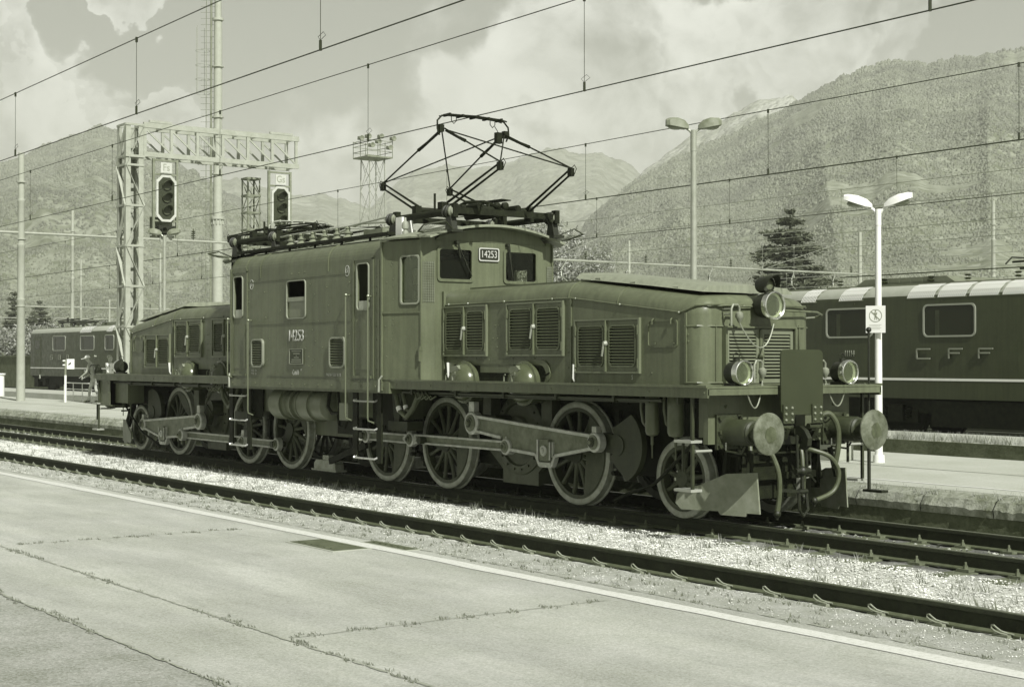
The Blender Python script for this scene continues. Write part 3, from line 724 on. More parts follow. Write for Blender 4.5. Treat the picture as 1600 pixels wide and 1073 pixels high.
# shoulders of the main section
for e in (-1, 1):
    pr = []
    for i in range(9):
        a = math.pi/2*i/8; pr.append((e*(YS-.24*(1-math.cos(a))), ZW+.26*math.sin(a)))
    for i in range(8):
        b.add([(-XS,)+pr[i], (XS,)+pr[i], (XS,)+pr[i+1], (-XS,)+pr[i+1]], [(0,1,2,3)])
    for x in (-XS, XS): b.prism([(e*YS, ZW)]+pr[1:]+[(e*1.2, 3.72), (e*1.2, ZW)], 'yz', x, x-.02*(1 if x > 0 else -1))
for k in (-2.0, -1.45, .95): b.tube([(k, -1.503, 3.30)]+[(k, -(YS+.004-.24*(1-math.cos(a))), ZW+.264*math.sin(a)) for a in [math.pi/2*i/6 for i in range(7)]], .010, 5)
# door panel battens, weld seams and belt lines on both sides
for e in (-1, 1):
    y0, y1 = e*1.5, e*1.512
    for a, c in ((-2.58, -1.96), (1.72, 2.36)):
        b.box(a, a+.05, y0, y1, 1.62, 3.42); b.box(c-.05, c, y0, y1, 1.62, 3.44); b.box(a, c, y0, y1, 3.42, 3.47); b.box(a+.05, c-.05, y0, e*1.53, 1.62, 1.66)
        b.box(a+.09, c-.09, y0, e*1.508, 1.75, 2.52)
    b.box(-1.9, 1.68, y0, e*1.508, 2.50, 2.515); b.box(-1.9, 1.60, y0, e*1.507, 3.235, 3.247); b.box(-1.2, 1.2, y0, e*1.507, 1.63, 1.645); b.box(-2.6, 2.6, y0, e*1.515, 1.56, 1.585)
    b.box(2.50, 2.56, y0, e*1.52, 1.6, 3.4); b.box(2.585, 2.625, e*1.49, e*1.525, 1.56, 3.66); b.box(-2.625, -2.585, e*1.49, e*1.525, 1.56, 3.5)
    for x, z in ((-1.3,3.05),(-1.25,2.62),(-.7,2.72),(-.35,2.50),(.35,3.12),(.5,2.95),(.62,2.52),(.42,2.38),(.9,3.05),(.95,2.76),(.95,2.66),(1.62,3.1),(1.62,2.3),(-1.1,2.25),(-1.2,1.9),(.3,1.95),(.45,1.9),(.42,1.80),(.30,1.80),(-1.66,2.0),(-1.9,1.8),(-1.9,2.0),(-1.9,2.9),(-1.9,3.1),(.2,2.08),(.75,2.1),(.52,2.2),(-.3,3.32),(-.05,3.32),(.15,3.33),(-1.6,1.9),(2.45,2.2),(2.45,2.9),(2.45,2.4),(2.45,3.0),(2.45,3.15),(2.45,1.9),(2.45,1.75)):
        b.sph((x, y0+e*.002, z), .012, 3)
    for k in range(14): b.sph((1.78+.04*k, e*1.503, 3.455) if k < 14 else 0, .008, 3)
for e in (-1, 1):
    for k in range(30): b.sph((-2.50+k*.172, e*1.513, 1.575), .008, 3)
    for k in range(11): b.sph((-1.93, e*1.502, 1.72+k*.155), .007, 3); b.sph((1.70, e*1.502, 1.72+k*.155), .007, 3)
for t, z in ((.25,3.3),(.28,3.34),(.12,3.05),(.3,3.0),(.3,3.1),(.3,2.8),(.3,2.5),(.3,2.42),(.25,2.2),(.7,2.25),(.12,1.95),(.68,1.85),(.3,2.3),(.7,2.18),(.8,2.36),(.08,2.4)):
    b.sph((XS+.72*t, -YS+.19*t-.002, z), .011, 3)
# horizontal belt on the tapered panel, inner bulkheads, floor
for s in (1, -1):
    for e in (-1, 1): yc_ = YC if e == -s else YCR; b.bar((s*XS, e*(YS+.006), 2.60), (s*XC, e*(yc_+.006), 2.60), .02, .03); b.bar((s*XS, e*(YS+.006), 1.62), (s*XC, e*(yc_+.006), 1.62), .02, .03)
    b.box(s*1.64, s*1.68, -1.45, 1.45, 1.6, 3.5)
b.box(-2.6, 2.6, -1.46, 1.46, 1.56, 1.60); b.box(-3.35, 3.35, -.9, .9, 2.2, 2.24)
cab = b.build('cab_body', M_LOCO, loco, sharp=30)
b = MB(); b.box(2.86, 3.05, -1.12, -.95, 3.02, 3.26); b.box(2.75, 3.2, -1.05, -.6, 2.24, 2.86); b.cyl((3.05, -1.2, 2.80), (2.90, -1.1, 2.92), .02); b.box(2.80, 2.98, -1.24, -1.10, 2.76, 2.79)
b.build('control_desk', mat('desk_grey', .42, .5), loco)
# roof
b = MB()
n = 16; ws = 1.27
def arch(y, w_, z0, h): return z0+h*(1-(abs(y)/w_)**2)
for i in range(n):
    ya, yb = -ws+2*ws*i/n, -ws+2*ws*(i+1)/n
    za, zb = arch(ya, ws, 3.715, .2), arch(yb, ws, 3.715, .2)
    b.add([(-2.62, ya, za), (2.62, ya, za), (2.62, yb, zb), (-2.62, yb, zb)], [(0,1,2,3)])
b.build('roof', M_ROOF, loco)
for s in (1, -1):
    b = MB(); we = 1.40
    xs = [(2.60, 1.53), (3.0, 1.48), (3.35, 1.38), (3.66, 1.22)]
    n = 20
    for k in range(3):
        (xa, wa), (xb, wb) = xs[k], xs[k+1]
        for i in range(n):
            f0, f1 = -1+2*i/n, -1+2*(i+1)/n
            for dz, fl in ((0, 0), (-.035, 1)):
                ca, cb_ = -s*.09*(xa-2.6), -s*.09*(xb-2.6); q = [(s*xa, ca+wa*f0, arch(f0, 1, 3.70, .215)+dz), (s*xb, cb_+wb*f0, arch(f0, 1, 3.70, .215)+dz), (s*xb, cb_+wb*f1, arch(f1, 1, 3.70, .215)+dz), (s*xa, ca+wa*f1, arch(f1, 1, 3.70, .215)+dz)]
                b.add(q, [(0,1,2,3)])
    xb, wb = xs[-1]
    for i in range(n):
        f0, f1 = -1+2*i/n, -1+2*(i+1)/n
        cb_ = -s*.09*1.06; b.add([(s*xb, cb_+wb*f0, arch(f0, 1, 3.70, .215)), (s*xb, cb_+wb*f1, arch(f1, 1, 3.70, .215)), (s*xb, cb_+wb*f1, arch(f1, 1, 3.70, .215)-.035), (s*xb, cb_+wb*f0, arch(f0, 1, 3.70, .215)-.035)], [(0,1,2,3)])
    for e in (-1, 1): b.tube([(s*xa, e*wa-s*.09*(xa-2.6), 3.69) for xa, wa in xs], .022, 6)
    b.build('cab_roof', M_ROOF, loco)
    # wire mesh guards at the roof corners
    for e in (-1, 1):
        g = MB(); c = [(s*3.35, e*1.22, 3.76), (s*3.70, e*.94, 3.79), (s*3.84, e*1.18, 3.90), (s*3.70, e*1.46, 3.84), (s*3.42, e*1.38, 3.77)]
        g.tube(c, .013, 5, closed=True)
        for i in range(9):
            f = (i+1)/10; p = Vector(c[0]).lerp(Vector(c[4]), f); q = Vector(c[1]).lerp(Vector(c[2]), f) if f < .5 else Vector(c[2]).lerp(Vector(c[3]), f*2-1)
            g.bar(p, q, .003, .003)
            p2 = Vector(c[0]).lerp(Vector(c[1]), f); q2 = Vector(c[4]).lerp(Vector(c[3]), f); g.bar(p2, q2, .003, .003)
        g.build('mesh_guard', M_LOCO2, loco)
# windows: frames + glass
def yframe(b, x0, x1, z0, z1, y, e, wd=.035, r=.06, th=.02):
    b.frame(rrect(x0-wd, x1+wd, z0-wd, z1+wd, r+wd*.8), rrect(x0, x1, z0, z1, r), 'xz', y, y+e*th)
for i, h in enumerate(side_holes):
    for e in (-1, 1):
        b = MB(); yframe(b, h[0]+.010, h[1]-.010, h[2]+.010, h[3]-.010, e*1.5, e, .018, .06)
        if i == 1: b.box(h[0], h[1], e*1.49, e*1.506, 2.86, 2.93)
        o = b.build('window_frame' if i == 1 else 'door_window', mat('frame_grey', .24, .5), loco)
        if i == 1:
            g = MB(); g.box(h[0], h[1], e*1.48, e*1.484, h[2], 2.86); g.build('pane', mat('dusty_pane', .16, .25, 0, .2, 3), o)
        else:
            g = MB(); g.box(h[0]+.02, h[1]-.02, e*1.47, e*1.49, h[2], h[2]+.14); g.build('lowered_sash', mat('sash', .34, .4), o)
for s in (1, -1):
    for e in (-1, 1):
        b = MB(); yc_ = YC if e == -s else YCR; p0 = Vector((s*XS, e*YS, 0)); p1 = Vector((s*XC, e*yc_, 0)); tw = th[0] if e == -s else ((p1-p0).length-.48, (p1-p0).length-.10, 2.73, 3.42); dd = (p1-p0).normalized(); nn = Vector((-dd.y*e*s*-1, 0, 0)); nn = Vector((s*(YS-yc_), e*(XC-XS), 0)).normalized()
        o2 = rrect(tw[0]-.018, tw[1]+.018, 2.73-.018, 3.42+.018, .06); i2 = rrect(tw[0]+.006, tw[1]-.006, 2.738, 3.412, .045)
        nO = len(o2); vs = []
        for k in (0, .022):
            for q in o2+i2:
                v = p0+dd*q[0]+nn*(k+.001); vs.append((v.x, v.y, q[1]))
        fs = []
        for i in range(nO):
            j = (i+1) % nO; fs += [(i, j, nO+j, nO+i), (2*nO+i, 3*nO+i, 3*nO+j, 2*nO+j), (i, 2*nO+i, 2*nO+j, j), (nO+i, nO+j, 3*nO+j, 3*nO+i)]
        b.add(vs, fs); o = b.build('side_window', mat('frame_grey', .24, .5), loco)
        g = MB(); a, c = p0+dd*tw[0]-nn*.02, p0+dd*tw[1]-nn*.02
        g.bar((a.x, a.y, 3.075), (c.x, c.y, 3.075), .004, .69); g.build('pane', M_GLASS, o, smooth=False)
    for a, c in ([(-1.04, -.45), (.15, .74)] if s > 0 else [(-.74, -.15), (.45, 1.04)]):
        b = MB(); b.frame(rrect(a-.03, c+.03, 3.05, 3.57, .06), rrect(a+.012, c-.012, 3.092, 3.528, .04), 'yz', s*XF, s*(XF+.022))
        o = b.build('front_window', M_LOCO, loco)
        g = MB(); g.box(s*(XF-.02), s*(XF-.016), a, c, 3.08, 3.54); g.build('pane', M_GLASS, o)
        g = MB(); yt = a+.3 if a < 0 else a+.03; yb_ = c-.03 if a < 0 else a+.12
        g.bar((s*(XF+.05), yt, 3.63), (s*(XF+.05), yb_, 3.14), .016, .012); g.bar((s*(XF+.052), yt+.03, 3.62), (s*(XF+.052), yt+.05, 3.40), .014, .01); g.cyl((s*XF, yt, 3.63), (s*(XF+.07), yt, 3.63), .025)
        g.build('wiper', M_BLACK, o)
# grab wire mesh strip on the corner panels
for s in (1, -1):
    for e in (-1, 1):
        yc_, yf_ = (YC, YF) if e == -s else (YCR, YFR); g = MB(); p = Vector((s*(XC+.008), e*(yc_+.004), 0)); q = Vector((s*(XF+.008), e*(yf_+.02), 0)); 
        for i in range(16): z = 2.76+.56*i/15; g.bar((p.x, p.y, z), (q.x, q.y, z), .006, .006)
        for i in range(8): v = p.lerp(q, i/7); g.bar((v.x, v.y, 2.74), (v.x, v.y, 3.34), .006, .006)
        g.m = 1; g.bar((p.x, p.y, 1.6), (p.x, p.y, 3.68), .03, .03); g.box(p.x-.02, p.x+.02, p.y-.02*e, p.y+.035*e, 2.03, 2.10); g.bar((p.x, p.y+.03*e, 1.88), (p.x, p.y+.03*e, 2.08), .03, .03)
        g.build('corner_mesh', [M_GALV2, M_LOCO], loco)
# louvred vents of the cab side
def louvre_panel(b, x0, x1, z0, z1, y, e, n, m_dark=1, m_slat=0, dep=.045, plane='xz'):
    """dark back sheet with tilted slats; e = outward direction"""
    b.m = m_dark
    def Bx(a0, a1, c0, c1, d0, d1):
        if plane == 'xz': b.box(a0, a1, c0, c1, d0, d1)
        else: b.box(c0, c1, a0, a1, d0, d1)
    Bx(x0, x1, y, y+e*.004, z0, z1)  # black sheet stands for the shade behind the slats
    b.m = m_slat; hh = (z1-z0)/n
    for i in range(n):
        z = z0+hh*i
        vs = []
        for xx in (x0, x1):
            for yy, zz in ((y+e*.006, z+hh*.95), (y+e*dep, z+hh*.42), (y+e*(dep-.006), z+hh*.30), (y+e*.006, z+hh*.80)):
                vs.append((xx, yy, zz) if plane == 'xz' else (yy, xx, zz))
        b.add(vs, [(0,1,5,4), (1,2,6,5), (2,3,7,6), (3,0,4,7), (0,3,2,1), (4,5,6,7)])
for e in (-1, 1):
    for a, c in ((-1.74, -1.33), (1.04, 1.50)):
        b = MB(); louvre_panel(b, a, c, 1.80, 2.22, e*1.502, e, 10, dep=.03); b.m = 2; yframe(b, a+.01, c-.01, 1.80, 2.23, e*1.50, e, .03, .07, .04)
        b.build('cab_vent', [M_LOCO, M_BLACK, mat('vent_rim', .25, .4, .2)], loco)
# handrails by the doors
for e in (-1, 1):
    for x, z0, z1 in ((-2.62, 1.62, 2.62), (-1.80, .98, 2.58), (1.62, 1.0, 2.90), (2.30, .98, 2.86)):
        b = MB(); b.tube([(x, e*1.50, z1), (x, e*1.565, z1), (x, e*1.57, z1-.04), (x, e*1.57, z0+.05), (x, e*1.56, z0), (x+.10, e*1.52, z0-.03)], .013, 7); b.sph((x, e*1.565, z1), .026, 4)
        b.build('handrail', mat('handrail', .15, .4, .2), loco)
# step ladders under the doors
for e in (-1, 1):
    for x0, x1 in ((-2.72, -2.10), (1.72, 2.34)):
        b = MB()
        b.box(x0-.12, x0+.02, e*1.40, e*1.43, .34, 1.48); b.box(x1-.02, x1+.12, e*1.40, e*1.43, .34, 1.48); b.box(x0, x1, e*1.12, e*1.14, .9, 1.4)
        b.m = 1
        for z in (.40, .84, 1.27): b.tube([(x0, e*1.42, z+.02), (x0, e*1.47, z), (x1, e*1.47, z), (x1, e*1.42, z+.02)], .016, 6); b.sph((x0, e*1.47, z+.004), .024, 4)
        b.build('step_ladder', [M_DARK, mat('worn_rung', .55, .3, .6)], loco)
# reservoirs under the cab
for e in (-1, 1):
    b = MB()
    b.lathe((-1.45, e*1.12, 1.16), (1, 0, 0), [(0, .05), (.02, .20), (.05, .25), (.06, .275), (.44, .275), (.46, .25), (.52, .24), (.54, .20), (.80, .20), (.82, .235), (1.02, .235), (1.04, .25), (1.05, .275), (1.45, .275), (1.47, .25), (1.86, .25), (1.92, .18), (1.94, .05)], 32)
    for x in (-1.0, -.62, -.40, -.01): b.lathe((x, e*1.12, 1.16), (1, 0, 0), [(0, .25), (0, .285), (.025, .285), (.025, .25)], 32)
    b.build('air_reservoir', mat('reservoir_paint', .16, .42, .1, .2, 4), loco)
    b = MB(); b.m = 1; b.box(1.12, 1.40, e*1.22, e*1.40, .95, 1.22); b.m = 0
    b.tube([(.55, e*1.25, 1.42), (.57, e*1.3, 1.15), (.7, e*1.3, 1.05), (.95, e*1.3, 1.05)], .028, 7)
    b.tube([(.9, e*1.3, 1.4), (1.0, e*1.33, 1.15), (.95, e*1.33, 1.0), (1.0, e*1.33, .85), (1.15, e*1.32, .83), (1.2, e*1.3, .95)], .022, 7)
    b.box(.35, 1.15, e*.9, e*1.0, .70, .95); b.bar((1.15, e*1.1, .95), (1.15, e*1.1, .55), .03, .03)
    b.bar((1.2, e*.95, .55), (-.05, e*.92, .22), .05, .10)
    b.build('valve_gear', [M_DARK, mat('junction_box', .20, .5)], loco)
    # magnetic rail brake
    b = MB(); b.prism([(-.72, .06), (-.72, .16), (-.64, .22), (-.04, .22), (.02, .16), (.02, .06)], 'xz', e*.70, e*.86); b.box(-.78, .08, e*.68, e*.88, .04, .065); b.box(-.45, -.25, e*.72, e*.84, .22, .30)
    b.build('rail_brake_shoe', mat('brake_shoe', .30, .5, .2, .3, 10), loco)
# articulation bits between body and bogie
for s in (1, -1):
    for e in (-1, 1):
        b = MB(); b.prism([(s*2.45, 1.45), (s*2.75, 1.45), (s*2.66, .98), (s*2.52, .98)], 'xz', e*1.18, e*1.24); b.box(s*2.40, s*2.95, e*1.0, e*1.27, .84, .98)
        b.m = 1
        b.tube([(s*2.72, e*1.33, 1.40), (s*2.85, e*1.35, 1.15), (s*3.05, e*1.35, 1.05), (s*3.25, e*1.35, 1.2), (s*3.38, e*1.33, 1.42)], .038, 8)
        b.tube([(s*2.88, e*1.30, 1.40), (s*2.98, e*1.31, 1.18), (s*3.12, e*1.31, 1.12), (s*3.3, e*1.31, 1.3), (s*3.42, e*1.30, 1.42)], .034, 8)
        for k in range(4): b.tube([(s*(3.3+k*.1), e*1.36, 1.44), (s*(3.42+k*.12), e*1.39, 1.33), (s*(3.55+k*.12), e*1.38, 1.38)], .014, 6)
        b.m = 2; b.cyl((s*2.83, e*1.352, 1.20), (s*2.87, e*1.353, 1.14), .041); b.cyl((s*2.96, e*1.313, 1.22), (s*2.985, e*1.313, 1.17), .037)
        b.m = 3; b.tube([(s*2.64, e*1.52, 1.66), (s*2.60, e*1.55, 1.60), (s*2.59, e*1.55, 1.42)], .016, 7)
        b.build('cable_hoses', [M_LOCO2, M_RUBBER, M_WHITE, M_GALV], loco)

# ---- bonnets
def bonnet(s):
    b = MB()
    secs = [(3.42, 2.70, .24, 0)]
    for x in (3.42, 4.5, 5.5, 6.42, 6.52): secs.append((x, 2.71, .24, 0))
    for x in (7.2, 8.0, 8.76): secs.append((x, 2.71-.26*(x-6.5)/2.26, .24, 0))
    for i in range(1, 7):
        a = R(90)*i/6; secs.append((8.76+.20*math.sin(a), 2.445, .24, (1-math.cos(a))))
    rings = []
    for x, zs_, h, k in secs:
        w_ = .95-.20*k; hh = h-.13*k; ring = [(-w_, 1.60), (-w_, zs_-.002)]
        for i in range(7):
            a = R(90)*i/6; ring.append((-(w_-.26*(1-math.cos(a))), zs_+hh*math.sin(a)*.92))
        ring += [(-.3, zs_+hh)]; ring = ring+[(-y, z) for y, z in ring[::-1]]
        rings.append([(s*x, y, z) for y, z in ring])
    n = len(rings[0])
    for r in rings: b.v += r
    for k in range(len(rings)-1):
        for i in range(n-1): b.f.append((k*n+i, (k+1)*n+i, (k+1)*n+i+1, k*n+i+1)); b.mi.append(0)
    b.f.append(tuple((len(rings)-1)*n+i for i in range(n))); b.mi.append(0)
    # seam mouldings, rain lip, corner piping, rivets
    for e in (-1, 1):
        b.tube([(s*3.42, e*.955, 2.70), (s*6.5, e*.955, 2.705), (s*8.62, e*.955, 2.465), (s*8.72, e*.955, 2.49), (s*8.86, e*.93, 2.545), (s*8.99, e*.78, 2.555), (s*9.0, e*.3, 2.56)], .013, 6)
        b.bar((s*8.72, e*.957, 1.62), (s*8.72, e*.957, 2.46), .02, .03); b.bar((s*6.5, e*.955, 1.6), (s*6.5, e*.955, 2.7), .02, .03); b.bar((s*3.47, e*.96, 1.6), (s*3.47, e*.96, 2.9), .04, .05)
        for x in (6.45, 7.45): b.tube([(s*x, e*(.956-.26*(1-math.cos(R(a)))), (2.71 if x < 6.5 else 2.60)+.222*math.sin(R(a))) for a in range(0, 91, 15)], .008, 5)
        for x in (3.6, 4.1, 5.0, 6.1, 6.6, 7.5, 8.6): b.sph((s*x, e*.965, 2.705 if x < 6.5 else 2.705-.26*(x-6.5)/2.26), .020, 4)
        for x, z in ((4.78,2.38),(4.86,2.38),(4.72,2.2),(4.83,2.2),(4.82,2.08),(4.62,1.90),(6.44,1.8),(6.44,2.0),(6.44,2.3),(6.56,2.35),(6.56,2.15),(6.56,1.98),(3.75,1.92),(4.3,1.92),(5.2,1.92),(5.7,1.92),(8.1,1.74),(8.68,2.1),(8.68,1.8),(8.76,2.2),(8.76,2.12),(3.56,2.3),(3.56,2.0)):
            b.sph((s*x, e*.952, z), .011, 3)
        # rectangular access panel near the nose
        b.frame(rrect(s*8.30-.27, s*8.30+.27, 2.05, 2.38, .04), rrect(s*8.30-.255, s*8.30+.255, 2.065, 2.365, .035), 'xz', e*.95, e*.962)
        for x in (8.13, 8.47): b.tube([(s*x-.0, e*.95, 2.40), (s*x, e*.975, 2.38), (s*x, e*.975, 2.33)], .010, 5); b.bar((s*x-.05, e*.965, 2.10), (s*x+.05, e*.965, 2.10), .012, .016)
    # flat covers on top
    b.box(s*3.55, s*6.25, -.55, .55, 2.945, 2.965)
    # lower cut-out frame round the motor bells
    for e in (-1, 1):
        b.frame(rrect(s*4.82-1.24, s*4.82+1.24, 1.56, 1.90, .18), rrect(s*4.82-1.16, s*4.82+1.16, 1.55, 1.84, .16), 'xz', e*.95, e*.972)
        b.box(s*4.42, s*5.22, e*.95, e*.965, 1.72, 1.84)
    # nose band and panel edges
    for z in (2.30, 1.63): b.tube([(s*8.70, -.96, z), (s*8.88, -.925, z), (s*8.968, -.76, z), (s*8.968, .76, z), (s*8.88, .925, z), (s*8.70, .96, z)], .012, 5)
    for y in (-.70, .70): b.bar((s*8.966, y, 1.63), (s*8.966, y, 2.32), .02, .012)
    o = b.build('bonnet', M_LOCO, loco, sharp=35)
    # thin dark sheet, shade painted behind the motor bells
    for e in (-1, 1):
        q = MB(); q.box(s*3.68, s*5.96, e*.9505, e*.953, 1.605, 1.82); q.build('motor_shade_sheet', M_DARK, o, smooth=False)
        for xc in (4.10, 5.55):
            q = MB(); q.lathe((s*xc, e*.70, 1.58), (0, e, 0), [(0, .28), (.30, .28), (.31, .305), (.335, .305), (.345, .27), (.40, .26), (.47, .20), (.50, .10), (.505, .02)], 36)
            for k in range(12): a = 2*math.pi*k/12; q.sph((s*xc+.288*math.cos(a), e*1.035, 1.58+.288*math.sin(a)), .012, 3)
            q.m = 1; q.prism([(s*xc-.15, 1.77), (s*xc-.09, 1.81), (s*xc+.03, 1.82), (s*xc+.10, 1.77), (s*xc+.02, 1.71), (s*xc-.10, 1.71)], 'xz', e*1.08, e*1.18)
            q.tube([(s*xc-.22, e*1.2, 1.61), (s*xc-.22, e*1.2, 1.68), (s*xc-.19, e*1.2, 1.70)], .010, 5); q.tube([(s*xc+.02, e*1.24, 1.61), (s*xc+.02, e*1.24, 1.68), (s*xc+.08, e*1.24, 1.70), (s*xc+.09, e*1.24, 1.73)], .011, 5)
            q.build('motor_bell', [mat('motor_cover', .09, .22, .1, .2, 5), M_GALV2], o)
        q = MB(); q.tube([(s*3.62, e*.96, 1.62), (s*3.62, e*.985, 1.66), (s*3.61, e*.985, 1.86)], .016, 6, rs=[.012, .014, .022]); q.build('release_handle', M_WHITE, o)
        q = MB(); q.tube([(s*6.58, e*.96, 1.62), (s*6.58, e*.985, 1.66), (s*6.60, e*.985, 1.84)], .016, 6, rs=[.012, .014, .022]); q.build('release_handle', M_WHITE, o)
        # louvred doors, in pairs
        for a, c, z0, z1 in ((3.37, 4.56, 1.98, 2.65), (5.10, 6.33, 1.98, 2.65), (6.63, 7.87, 1.76, 2.39)):
            a = max(a, 3.50) if a < 3.5 else a
            mid = (a+c)/2
            for p, r in ((a, mid-.012), (mid+.012, c)):
                q = MB(); x0, x1 = min(s*p, s*r), max(s*p, s*r); y = e*.951
                louvre_panel(q, x0+.06, x1-.06, z0+.07, z1-.07, e*.954, e, 13, dep=.032)
                q.m = 0; q.frame([(x0, z0), (x1, z0), (x1, z1), (x0, z1)], [(x0+.055, z0+.065), (x1-.055, z0+.065), (x1-.055, z1-.065), (x0+.055, z1-.065)], 'xz', e*.95, e*.975)
                q.frame(rrect(x0+.04, x1-.04, z0+.05, z1-.05, .07), rrect(x0+.06, x1-.06, z0+.07, z1-.07, .055), 'xz', e*.975, e*.985)
                for z in (z0+.10, z1-.12):
                    xh = x0 if (p == a) == (s > 0) else x1
                    q.cyl((xh, e*.985, z-.06), (xh, e*.985, z+.06), .013, n=6)
                q.build('louvre_door', [M_LOCO, M_BLACK], o)
            q = MB(); q.m = 0; q.frame([(min(s*a,s*c)-.03, z0-.03), (max(s*a,s*c)+.03, z0-.03), (max(s*a,s*c)+.03, z1+.03), (min(s*a,s*c)-.03, z1+.03)], [(min(s*a,s*c)-.005, z0-.005), (max(s*a,s*c)+.005, z0-.005), (max(s*a,s*c)+.005, z1+.005), (min(s*a,s*c)-.005, z1+.005)], 'xz', e*.95, e*.990)
            q.build('door_surround', mat('surround_paint', .15, .4), o)
            q = MB(); zm = (z0+z1)/2; q.lathe((s*mid, e*.975, zm+.03), (0, e, 0), [(0, .035), (.02, .04), (.035, .03), (.05, .02)], 14); q.bar((s*mid, e*1.02, zm+.03), (s*mid-.035, e*1.02, zm-.13), .02, .016); q.m = 1; q.bar((s*mid, e*.99, z0-.01), (s*mid, e*.99, z1+.01), .03, .02)
            q.build('door_latch', [M_GALV, M_LOCO], o)
    # ribbed hatch on top of the slope
    q = MB()
    def zt(x): return 2.955 if x < 6.5 else 2.955-.26*(x-6.5)/2.26
    for i, (xa, xb) in enumerate(((6.35, 7.9), (7.905, 8.80))):
        q.add([(s*xa, y, zt(xa)+d_+.02) for y, d_ in ((-.76, 0), (-.66, .075), (0, .10), (.66, .075), (.76, 0))]+[(s*xb, y, zt(xb)+d_+.02) for y, d_ in ((-.76, 0), (-.66, .075), (0, .10), (.66, .075), (.76, 0))],
              [(0,1,6,5), (1,2,7,6), (2,3,8,7), (3,4,9,8), (4,0,5,9), (0,4,3,2,1), (5,6,7,8,9)])
    for x in (6.8, 7.5, 8.3):
        for y in (-.735, .735): q.bar((s*x-.05, y, zt(x)+.03), (s*x+.05, y, zt(x)+.03), .03, .02)
    q.build('roof_hatch', M_ROOF, o)  # lighter paint than the bonnet, so the hatch looks sunlit
    # nose louvre doors
    for a, c in ((-.56, -.02), (.02, .56)):
        q = MB(); louvre_panel(q, a+.05, c-.05, 1.68, 2.20, s*8.968, s, 13, dep=.035, plane='yz'); q.m = 0
        q.frame([(a, 1.62), (c, 1.62), (c, 2.27), (a, 2.27)], [(a+.045, 1.67), (c-.045, 1.67), (c-.045, 2.21), (a+.045, 2.21)], 'yz', s*8.962, s*8.995)
        q.build('nose_louvre_door', [MATS.setdefault('nose_paint_sunlit', mat('nose_paint_sunlit', .17, .4, 0, .1, 3)), M_BLACK], o)  # lighter copy of the engine paint, sunlight put into the colour
    q = MB()
    q.frame([(-.60, 1.60), (.60, 1.60), (.60, 2.30), (-.60, 2.30)], [(-.57, 1.61), (.57, 1.61), (.57, 2.28), (-.57, 2.28)], 'yz', s*8.962, s*9.03)
    for z in (1.75, 2.12):
        for y in (-.585, .585): q.cyl((s*9.02, y, z-.05), (s*9.02, y, z+.05), .016, n=8)
    q.bar((s*9.0, 0, 1.64), (s*9.0, 0, 2.26), .04, .03); q.lathe((s*9.0, 0, 1.95), (s, 0, 0), [(0, .05), (.03, .04), (.05, .02)], 12)
    q.tube([(s*8.99, -.05, 2.54), (s*9.02, -.60, 2.545), (s*8.9, -.86, 2.52)], .012, 6)
    # grab rail on the far side
    q.tube([(s*9.02, .25, 2.50), (s*9.06, .32, 2.50), (s*9.03, .95, 2.49), (s*8.95, 1.12, 2.46), (s*8.85, 1.1, 2.43), (s*8.80, .96, 2.42)], .014, 6)
    q.build('nose_frame', M_LOCO, o)
    return o
bonF = bonnet(1); bonR = bonnet(-1)
text('painted_letter', 'S', .085, .001, M_LET, bonF, (7.73, -.9525, 1.68), FACE_Y, .6)

# ---- lettering on the cab
pl = MB(); pl.prism(rrect(-.185, .185, 3.375, 3.575, .03), 'yz', XF, XF+.02); pl.m = 1; pl.frame(rrect(-.185, .185, 3.375, 3.575, .03), rrect(-.168, .168, 3.392, 3.558, .022), 'yz', XF+.02, XF+.028)
pl_o = pl.build('number_plate', [M_BLACK, M_LET], loco); pl_o.location = (0, -.15, 0)
text('plate_digits', '14253', .150, .004, M_LET, pl_o, (XF+.022, 0, 3.475), FACE_X, .80)
text('cab_number', '14253', .262, .006, mat('cast_digits', .5, .35, .4), loco, (-.13, -1.515, 2.29), FACE_Y, .86)
q = MB(); q.box(-.36, .12, -1.515, -1.50, 1.83, 2.08); q.m = 1; q.frame([(-.36,1.83),(.12,1.83),(.12,2.08),(-.36,2.08)], [(-.345,1.842),(.108,1.842),(.108,2.068),(-.345,2.068)], 'xz', -1.515, -1.522)
for i, (z, a, c) in enumerate(((2.035, -.28, .05), (1.995, -.22, .0), (1.96, -.13, -.10), (1.93, -.20, -.03), (1.895, -.28, .05), (1.862, -.30, .06))): q.box(a, c, -1.516, -1.515, z, z+.014)
q.build('builder_plate', [M_LOCO2, mat('plate_rim', .26, .4, .2)], loco)
text('class_lettering', 'Ce6/8', .125, .001, M_LET, loco, (-.16, -1.5025, 1.69), FACE_Y, .72)
text('class_lettering', 'II', .05, .001, M_LET, loco, (.03, -1.5025, 1.735), FACE_Y, .8)
text('depot_lettering', 'F+b.D Bw7  R.1.Bz  28.11.92', .065, .001, M_LET, loco, (1.14, -1.5135, 1.665), FACE_Y, .62)
text('brake_lettering', 'R 65   63t\nP 58   62t', .055, .001, M_LET, loco, (-1.70, -1.5025, 1.69), FACE_Y, .9)
for x, z in ((-1.80, 3.20), (1.55, 3.28)):
    q = MB(); q.frame(rrect(x-.06, x+.06, z-.085, z+.085, .058, 6), rrect(x-.05, x+.05, z-.075, z+.075, .049, 6), 'xz', -1.5, -1.504); c = q.build('cab_side_mark', M_LET, loco); text('mark_letter', 'S', .11, .001, M_LET, c, (x, -1.503, z), FACE_Y, .6)

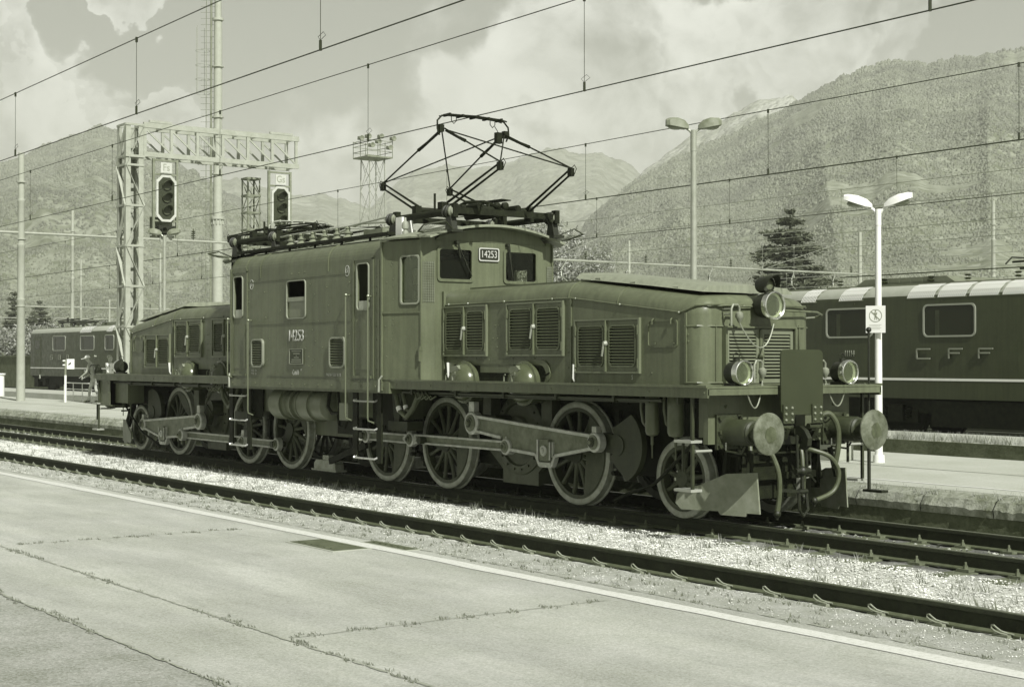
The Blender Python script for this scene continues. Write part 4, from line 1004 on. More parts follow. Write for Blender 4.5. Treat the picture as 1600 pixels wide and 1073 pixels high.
# ---- headlamps
def headlamp(parent, x, y, z, r, s, foot=True):
    b = MB(); b.lathe((x-s*.26, y, z), (s, 0, 0), [(0, .04), (.0, r*.62), (.04, r*.85), (.16, r*.92), (.17, r*.98), (.19, r*.98), (.19, r*.90), (.2, r*.85)], 32)
    b.cyl((x-s*.14, y, z+r*.8), (x-s*.14, y, z+r*1.15), .035, n=10); b.tube([(x-s*.14+s*.0, y-.05, z+r*1.0), (x-s*.14, y-.045, z+r*1.45), (x-s*.14, y, z+r*1.6), (x-s*.14, y+.045, z+r*1.45), (x-s*.14, y+.05, z+r*1.0)], .007, 5)
    if foot: b.box(x-s*.24, x-s*.06, y-.10, y+.10, z-r-.04, z-r*.8); b.box(x-s*.22, x-s*.10, y-.05, y+.05, 1.6 if z < 2 else z-r-.12, z-r)
    o = b.build('headlamp', M_BLACK, parent)
    q = MB(); q.lathe((x-s*.075, y, z), (s, 0, 0), [(0, r*.90), (0, r*1.0), (.05, r*1.04), (.075, r*1.0), (.08, r*.93), (.07, r*.86), (.04, r*.84), (0, r*.90)], 40); q.box(x-s*.05, x-s*.02, y-r*1.12, y-r*.98, z-.015, z+.015); q.build('rim', M_CHROME, o)
    q = MB(); n = 28; prof = [(.0-.13*(1-(k/7.0)**2), r*.86*k/7.0) for k in range(1, 8)]
    vs = []; fs = []
    for h, rr in prof:
        for i in range(n): t = 2*math.pi*i/n; vs.append((x-s*.03+s*h, y+rr*math.cos(t), z+rr*math.sin(t)))
    for k in range(len(prof)-1):
        for i in range(n): fs.append((k*n+i, k*n+(i+1) % n, (k+1)*n+(i+1) % n, (k+1)*n+i))
    fs.append(tuple(range(n))); q.add(vs, fs); q.m = 1; q.sph((x-s*.09, y, z), .022, 5); q.build('reflector', [M_REFL, M_WHITE], o)
    q = MB(); q.lathe((x-s*.022, y, z), (s, 0, 0), [(0, r*.86), (.012, r*.5), (.016, .01)], 28); q.build('lens', M_LENS, o)
    return o
for s in (1, -1):
    for y in (-.87, .90): headlamp(loco, s*9.62, y, 1.75, .145, s)
    headlamp(loco, s*9.25, 0.0, 2.55, .17, s, False)
    b = MB(); z = 2.80; x = s*9.10
    b.lathe((x-s*.12, -.0, z), (s, 0, 0), [(0, .03), (0, .08), (.03, .095), (.16, .10), (.17, .085)], 24)
    n = 14; vs = []
    for k in (0, 1):
        for i in range(n+1): t = R(-15+210*i/n); vs.append((x+s*(.04+.13*k*(.6+.4*math.sin(max(0, t)))), .11*math.cos(t), z+.11*math.sin(t)))
    b.cyl((x-s*.03, 0, 2.60), (x-s*.03, 0, 2.68), .03)
    
    o = b.build('marker_lamp', M_BLACK, loco)
    b = MB(); b.add(vs, [(i, i+1, n+1+i+1, n+1+i) for i in range(n)]); b.build('lamp_hood', M_BLACK, o)
    b = MB(); b.lathe((x+s*.03, 0, z), (s, 0, 0), [(0, .082), (.02, .06), (.03, .01)], 20); b.build('lens', mat('marker_lens', .12, .1), o)
    # lamp cables with sockets
    b = MB()
    def cable(p, mid, q, n=14):
        p, mid, q = map(Vector, (p, mid, q)); b.tube([p.lerp(mid, t).lerp(mid.lerp(q, t), t) for t in [i/n for i in range(n+1)]], .009, 6)
    def socket(y, z, xx):
        b.tube([(xx, y-.10, z-.22), (xx, y-.10, z-.02), (xx, y-.07, z+.03), (xx, y, z+.03), (xx, y+.03, z), (xx, y+.03, z-.05)], .014, 7)
        b.lathe((xx, y+.03, z-.05), (0, 0, -1), [(0, .02), (.02, .045), (.06, .05), (.09, .035), (.13, .015)], 12)
    socket(-.50, 2.52, s*9.12); cable((s*9.12, -.47, 2.34), (s*9.25, -.2, 1.75), (s*9.2, .02, 2.33))
    b.tube([(s*9.0, -.6, 2.44), (s*9.12, -.6, 2.44)], .012, 5); b.tube([(s*9.0, -.60, 2.50), (s*9.12, -.60, 2.50)], .012, 5)
    for y in (-.55, .50):
        socket(y, 1.86, s*9.55); 
        yy = y-.28 if y < 0 else y+.36
        cable((s*9.55, y+.03, 1.66), (s*9.62, (y+yy)/2, 1.05), (s*9.58, yy, 1.62))
        b.tube([(s*9.55, y+.03, 1.62), (s*9.55, y+.03, 1.55)], .012, 5)
    b.build('lamp_cables', mat('cable_grey', .24, .4, .2), loco)

# ---- buffer beam, buffers, couplings, hoses, ploughs, end steps
for s in (1, -1):
    b = MB(); b.box(s*9.26, s*9.34, -1.18, 1.18, .93, 1.57); b.box(s*9.10, s*9.28, -1.1, 1.1, 1.0, 1.5)
    b.box(s*9.0, s*9.62, -1.44, 1.44, 1.50, 1.57)
    for y in (-.9, -.45, .45, .9):
        b.sph((s*9.342, y, 1.36), .022, 4)
    b.build('buffer_beam', M_LOCO, loco)
    b = MB(); b.prism(rrect(-.35, .35, 1.26, 2.02, .07), 'yz', s*9.66, s*9.68)
    for y in (-.24, .24):
        b.m = 1; b.box(s*9.682, s*9.70, y-.09, y+.09, 1.16, 1.38); b.m = 2
        for yy in (-.05, .05):
            for z in (1.20, 1.27, 1.34): b.sph((s*9.702, y+yy, z), .018, 4)
        b.m = 1; b.cyl((s*9.64, y-.10, 1.12), (s*9.64, y+.10, 1.12), .035); b.bar((s*9.34, y, 1.06), (s*9.64, y, 1.10), .08, .06); b.bar((s*9.66, y+.03, 1.12), (s*9.56, y+.06, .98), .05, .05)
    b.build('gangway_plate', [mat('plate_paint', .036, .45, 0, .12, 2), M_LOCO2, M_GALV2], loco)
    for y in (-.875, .875):
        b = MB(); b.box(s*9.34, s*9.375, y-.20, y+.20, .87, 1.27)
        for yy in (-.16, .16):
            for z in (.91, 1.07, 1.23): b.cyl((s*9.37, y+yy, z), (s*9.41, y+yy, z), .026, n=6)
        b.lathe((s*9.37, y, 1.07), (s, 0, 0), [(0, .175), (.04, .155), (.07, .15), (.36, .15), (.38, .135), (.40, .14), (.42, .12), (.42, .10), (.62, .10)], 32)
        b.tube([(s*9.45, y-.13, .95), (s*9.47, y-.15, .86), (s*9.72, y-.15, .84), (s*9.76, y-.13, .92)], .012, 6)
        o = b.build('buffer', M_LOCO2, loco)
        q = MB(); q.lathe((s*9.97, y, 1.07), (s, 0, 0), [(0, .11), (.012, .225), (.025, .24), (.04, .238), (.052, .20), (.060, .12), (.064, .02)], 44); q.m = 1; vs = [(s*10.0345, y+(.085+.03*noise.noise((k*.7, y*9, 1)))*math.cos(k*.314), 1.06+(.095+.03*noise.noise((k*.7, y*9, 5)))*math.sin(k*.314)) for k in range(20)]; q.add(vs, [tuple(range(20))]); q.build('buffer_head', [M_BUF, mat('grease', .085, .3, 0, .4, 12)], o)
    # draw hook and screw coupling
    b = MB(); b.box(s*9.34, s*9.42, -.16, .16, .90, 1.22); b.cyl((s*9.38, 0, 1.06), (s*9.60, 0, 1.06), .055)
    hook = [(9.56, 1.12), (9.66, 1.13), (9.74, 1.08), (9.80, .99), (9.79, .90), (9.72, .85), (9.66, .86), (9.67, .92), (9.71, .95), (9.69, 1.0), (9.62, 1.02), (9.56, 1.0)]
    b.prism([(s*x, z) for x, z in hook], 'xz', -.035, .035)
    for y in (-.07, .07): b.tube([(s*9.66, y, 1.02), (s*9.68, y*1.1, .62)], .016, 7)
    b.cyl((s*9.68, -.12, .60), (s*9.68, .12, .60), .035); b.cyl((s*9.68, 0, .62), (s*9.68, 0, .36), .024); b.sph((s*9.68, 0, .60), .06, 5); b.cyl((s*9.68, -.07, .36), (s*9.68, .07, .36), .03)
    b.tube([(s*9.68, -.06, .36), (s*9.70, -.07, .15), (s*9.69, 0, .07), (s*9.70, .07, .15), (s*9.68, .06, .36)], .02, 7)
    b.bar((s*9.69, -.02, .36), (s*9.69, -.42, .40), .03, .04)
    b.build('screw_coupling', M_BLACK, loco)
    # brake and heating hoses
    def hose(pts, r, nm='brake_hose', end=True):
        P = [Vector(p) for p in pts]; out_ = []
        for i in range(len(P)-1):
            a, b0, c, d = P[max(i-1, 0)], P[i], P[i+1], P[min(i+2, len(P)-1)]
            for k in range(6):
                t = k/6; out_.append(.5*((2*b0)+(-a+c)*t+(2*a-5*b0+4*c-d)*t*t+(-a+3*b0-3*c+d)*t**3))
        out_.append(P[-1]); q = MB(); q.tube(out_, r, 9); 
        if end: e_ = P[-1]; q.m = 1; q.sph(e_, r*1.6, 5); q.cyl(e_, e_+Vector((0, 0, -.07)), r*.9, r*.5); q.cyl(P[0], P[0]+Vector((0, 0, .03)), r*1.4)
        q.build(nm, [M_RUBBER, M_BLACK], loco)
    hose([(s*9.45, -.52, .98), (s*9.62, -.50, .88), (s*9.74, -.46, .62), (s*9.74, -.44, .35), (s*9.72, -.46, .13)], .030)
    hose([(s*9.45, -.62, .92), (s*9.50, -.66, .78), (s*9.52, -.72, .60), (s*9.52, -.74, .50)], .028)
    hose([(s*9.42, .50, 1.0), (s*9.55, .42, 1.20), (s*9.62, .52, 1.26), (s*9.66, .62, 1.1), (s*9.66, .63, .85), (s*9.62, .60, .60)], .034, end=False)
    hose([(s*9.45, .28, .84), (s*9.55, .34, .82), (s*9.66, .50, .74), (s*9.70, .60, .55), (s*9.68, .52, .34), (s*9.66, .22, .24)], .028)
    hose([(s*9.42, .20, .90), (s*9.50, .18, .80), (s*9.56, .14, .50), (s*9.58, .12, .28)], .026)
    b = MB()
    for y, z in ((-.52, 1.0), (.50, 1.0), (.22, .90)): b.box(s*9.34, s*9.47, y-.035, y+.035, z-.03, z+.03); b.bar((s*9.44, y, z), (s*9.44, y, z+.12), .02, .02)
    b.tube([(s*9.4, -.9, .80), (s*9.4, .9, .80)], .018, 6); b.bar((s*9.25, -.7, .52), (s*9.25, .7, .52), .06, .08); b.bar((s*9.3, .15, .86), (s*9.5, .42, .44), .018, .018)
    for y in (-.68, .68): b.bar((s*9.25, y, .95), (s*9.25, y, .35), .05, .10)
    b.bar((s*9.2, -.2, .95), (s*9.25, -.5, .40), .03, .05); b.box(s*9.05, s*9.2, -.4, .4, .25, .5); b.box(s*8.95, s*9.25, -.56, .56, .55, .98)
    b.build('end_pipework', M_DARK, loco)
    # plough plates
    for e in (-1, 1):
        b = MB(); pts = [(8.58, .20), (8.60, .31), (8.70, .38), (8.92, .43), (9.28, .58), (9.68, .61), (9.72, .14), (9.55, .14), (9.53, .10), (9.20, .10), (9.17, .14), (8.66, .13)]
        def yy(x): return e*(.98-.26*(x-8.58)/1.14) if True else 0
        vs = [(s*x, yy(x), z) for x, z in pts]+[(s*x, yy(x)+e*.02, z) for x, z in pts]; n = len(pts)
        b.add(vs, [tuple(range(n)), tuple(range(n, 2*n))[::-1]]+[(i, (i+1) % n, n+(i+1) % n, n+i) for i in range(n)])
        b.build('rail_plough', mat('plough_paint', .20, .5, 0, .25, 6, .1), loco)
        b = MB(); b.bar((s*9.2, e*.72, .9), (s*9.2, e*.80, .45), .06, .05); b.build('plough_bracket', M_DARK, loco); b = MB(); b.bar((s*9.5, e*.66, .85), (s*9.55, e*.72, .5), .05, .04); b.build('plough_bracket', M_DARK, loco)
    # shunter's steps hanging from the footplate corners
    for e in (-1, 1):
        b = MB(); x = s*9.34; b.bar((x, e*1.42, 1.50), (x, e*1.42, .42), .035, .03); b.m = 1
        b.box(x-.26, x+.03, e*1.30, e*1.47, .955, .985); b.box(x-.26, x+.03, e*1.30, e*1.47, .40, .43); b.m = 0; b.bar((x-.2, e*1.38, .95), (x-.2, e*1.38, .62), .03, .02)
        b.tube([(x, e*1.40, .86), (x, e*1.15, .86)], .016, 6)
        b.m = 1; b.tube([(x+.02, e*1.15, .86), (x+.02, e*1.40, .86)], .018, 6)
        b.build('shunter_step', [M_LOCO2, mat('worn_step', .40, .4, .3)], loco)
        # tall slim corner post with ball top on the far side, drain cylinders near the carrying wheel
        if e > 0:
            q = MB(); q.cyl((s*9.50, 1.36, .95), (s*9.50, 1.36, 2.25), .014); q.sph((s*9.50, 1.36, 2.27), .035, 5); q.cyl((s*9.50, 1.36, .28), (s*9.50, 1.36, 1.0), .022); q.box(s*9.50-.05, s*9.50+.25, 1.30, 1.42, .28, .31); q.build('corner_post', M_BLACK, loco)
        q = MB()
        for xc, r, z0 in ((8.30, .085, .98), (8.72, .10, .98)):
            q.lathe((s*xc, e*1.12, z0), (0, 0, 1), [(0, .02), (.02, r*.8), (.06, r), (.48, r), (.50, r*.9)], 20); q.cyl((s*xc, e*1.12, z0-.10), (s*xc, e*1.12, z0+.02), .018); q.cyl((s*xc, e*1.12, z0-.26), (s*xc, e*1.12, z0-.1), .009)
            q.tube([(s*xc-.1, e*1.12, z0+.12), (s*xc-.16, e*1.12, z0+.16), (s*xc-.2, e*1.12, z0+.32), (s*xc-.2, e*1.12, z0+.5)], .02, 7)
        q.build('drain_reservoir', mat('drain_paint', .11, .35, 0, .2, 5), loco)
        q = MB(); q.tube([(s*8.9, e*1.0, 1.35), (s*8.86, e*1.0, .9), (s*8.3, e*.95, .5), (s*8.1, e*.93, .38), (s*7.55, e*.9, .22), (s*7.3, e*.88, .12)], .022, 7)
        q.tube([(s*9.1, e*1.02, 1.4), (s*9.02, e*1.02, 1.15), (s*9.06, e*1.02, .9)], .03, 7)
        q.build('sand_pipe', M_DARK, loco)
# box under the rear corner of the footplate
b = MB(); b.box(-9.36, -8.72, -1.40, -1.10, .93, 1.47); b.box(-8.70, -8.0, -1.30, -.95, 1.0, 1.47); b.box(-8.9, -8.72, -1.41, -1.09, .95, 1.46)
for z in (1.0, 1.2, 1.4): b.sph((-9.2, -1.402, z), .014, 3); b.sph((-8.8, -1.412, z), .014, 3)
b.build('equipment_box', M_LOCO, loco)

# ---- roof gear: walkway boards, insulators, bus bars
b = MB()
for e in (-1, 1):
    b.box(-2.95, 2.35, e*1.12, e*1.24, 3.80, 3.845)
    for x in (-2.8, -1.9, -1.0, -.1, .8, 1.7, 2.3): b.bar((x, e*1.18, 3.70), (x, e*1.18, 3.80), .03, .03)
    b.box(-2.62, 2.62, e*1.24, e*1.30, 3.712, 3.735)
b.build('walkway_boards', M_DARK, loco)
for x in (-1.49, -1.11, -.69, -.27, .15, .51):
    for y in (-.90, .55):
        b = MB(); b.lathe((x, y, 3.80), (0, 0, 1), [(0, .06), (.03, .06), (.04, .115), (.05, .12), (.13, .05), (.15, .045), (.16, .07), (.18, .07), (.19, .04), (.22, .035), (.24, .05), (.27, .02)], 18)
        b.build('insulator', mat('glazed_insulator', .20, .12, 0), loco)
b = MB()
for y in (-.90, .55): b.tube([(-1.9, y, 4.05), (-1.49, y, 4.07), (.51, y, 4.07), (.9, y, 4.09), (1.75, y+.0, 4.13)], .014, 6)
b.tube([(-.6, -.5, 4.05), (-.1, -.3, 4.20), (.5, -.2, 4.18), (1.2, -.2, 4.13), (1.6, -.3, 3.95)], .022, 7)
b.tube([(.3, -.9, 4.07), (.32, .55, 4.07)], .014, 6); b.tube([(-1.11, -.9, 4.07), (-1.1, .55, 4.07)], .014, 6)
b.build('bus_bars', M_GALV, loco)
b = MB(); b.box(.75, 1.35, -.75, -.2, 3.80, 4.00); b.box(1.4, 1.6, -.7, -.35, 3.8, 3.95); b.box(-.9, .3, -.25, .3, 3.88, 4.0); b.box(-1.6, -1.1, -.5, 0, 3.85, 3.98)
for x in (.8, 1.0, 1.2, 1.45): b.cyl((x, -.4, 3.95), (x, -.4, 4.06), .04)
b.build('roof_boxes', MATS.setdefault('roofbox', mat('roof_box_paint', .17, .5, 0, .3, 5)), loco)
b = MB(); b.box(2.20, 2.38, -1.02, -.82, 3.80, 4.08); b.build('white_cabinet', M_WHITE, loco)
b = MB(); b.lathe((2.58, -1.08, 3.80), (0, 0, 1), [(0, .05), (.04, .05), (.05, .03), (.07, .03), (.08, .05), (.12, .055), (.17, .05), (.20, .02), (.25, .015)], 16); b.build('whistle', M_GALV, loco)

# ---- pantographs
def pantograph(xc, up, parent, s=1):
    zb = 4.07
    b = MB()
    for sx in (-1, 1):
        for sy in (-1, 1):
            x, y = xc+sx*.80, sy*.93
            b.m = 2; b.prism([(x-.10, 3.78), (x+.10+.14*(-sx > 0), 3.78), (x+.04, zb-.04), (x-.05, zb-.02)], 'xz', y-.05, y+.05)
            b.box(x-.16, x+.16, y-.10, y+.10, 3.76, 3.80)
            b.m = 2; b.lathe((x-.14*1, y, zb), (1, 0, 0), [(0, .02), (.0, .085), (.03, .10), (.05, .10), (.06, .075), (.08, .075), (.09, .10), (.13, .10), (.14, .07)], 22)
            b.m = 1; b.lathe((x+.02, y, zb), (1, 0, 0), [(0, .085), (.03, .085), (.04, .07), (.07, .06), (.08, .02)], 20)
            b.m = 0; b.box(x+.02, x+.12, y-.04, y+.04, zb-.09, zb+.11)
    for sy in (-1, 1): b.cyl((xc-.75, sy*.93, zb+.0), (xc+.75, sy*.93, zb), .05, n=12)
    for sx in (-1, 1):
        b.box(xc+sx*.86-.03, xc+sx*.86+.03, -.93, .93, zb-.03, zb+.06)
        for k in range(7): b.cyl((xc+sx*.86, -.8+k*.26, zb+.061), (xc+sx*.86, -.8+k*.26, zb+.063), .02, n=8)
    for sx in (-1, 1):
        b.cyl((xc+sx*.36, -.78, zb+.12), (xc+sx*.36, .78, zb+.12), .045, n=12)
        b.box(xc+sx*.36-.06, xc+sx*.36+.06, -.85, -.75, zb-.04, zb+.18); b.box(xc+sx*.36-.06, xc+sx*.36+.06, .75, .85, zb-.04, zb+.18)
    for y in (-.35, .35): b.cyl((xc-.7, y, zb+.10), (xc+.7, y, zb+.12), .055, n=12); b.lathe((xc-.3, y, zb+.11), (1, 0, 0), [(0, .055), (.02, .09), (.3, .09), (.32, .055)], 14)
    b.cyl((xc+.35, -.93, zb), (xc+.35, -.93, zb+.3), .018)
    for k in range(9): b.lathe((xc-.55+k*.13, .12+.05*(k % 3), zb+.17), (1, 0, 0), [(0, .03), (.01, .055+.01*(k % 2)), (.07, .055), (.08, .03)], 10)
    b.tube([(xc-.5, -.1, zb+.15), (xc-.2, .0, zb+.27), (xc+.15, .1, zb+.25), (xc+.5, .15, zb+.14)], .03, 7); b.bar((xc-.3, .3, zb+.28), (xc+.25, .45, zb+.30), .22, .015)
    o = b.build('pantograph', [M_DARK, M_GALV2, M_BLACK], parent)
    kn = {1: (1.63, 4.67), 0: (1.70, 4.20)}[up]; ap = {1: 5.41, 0: 4.33}[up]
    for sx in (-1, 1):
        for sy in (-1, 1):
            q = MB(); px, kx = xc+sx*.36, xc+sx*kn[0]; y0, y1 = sy*.74, sy*.64
            q.m = 0
            q.cyl((px, y0, zb+.16), (kx-sx*.05, y1, kn[1]+.035), .020, .015, n=8); q.cyl((px-sx*.03, y0, zb+.06), (kx-sx*.02, y1, kn[1]-.035), .020, .015, n=8)
            q.box(kx-.05, kx+.04, y1-.03, y1+.03, kn[1]-.06, kn[1]+.06); q.sph((kx, y1, kn[1]+.05), .03, 4)
            q.tube([(kx, y1, kn[1]+.05), (kx+sx*.08, y1, kn[1]+.10), (kx+sx*.13, y1, kn[1]+.04), (kx+sx*.08, y1, kn[1]-.04), (kx, y1, kn[1]-.03)], .006, 5)
            q.build('lower_arm', M_DARK, o)
    q = MB()
    for sx in (-1, 1):
        kx = xc+sx*kn[0]; zk = kn[1]+.06; 
        for sy in (-1, 1):
            A = Vector((kx, sy*.64, zk)); Z = Vector((xc+sx*.05, sy*.56, ap)); q.cyl(A, Z, .013, .013, n=8)
            m1 = A.lerp(Z, .62); q.cyl(m1, Z+Vector((sx*.03, 0, -.04)), .028, .014, n=8)
        # diagonal stays meeting at a cross
        q.cyl((kx, -.64, zk), (xc+sx*.06, .54, ap-.02), .011, n=7); 
        if up: q.cyl((kx, .64, zk), (xc+sx*.06, -.54, ap-.02), .011, n=7)
    q.build('upper_arms', M_DARK, o)
    q = MB(); hz = ap+.22 if up else ap+.10
    def bow(dx): return [(xc+dx, -.62, hz-.32), (xc+dx, -.66, hz-.22), (xc+dx, -.66, hz-.10), (xc+dx, -.58, hz-.02), (xc+dx, -.48, hz+.0), (xc+dx, 0, hz+.015), (xc+dx, .48, hz), (xc+dx, .58, hz-.02), (xc+dx, .66, hz-.10), (xc+dx, .67, hz-.22), (xc+dx, .62, hz-.32)]
    q.tube(bow(0.0), .014, 7); q.tube(bow(-.07)[3:8], .012, 6); q.tube(bow(.07)[3:8], .012, 6)
    for a in range(5): y = -.48+.24*a; q.box(xc-.09, xc+.09, y-.015, y+.015, hz-.02, hz+.02)
    for y in (-.36, .36):
        q.tube([(xc, y-.045, hz), (xc, y-.045, hz-.08), (xc, y, hz-.125), (xc, y+.045, hz-.08), (xc, y+.045, hz)], .007, 5)
    for y in (-.60, .60): q.box(xc-.04, xc+.04, y-.04, y+.04, ap-.05, ap+.06)
    q.tube([(xc, .40, hz-.1), (xc, .48, ap+.02)], .006, 5); q.box(xc-.04, xc+.04, .42, .52, ap-.14, ap+.03)
    q.build('collector_bow', M_DARK if up else M_GALV, o)
    return o
pantograph(2.82, 1, loco); pantograph(-2.82, 0, loco)
# ================================================================ MODERN ENGINES BEHIND
def modern_engine(xc, Yn, length, label, letters, let_x, number, num_x, wins, doors, panto_x, vents, hatch):
    t = empty('modern_locomotive', (xc, Yn+1.45, 0)); tag(t, label, 'locomotive', 'modern red engines on the far track')
    hl = length/2; b = MB()
    def section(x, k):
        w_ = 1.45-.10*k; prof = [(-w_, 1.0), (-w_, 3.30-.05*k)]
        for i in range(1, 7): a = R(90)*i/6; prof.append((-(w_-.42*(1-math.cos(a))), 3.30-.05*k+.36*math.sin(a)))
        prof.append((0, 3.72-.1*k)); return [(x, y, z) for y, z in prof+[(-y, z) for y, z in prof[-2::-1]]]
    secs = [(-hl, 1.6, 1), (-hl+.12, .6, 1), (-hl+.35, 0, 1), (hl-.35, 0, 1), (hl-.12, .6, 1), (hl, 1.6, 1)]
    rings = [section(x, k) for x, k, _ in secs]; n = len(rings[0])
    for r in rings: b.v += r
    for k in range(len(rings)-1):
        for i in range(n-1):
            b.f.append((k*n+i, (k+1)*n+i, (k+1)*n+i+1, k*n+i+1)); b.mi.append(1 if 2 <= i <= n-4 else 0)
    for k in (0, len(rings)-1): b.f.append(tuple(k*n+i for i in range(n))); b.mi.append(0)
    b.add([(-hl+.3, -1.45, 1.0), (hl-.3, -1.45, 1.0), (hl-.3, 1.45, 1.0), (-hl+.3, 1.45, 1.0)], [(0,1,2,3)])
    body = b.build('body', [M_RED, M_REDROOF], t)
    b = MB()
    b.box(-hl+.3, hl-.3, -1.458, -1.4495, 1.42, 1.475)
    for s in (-1, 1): b.box(s*(hl-.02), s*(hl-.30), -1.25, 1.25, 1.42, 1.475) if False else None
    b.build('waist_stripe', M_WHITE, t)
    for x0, x1, z0, z1 in wins:
        b = MB(); b.frame(rrect(x0-.04, x1+.04, z0-.04, z1+.04, .13), rrect(x0, x1, z0, z1, .10), 'xz', -1.449, -1.475); b.m = 1; b.prism(rrect(x0, x1, z0, z1, .10), 'xz', -1.449, -1.455)
        b.m = 2; b.box(x0+.3, x0+.42, -1.457, -1.456, z0+.0, z1-.10)
        b.build('window', [mat('window_rubber', .34, .4, .3), mat('far_window', .018, .15, spec=.4), M_LOCO2], body)
    for x0, x1, z0, z1 in doors:
        b = MB(); b.box(x0, x1, -1.462, -1.449, z0, z1); b.m = 1; b.box(x0+.15, x1-.15, -1.468, -1.4625, z0+(z1-z0)*.60, z1-.2); b.build('cab_door', [M_RED, mat('far_window', .018, .15, spec=.4)], body)
    for x0, x1 in vents:
        b = MB(); m = int((x1-x0)/.05)
        for i in range(m):
            xa = x0+(x1-x0)*i/m; xb = x0+(x1-x0)*(i+.62)/m; sh = .12
            pts = [(-(1.455-.42*(1-math.cos(a))), 3.30+.365*math.sin(a)) for a in (R(6), R(30), R(55), R(75))]
            for k in range(3):
                q = [(xa+sh*k/3, pts[k][0]-.012, pts[k][1]), (xb+sh*k/3, pts[k][0]-.012, pts[k][1]), (xb+sh*(k+1)/3, pts[k+1][0]-.012, pts[k+1][1]+.012), (xa+sh*(k+1)/3, pts[k+1][0]-.012, pts[k+1][1]+.012)]
                b.add(q, [(0,1,2,3)])
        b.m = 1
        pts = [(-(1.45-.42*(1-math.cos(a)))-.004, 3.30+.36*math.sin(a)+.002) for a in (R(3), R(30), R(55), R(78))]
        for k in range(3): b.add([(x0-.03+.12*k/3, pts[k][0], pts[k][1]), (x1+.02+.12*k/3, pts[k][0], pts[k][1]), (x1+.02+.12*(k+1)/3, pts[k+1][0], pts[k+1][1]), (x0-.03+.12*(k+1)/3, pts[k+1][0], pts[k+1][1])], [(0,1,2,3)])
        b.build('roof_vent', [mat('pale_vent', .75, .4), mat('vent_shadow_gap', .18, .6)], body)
    for ch, x in zip(letters, let_x):
        q = MB(); segs = {'C': ((.19,.11,-.19,.11),(-.19,.11,-.19,-.11),(-.19,-.11,.19,-.11)), 'F': ((-.17,-.11,-.17,.11),(-.17,.11,.20,.11),(-.17,.015,.12,.015)), 'S': ((.17,.11,-.17,.11),(-.17,.11,-.17,.0),(-.17,.0,.17,.0),(.17,.0,.17,-.11),(.17,-.11,-.17,-.11)), 'B': ((-.17,-.11,-.17,.11),(-.17,.11,.14,.11),(-.17,.0,.17,.0),(-.17,-.11,.17,-.11),(.15,.11,.15,.0),(.17,.0,.17,-.11))}[ch]
        for a_, b_, c_, d_ in segs: q.bar((x+a_, -1.485, 2.04+b_), (x+c_, -1.485, 2.04+d_), .035, .028, (0, 1, 0))
        q.build('raised_letter', mat('raised_letters', .30, .3, .5), t)
    text('number_lettering', number, .21, .01, mat('raised_letters', .34, .3, .5), t, (num_x, -1.465, 2.05), FACE_Y, .62)
    # underframe
    b = MB(); b.box(-hl+.8, hl-.8, -1.1, 1.1, .65, 1.0)
    for s in (-1, 1):
        bx = s*(hl-3.45)
        b.box(bx-2.0, bx+2.0, -1.12, -1.02, .42, .72); b.box(bx-2.0, bx+2.0, 1.02, 1.12, .42, .72)
        for x in (bx-1.4, bx+1.4):
            b.box(x-.22, x+.22, -1.22, -1.02, .45, .85)
            for k in range(5): b.lathe((x-.33, -1.12, .5+k*.06), (0, 0, 1), [(0, .07), (.03, .09), (.05, .07)], 10); b.lathe((x+.33, -1.12, .5+k*.06), (0, 0, 1), [(0, .07), (.03, .09), (.05, .07)], 10)
        b.box(bx-.5, bx+.5, -1.2, -1.0, .30, .50); b.box(s*(hl-.2), s*(hl-.9), -1.2, 1.2, .35, 1.0)
    b.box(-1.6, 1.6, -1.2, 1.2, .35, .95)
    b.build('underframe', M_DARK, t)
    for s in (-1, 1):
        for x in (s*(hl-3.45)-1.4, s*(hl-3.45)+1.4):
            for e in (-1, 1):
                q = MB(); q.lathe((x, e*.70, .63), (0, e, 0), [(0, .65), (.03, .65), (.03, .63), (.14, .63), (.14, .54), (.11, .50), (.09, .18), (.16, .16), (.17, .02)], 28); q.build('wheel', [M_DARK], t)
        for y in (-.875, .875):
            q = MB(); q.lathe((s*(hl-.05), y, 1.05), (s, 0, 0), [(0, .12), (.5, .12), (.5, .23), (.56, .23)], 20); q.build('buffer', M_BLACK, t)
    # roof gear
    b = MB(); b.box(hatch[0], hatch[1], -.9, .9, 3.62, 3.86); b.prism([(hatch[0]-.6, 3.68), (hatch[0], 3.68), (hatch[0], 3.86), (hatch[0]-.25, 3.86)], 'xz', -.9, .9); b.prism([(hatch[1]+.5, 3.68), (hatch[1], 3.68), (hatch[1], 3.86), (hatch[1]+.2, 3.86)], 'xz', -.9, .9)
    for k in range(5):
        xx = hatch[0]+.2+k*(hatch[1]-hatch[0]-.3)/5; b.box(xx, xx+(hatch[1]-hatch[0])/7, -.906, -.90, 3.70, 3.82)
    b.box(-hl+.6, hl-.6, -1.06, -1.0, 3.62, 3.70)
    b.build('roof_hatch', mat('far_roof_gear', .17, .5, 0, .2, 4), t)
    b = MB(); pts = []
    for x in (-4.6, -3.2, -1.8, -.75, .6, 1.9, 3.3):
        if abs(x-panto_x) < 1.2: continue
        for k in range(3): b.lathe((x, -.95, 3.66+k*.08), (0, 0, 1), [(0, .03), (.0, .05), (.03, .09), (.05, .05)], 10)
        pts.append((x, -.95, 3.95))
    b.m = 1
    pp = []
    for i, p in enumerate(pts):
        pp.append(p)
        if i+1 < len(pts): pp.append(((p[0]+pts[i+1][0])/2, -.95, 3.98-.02*(pts[i+1][0]-p[0])))
    b.tube(pp, .014, 5)
    b.build('roof_insulators', [M_INS, M_WIRE], t)
    b = MB(); z = 3.95
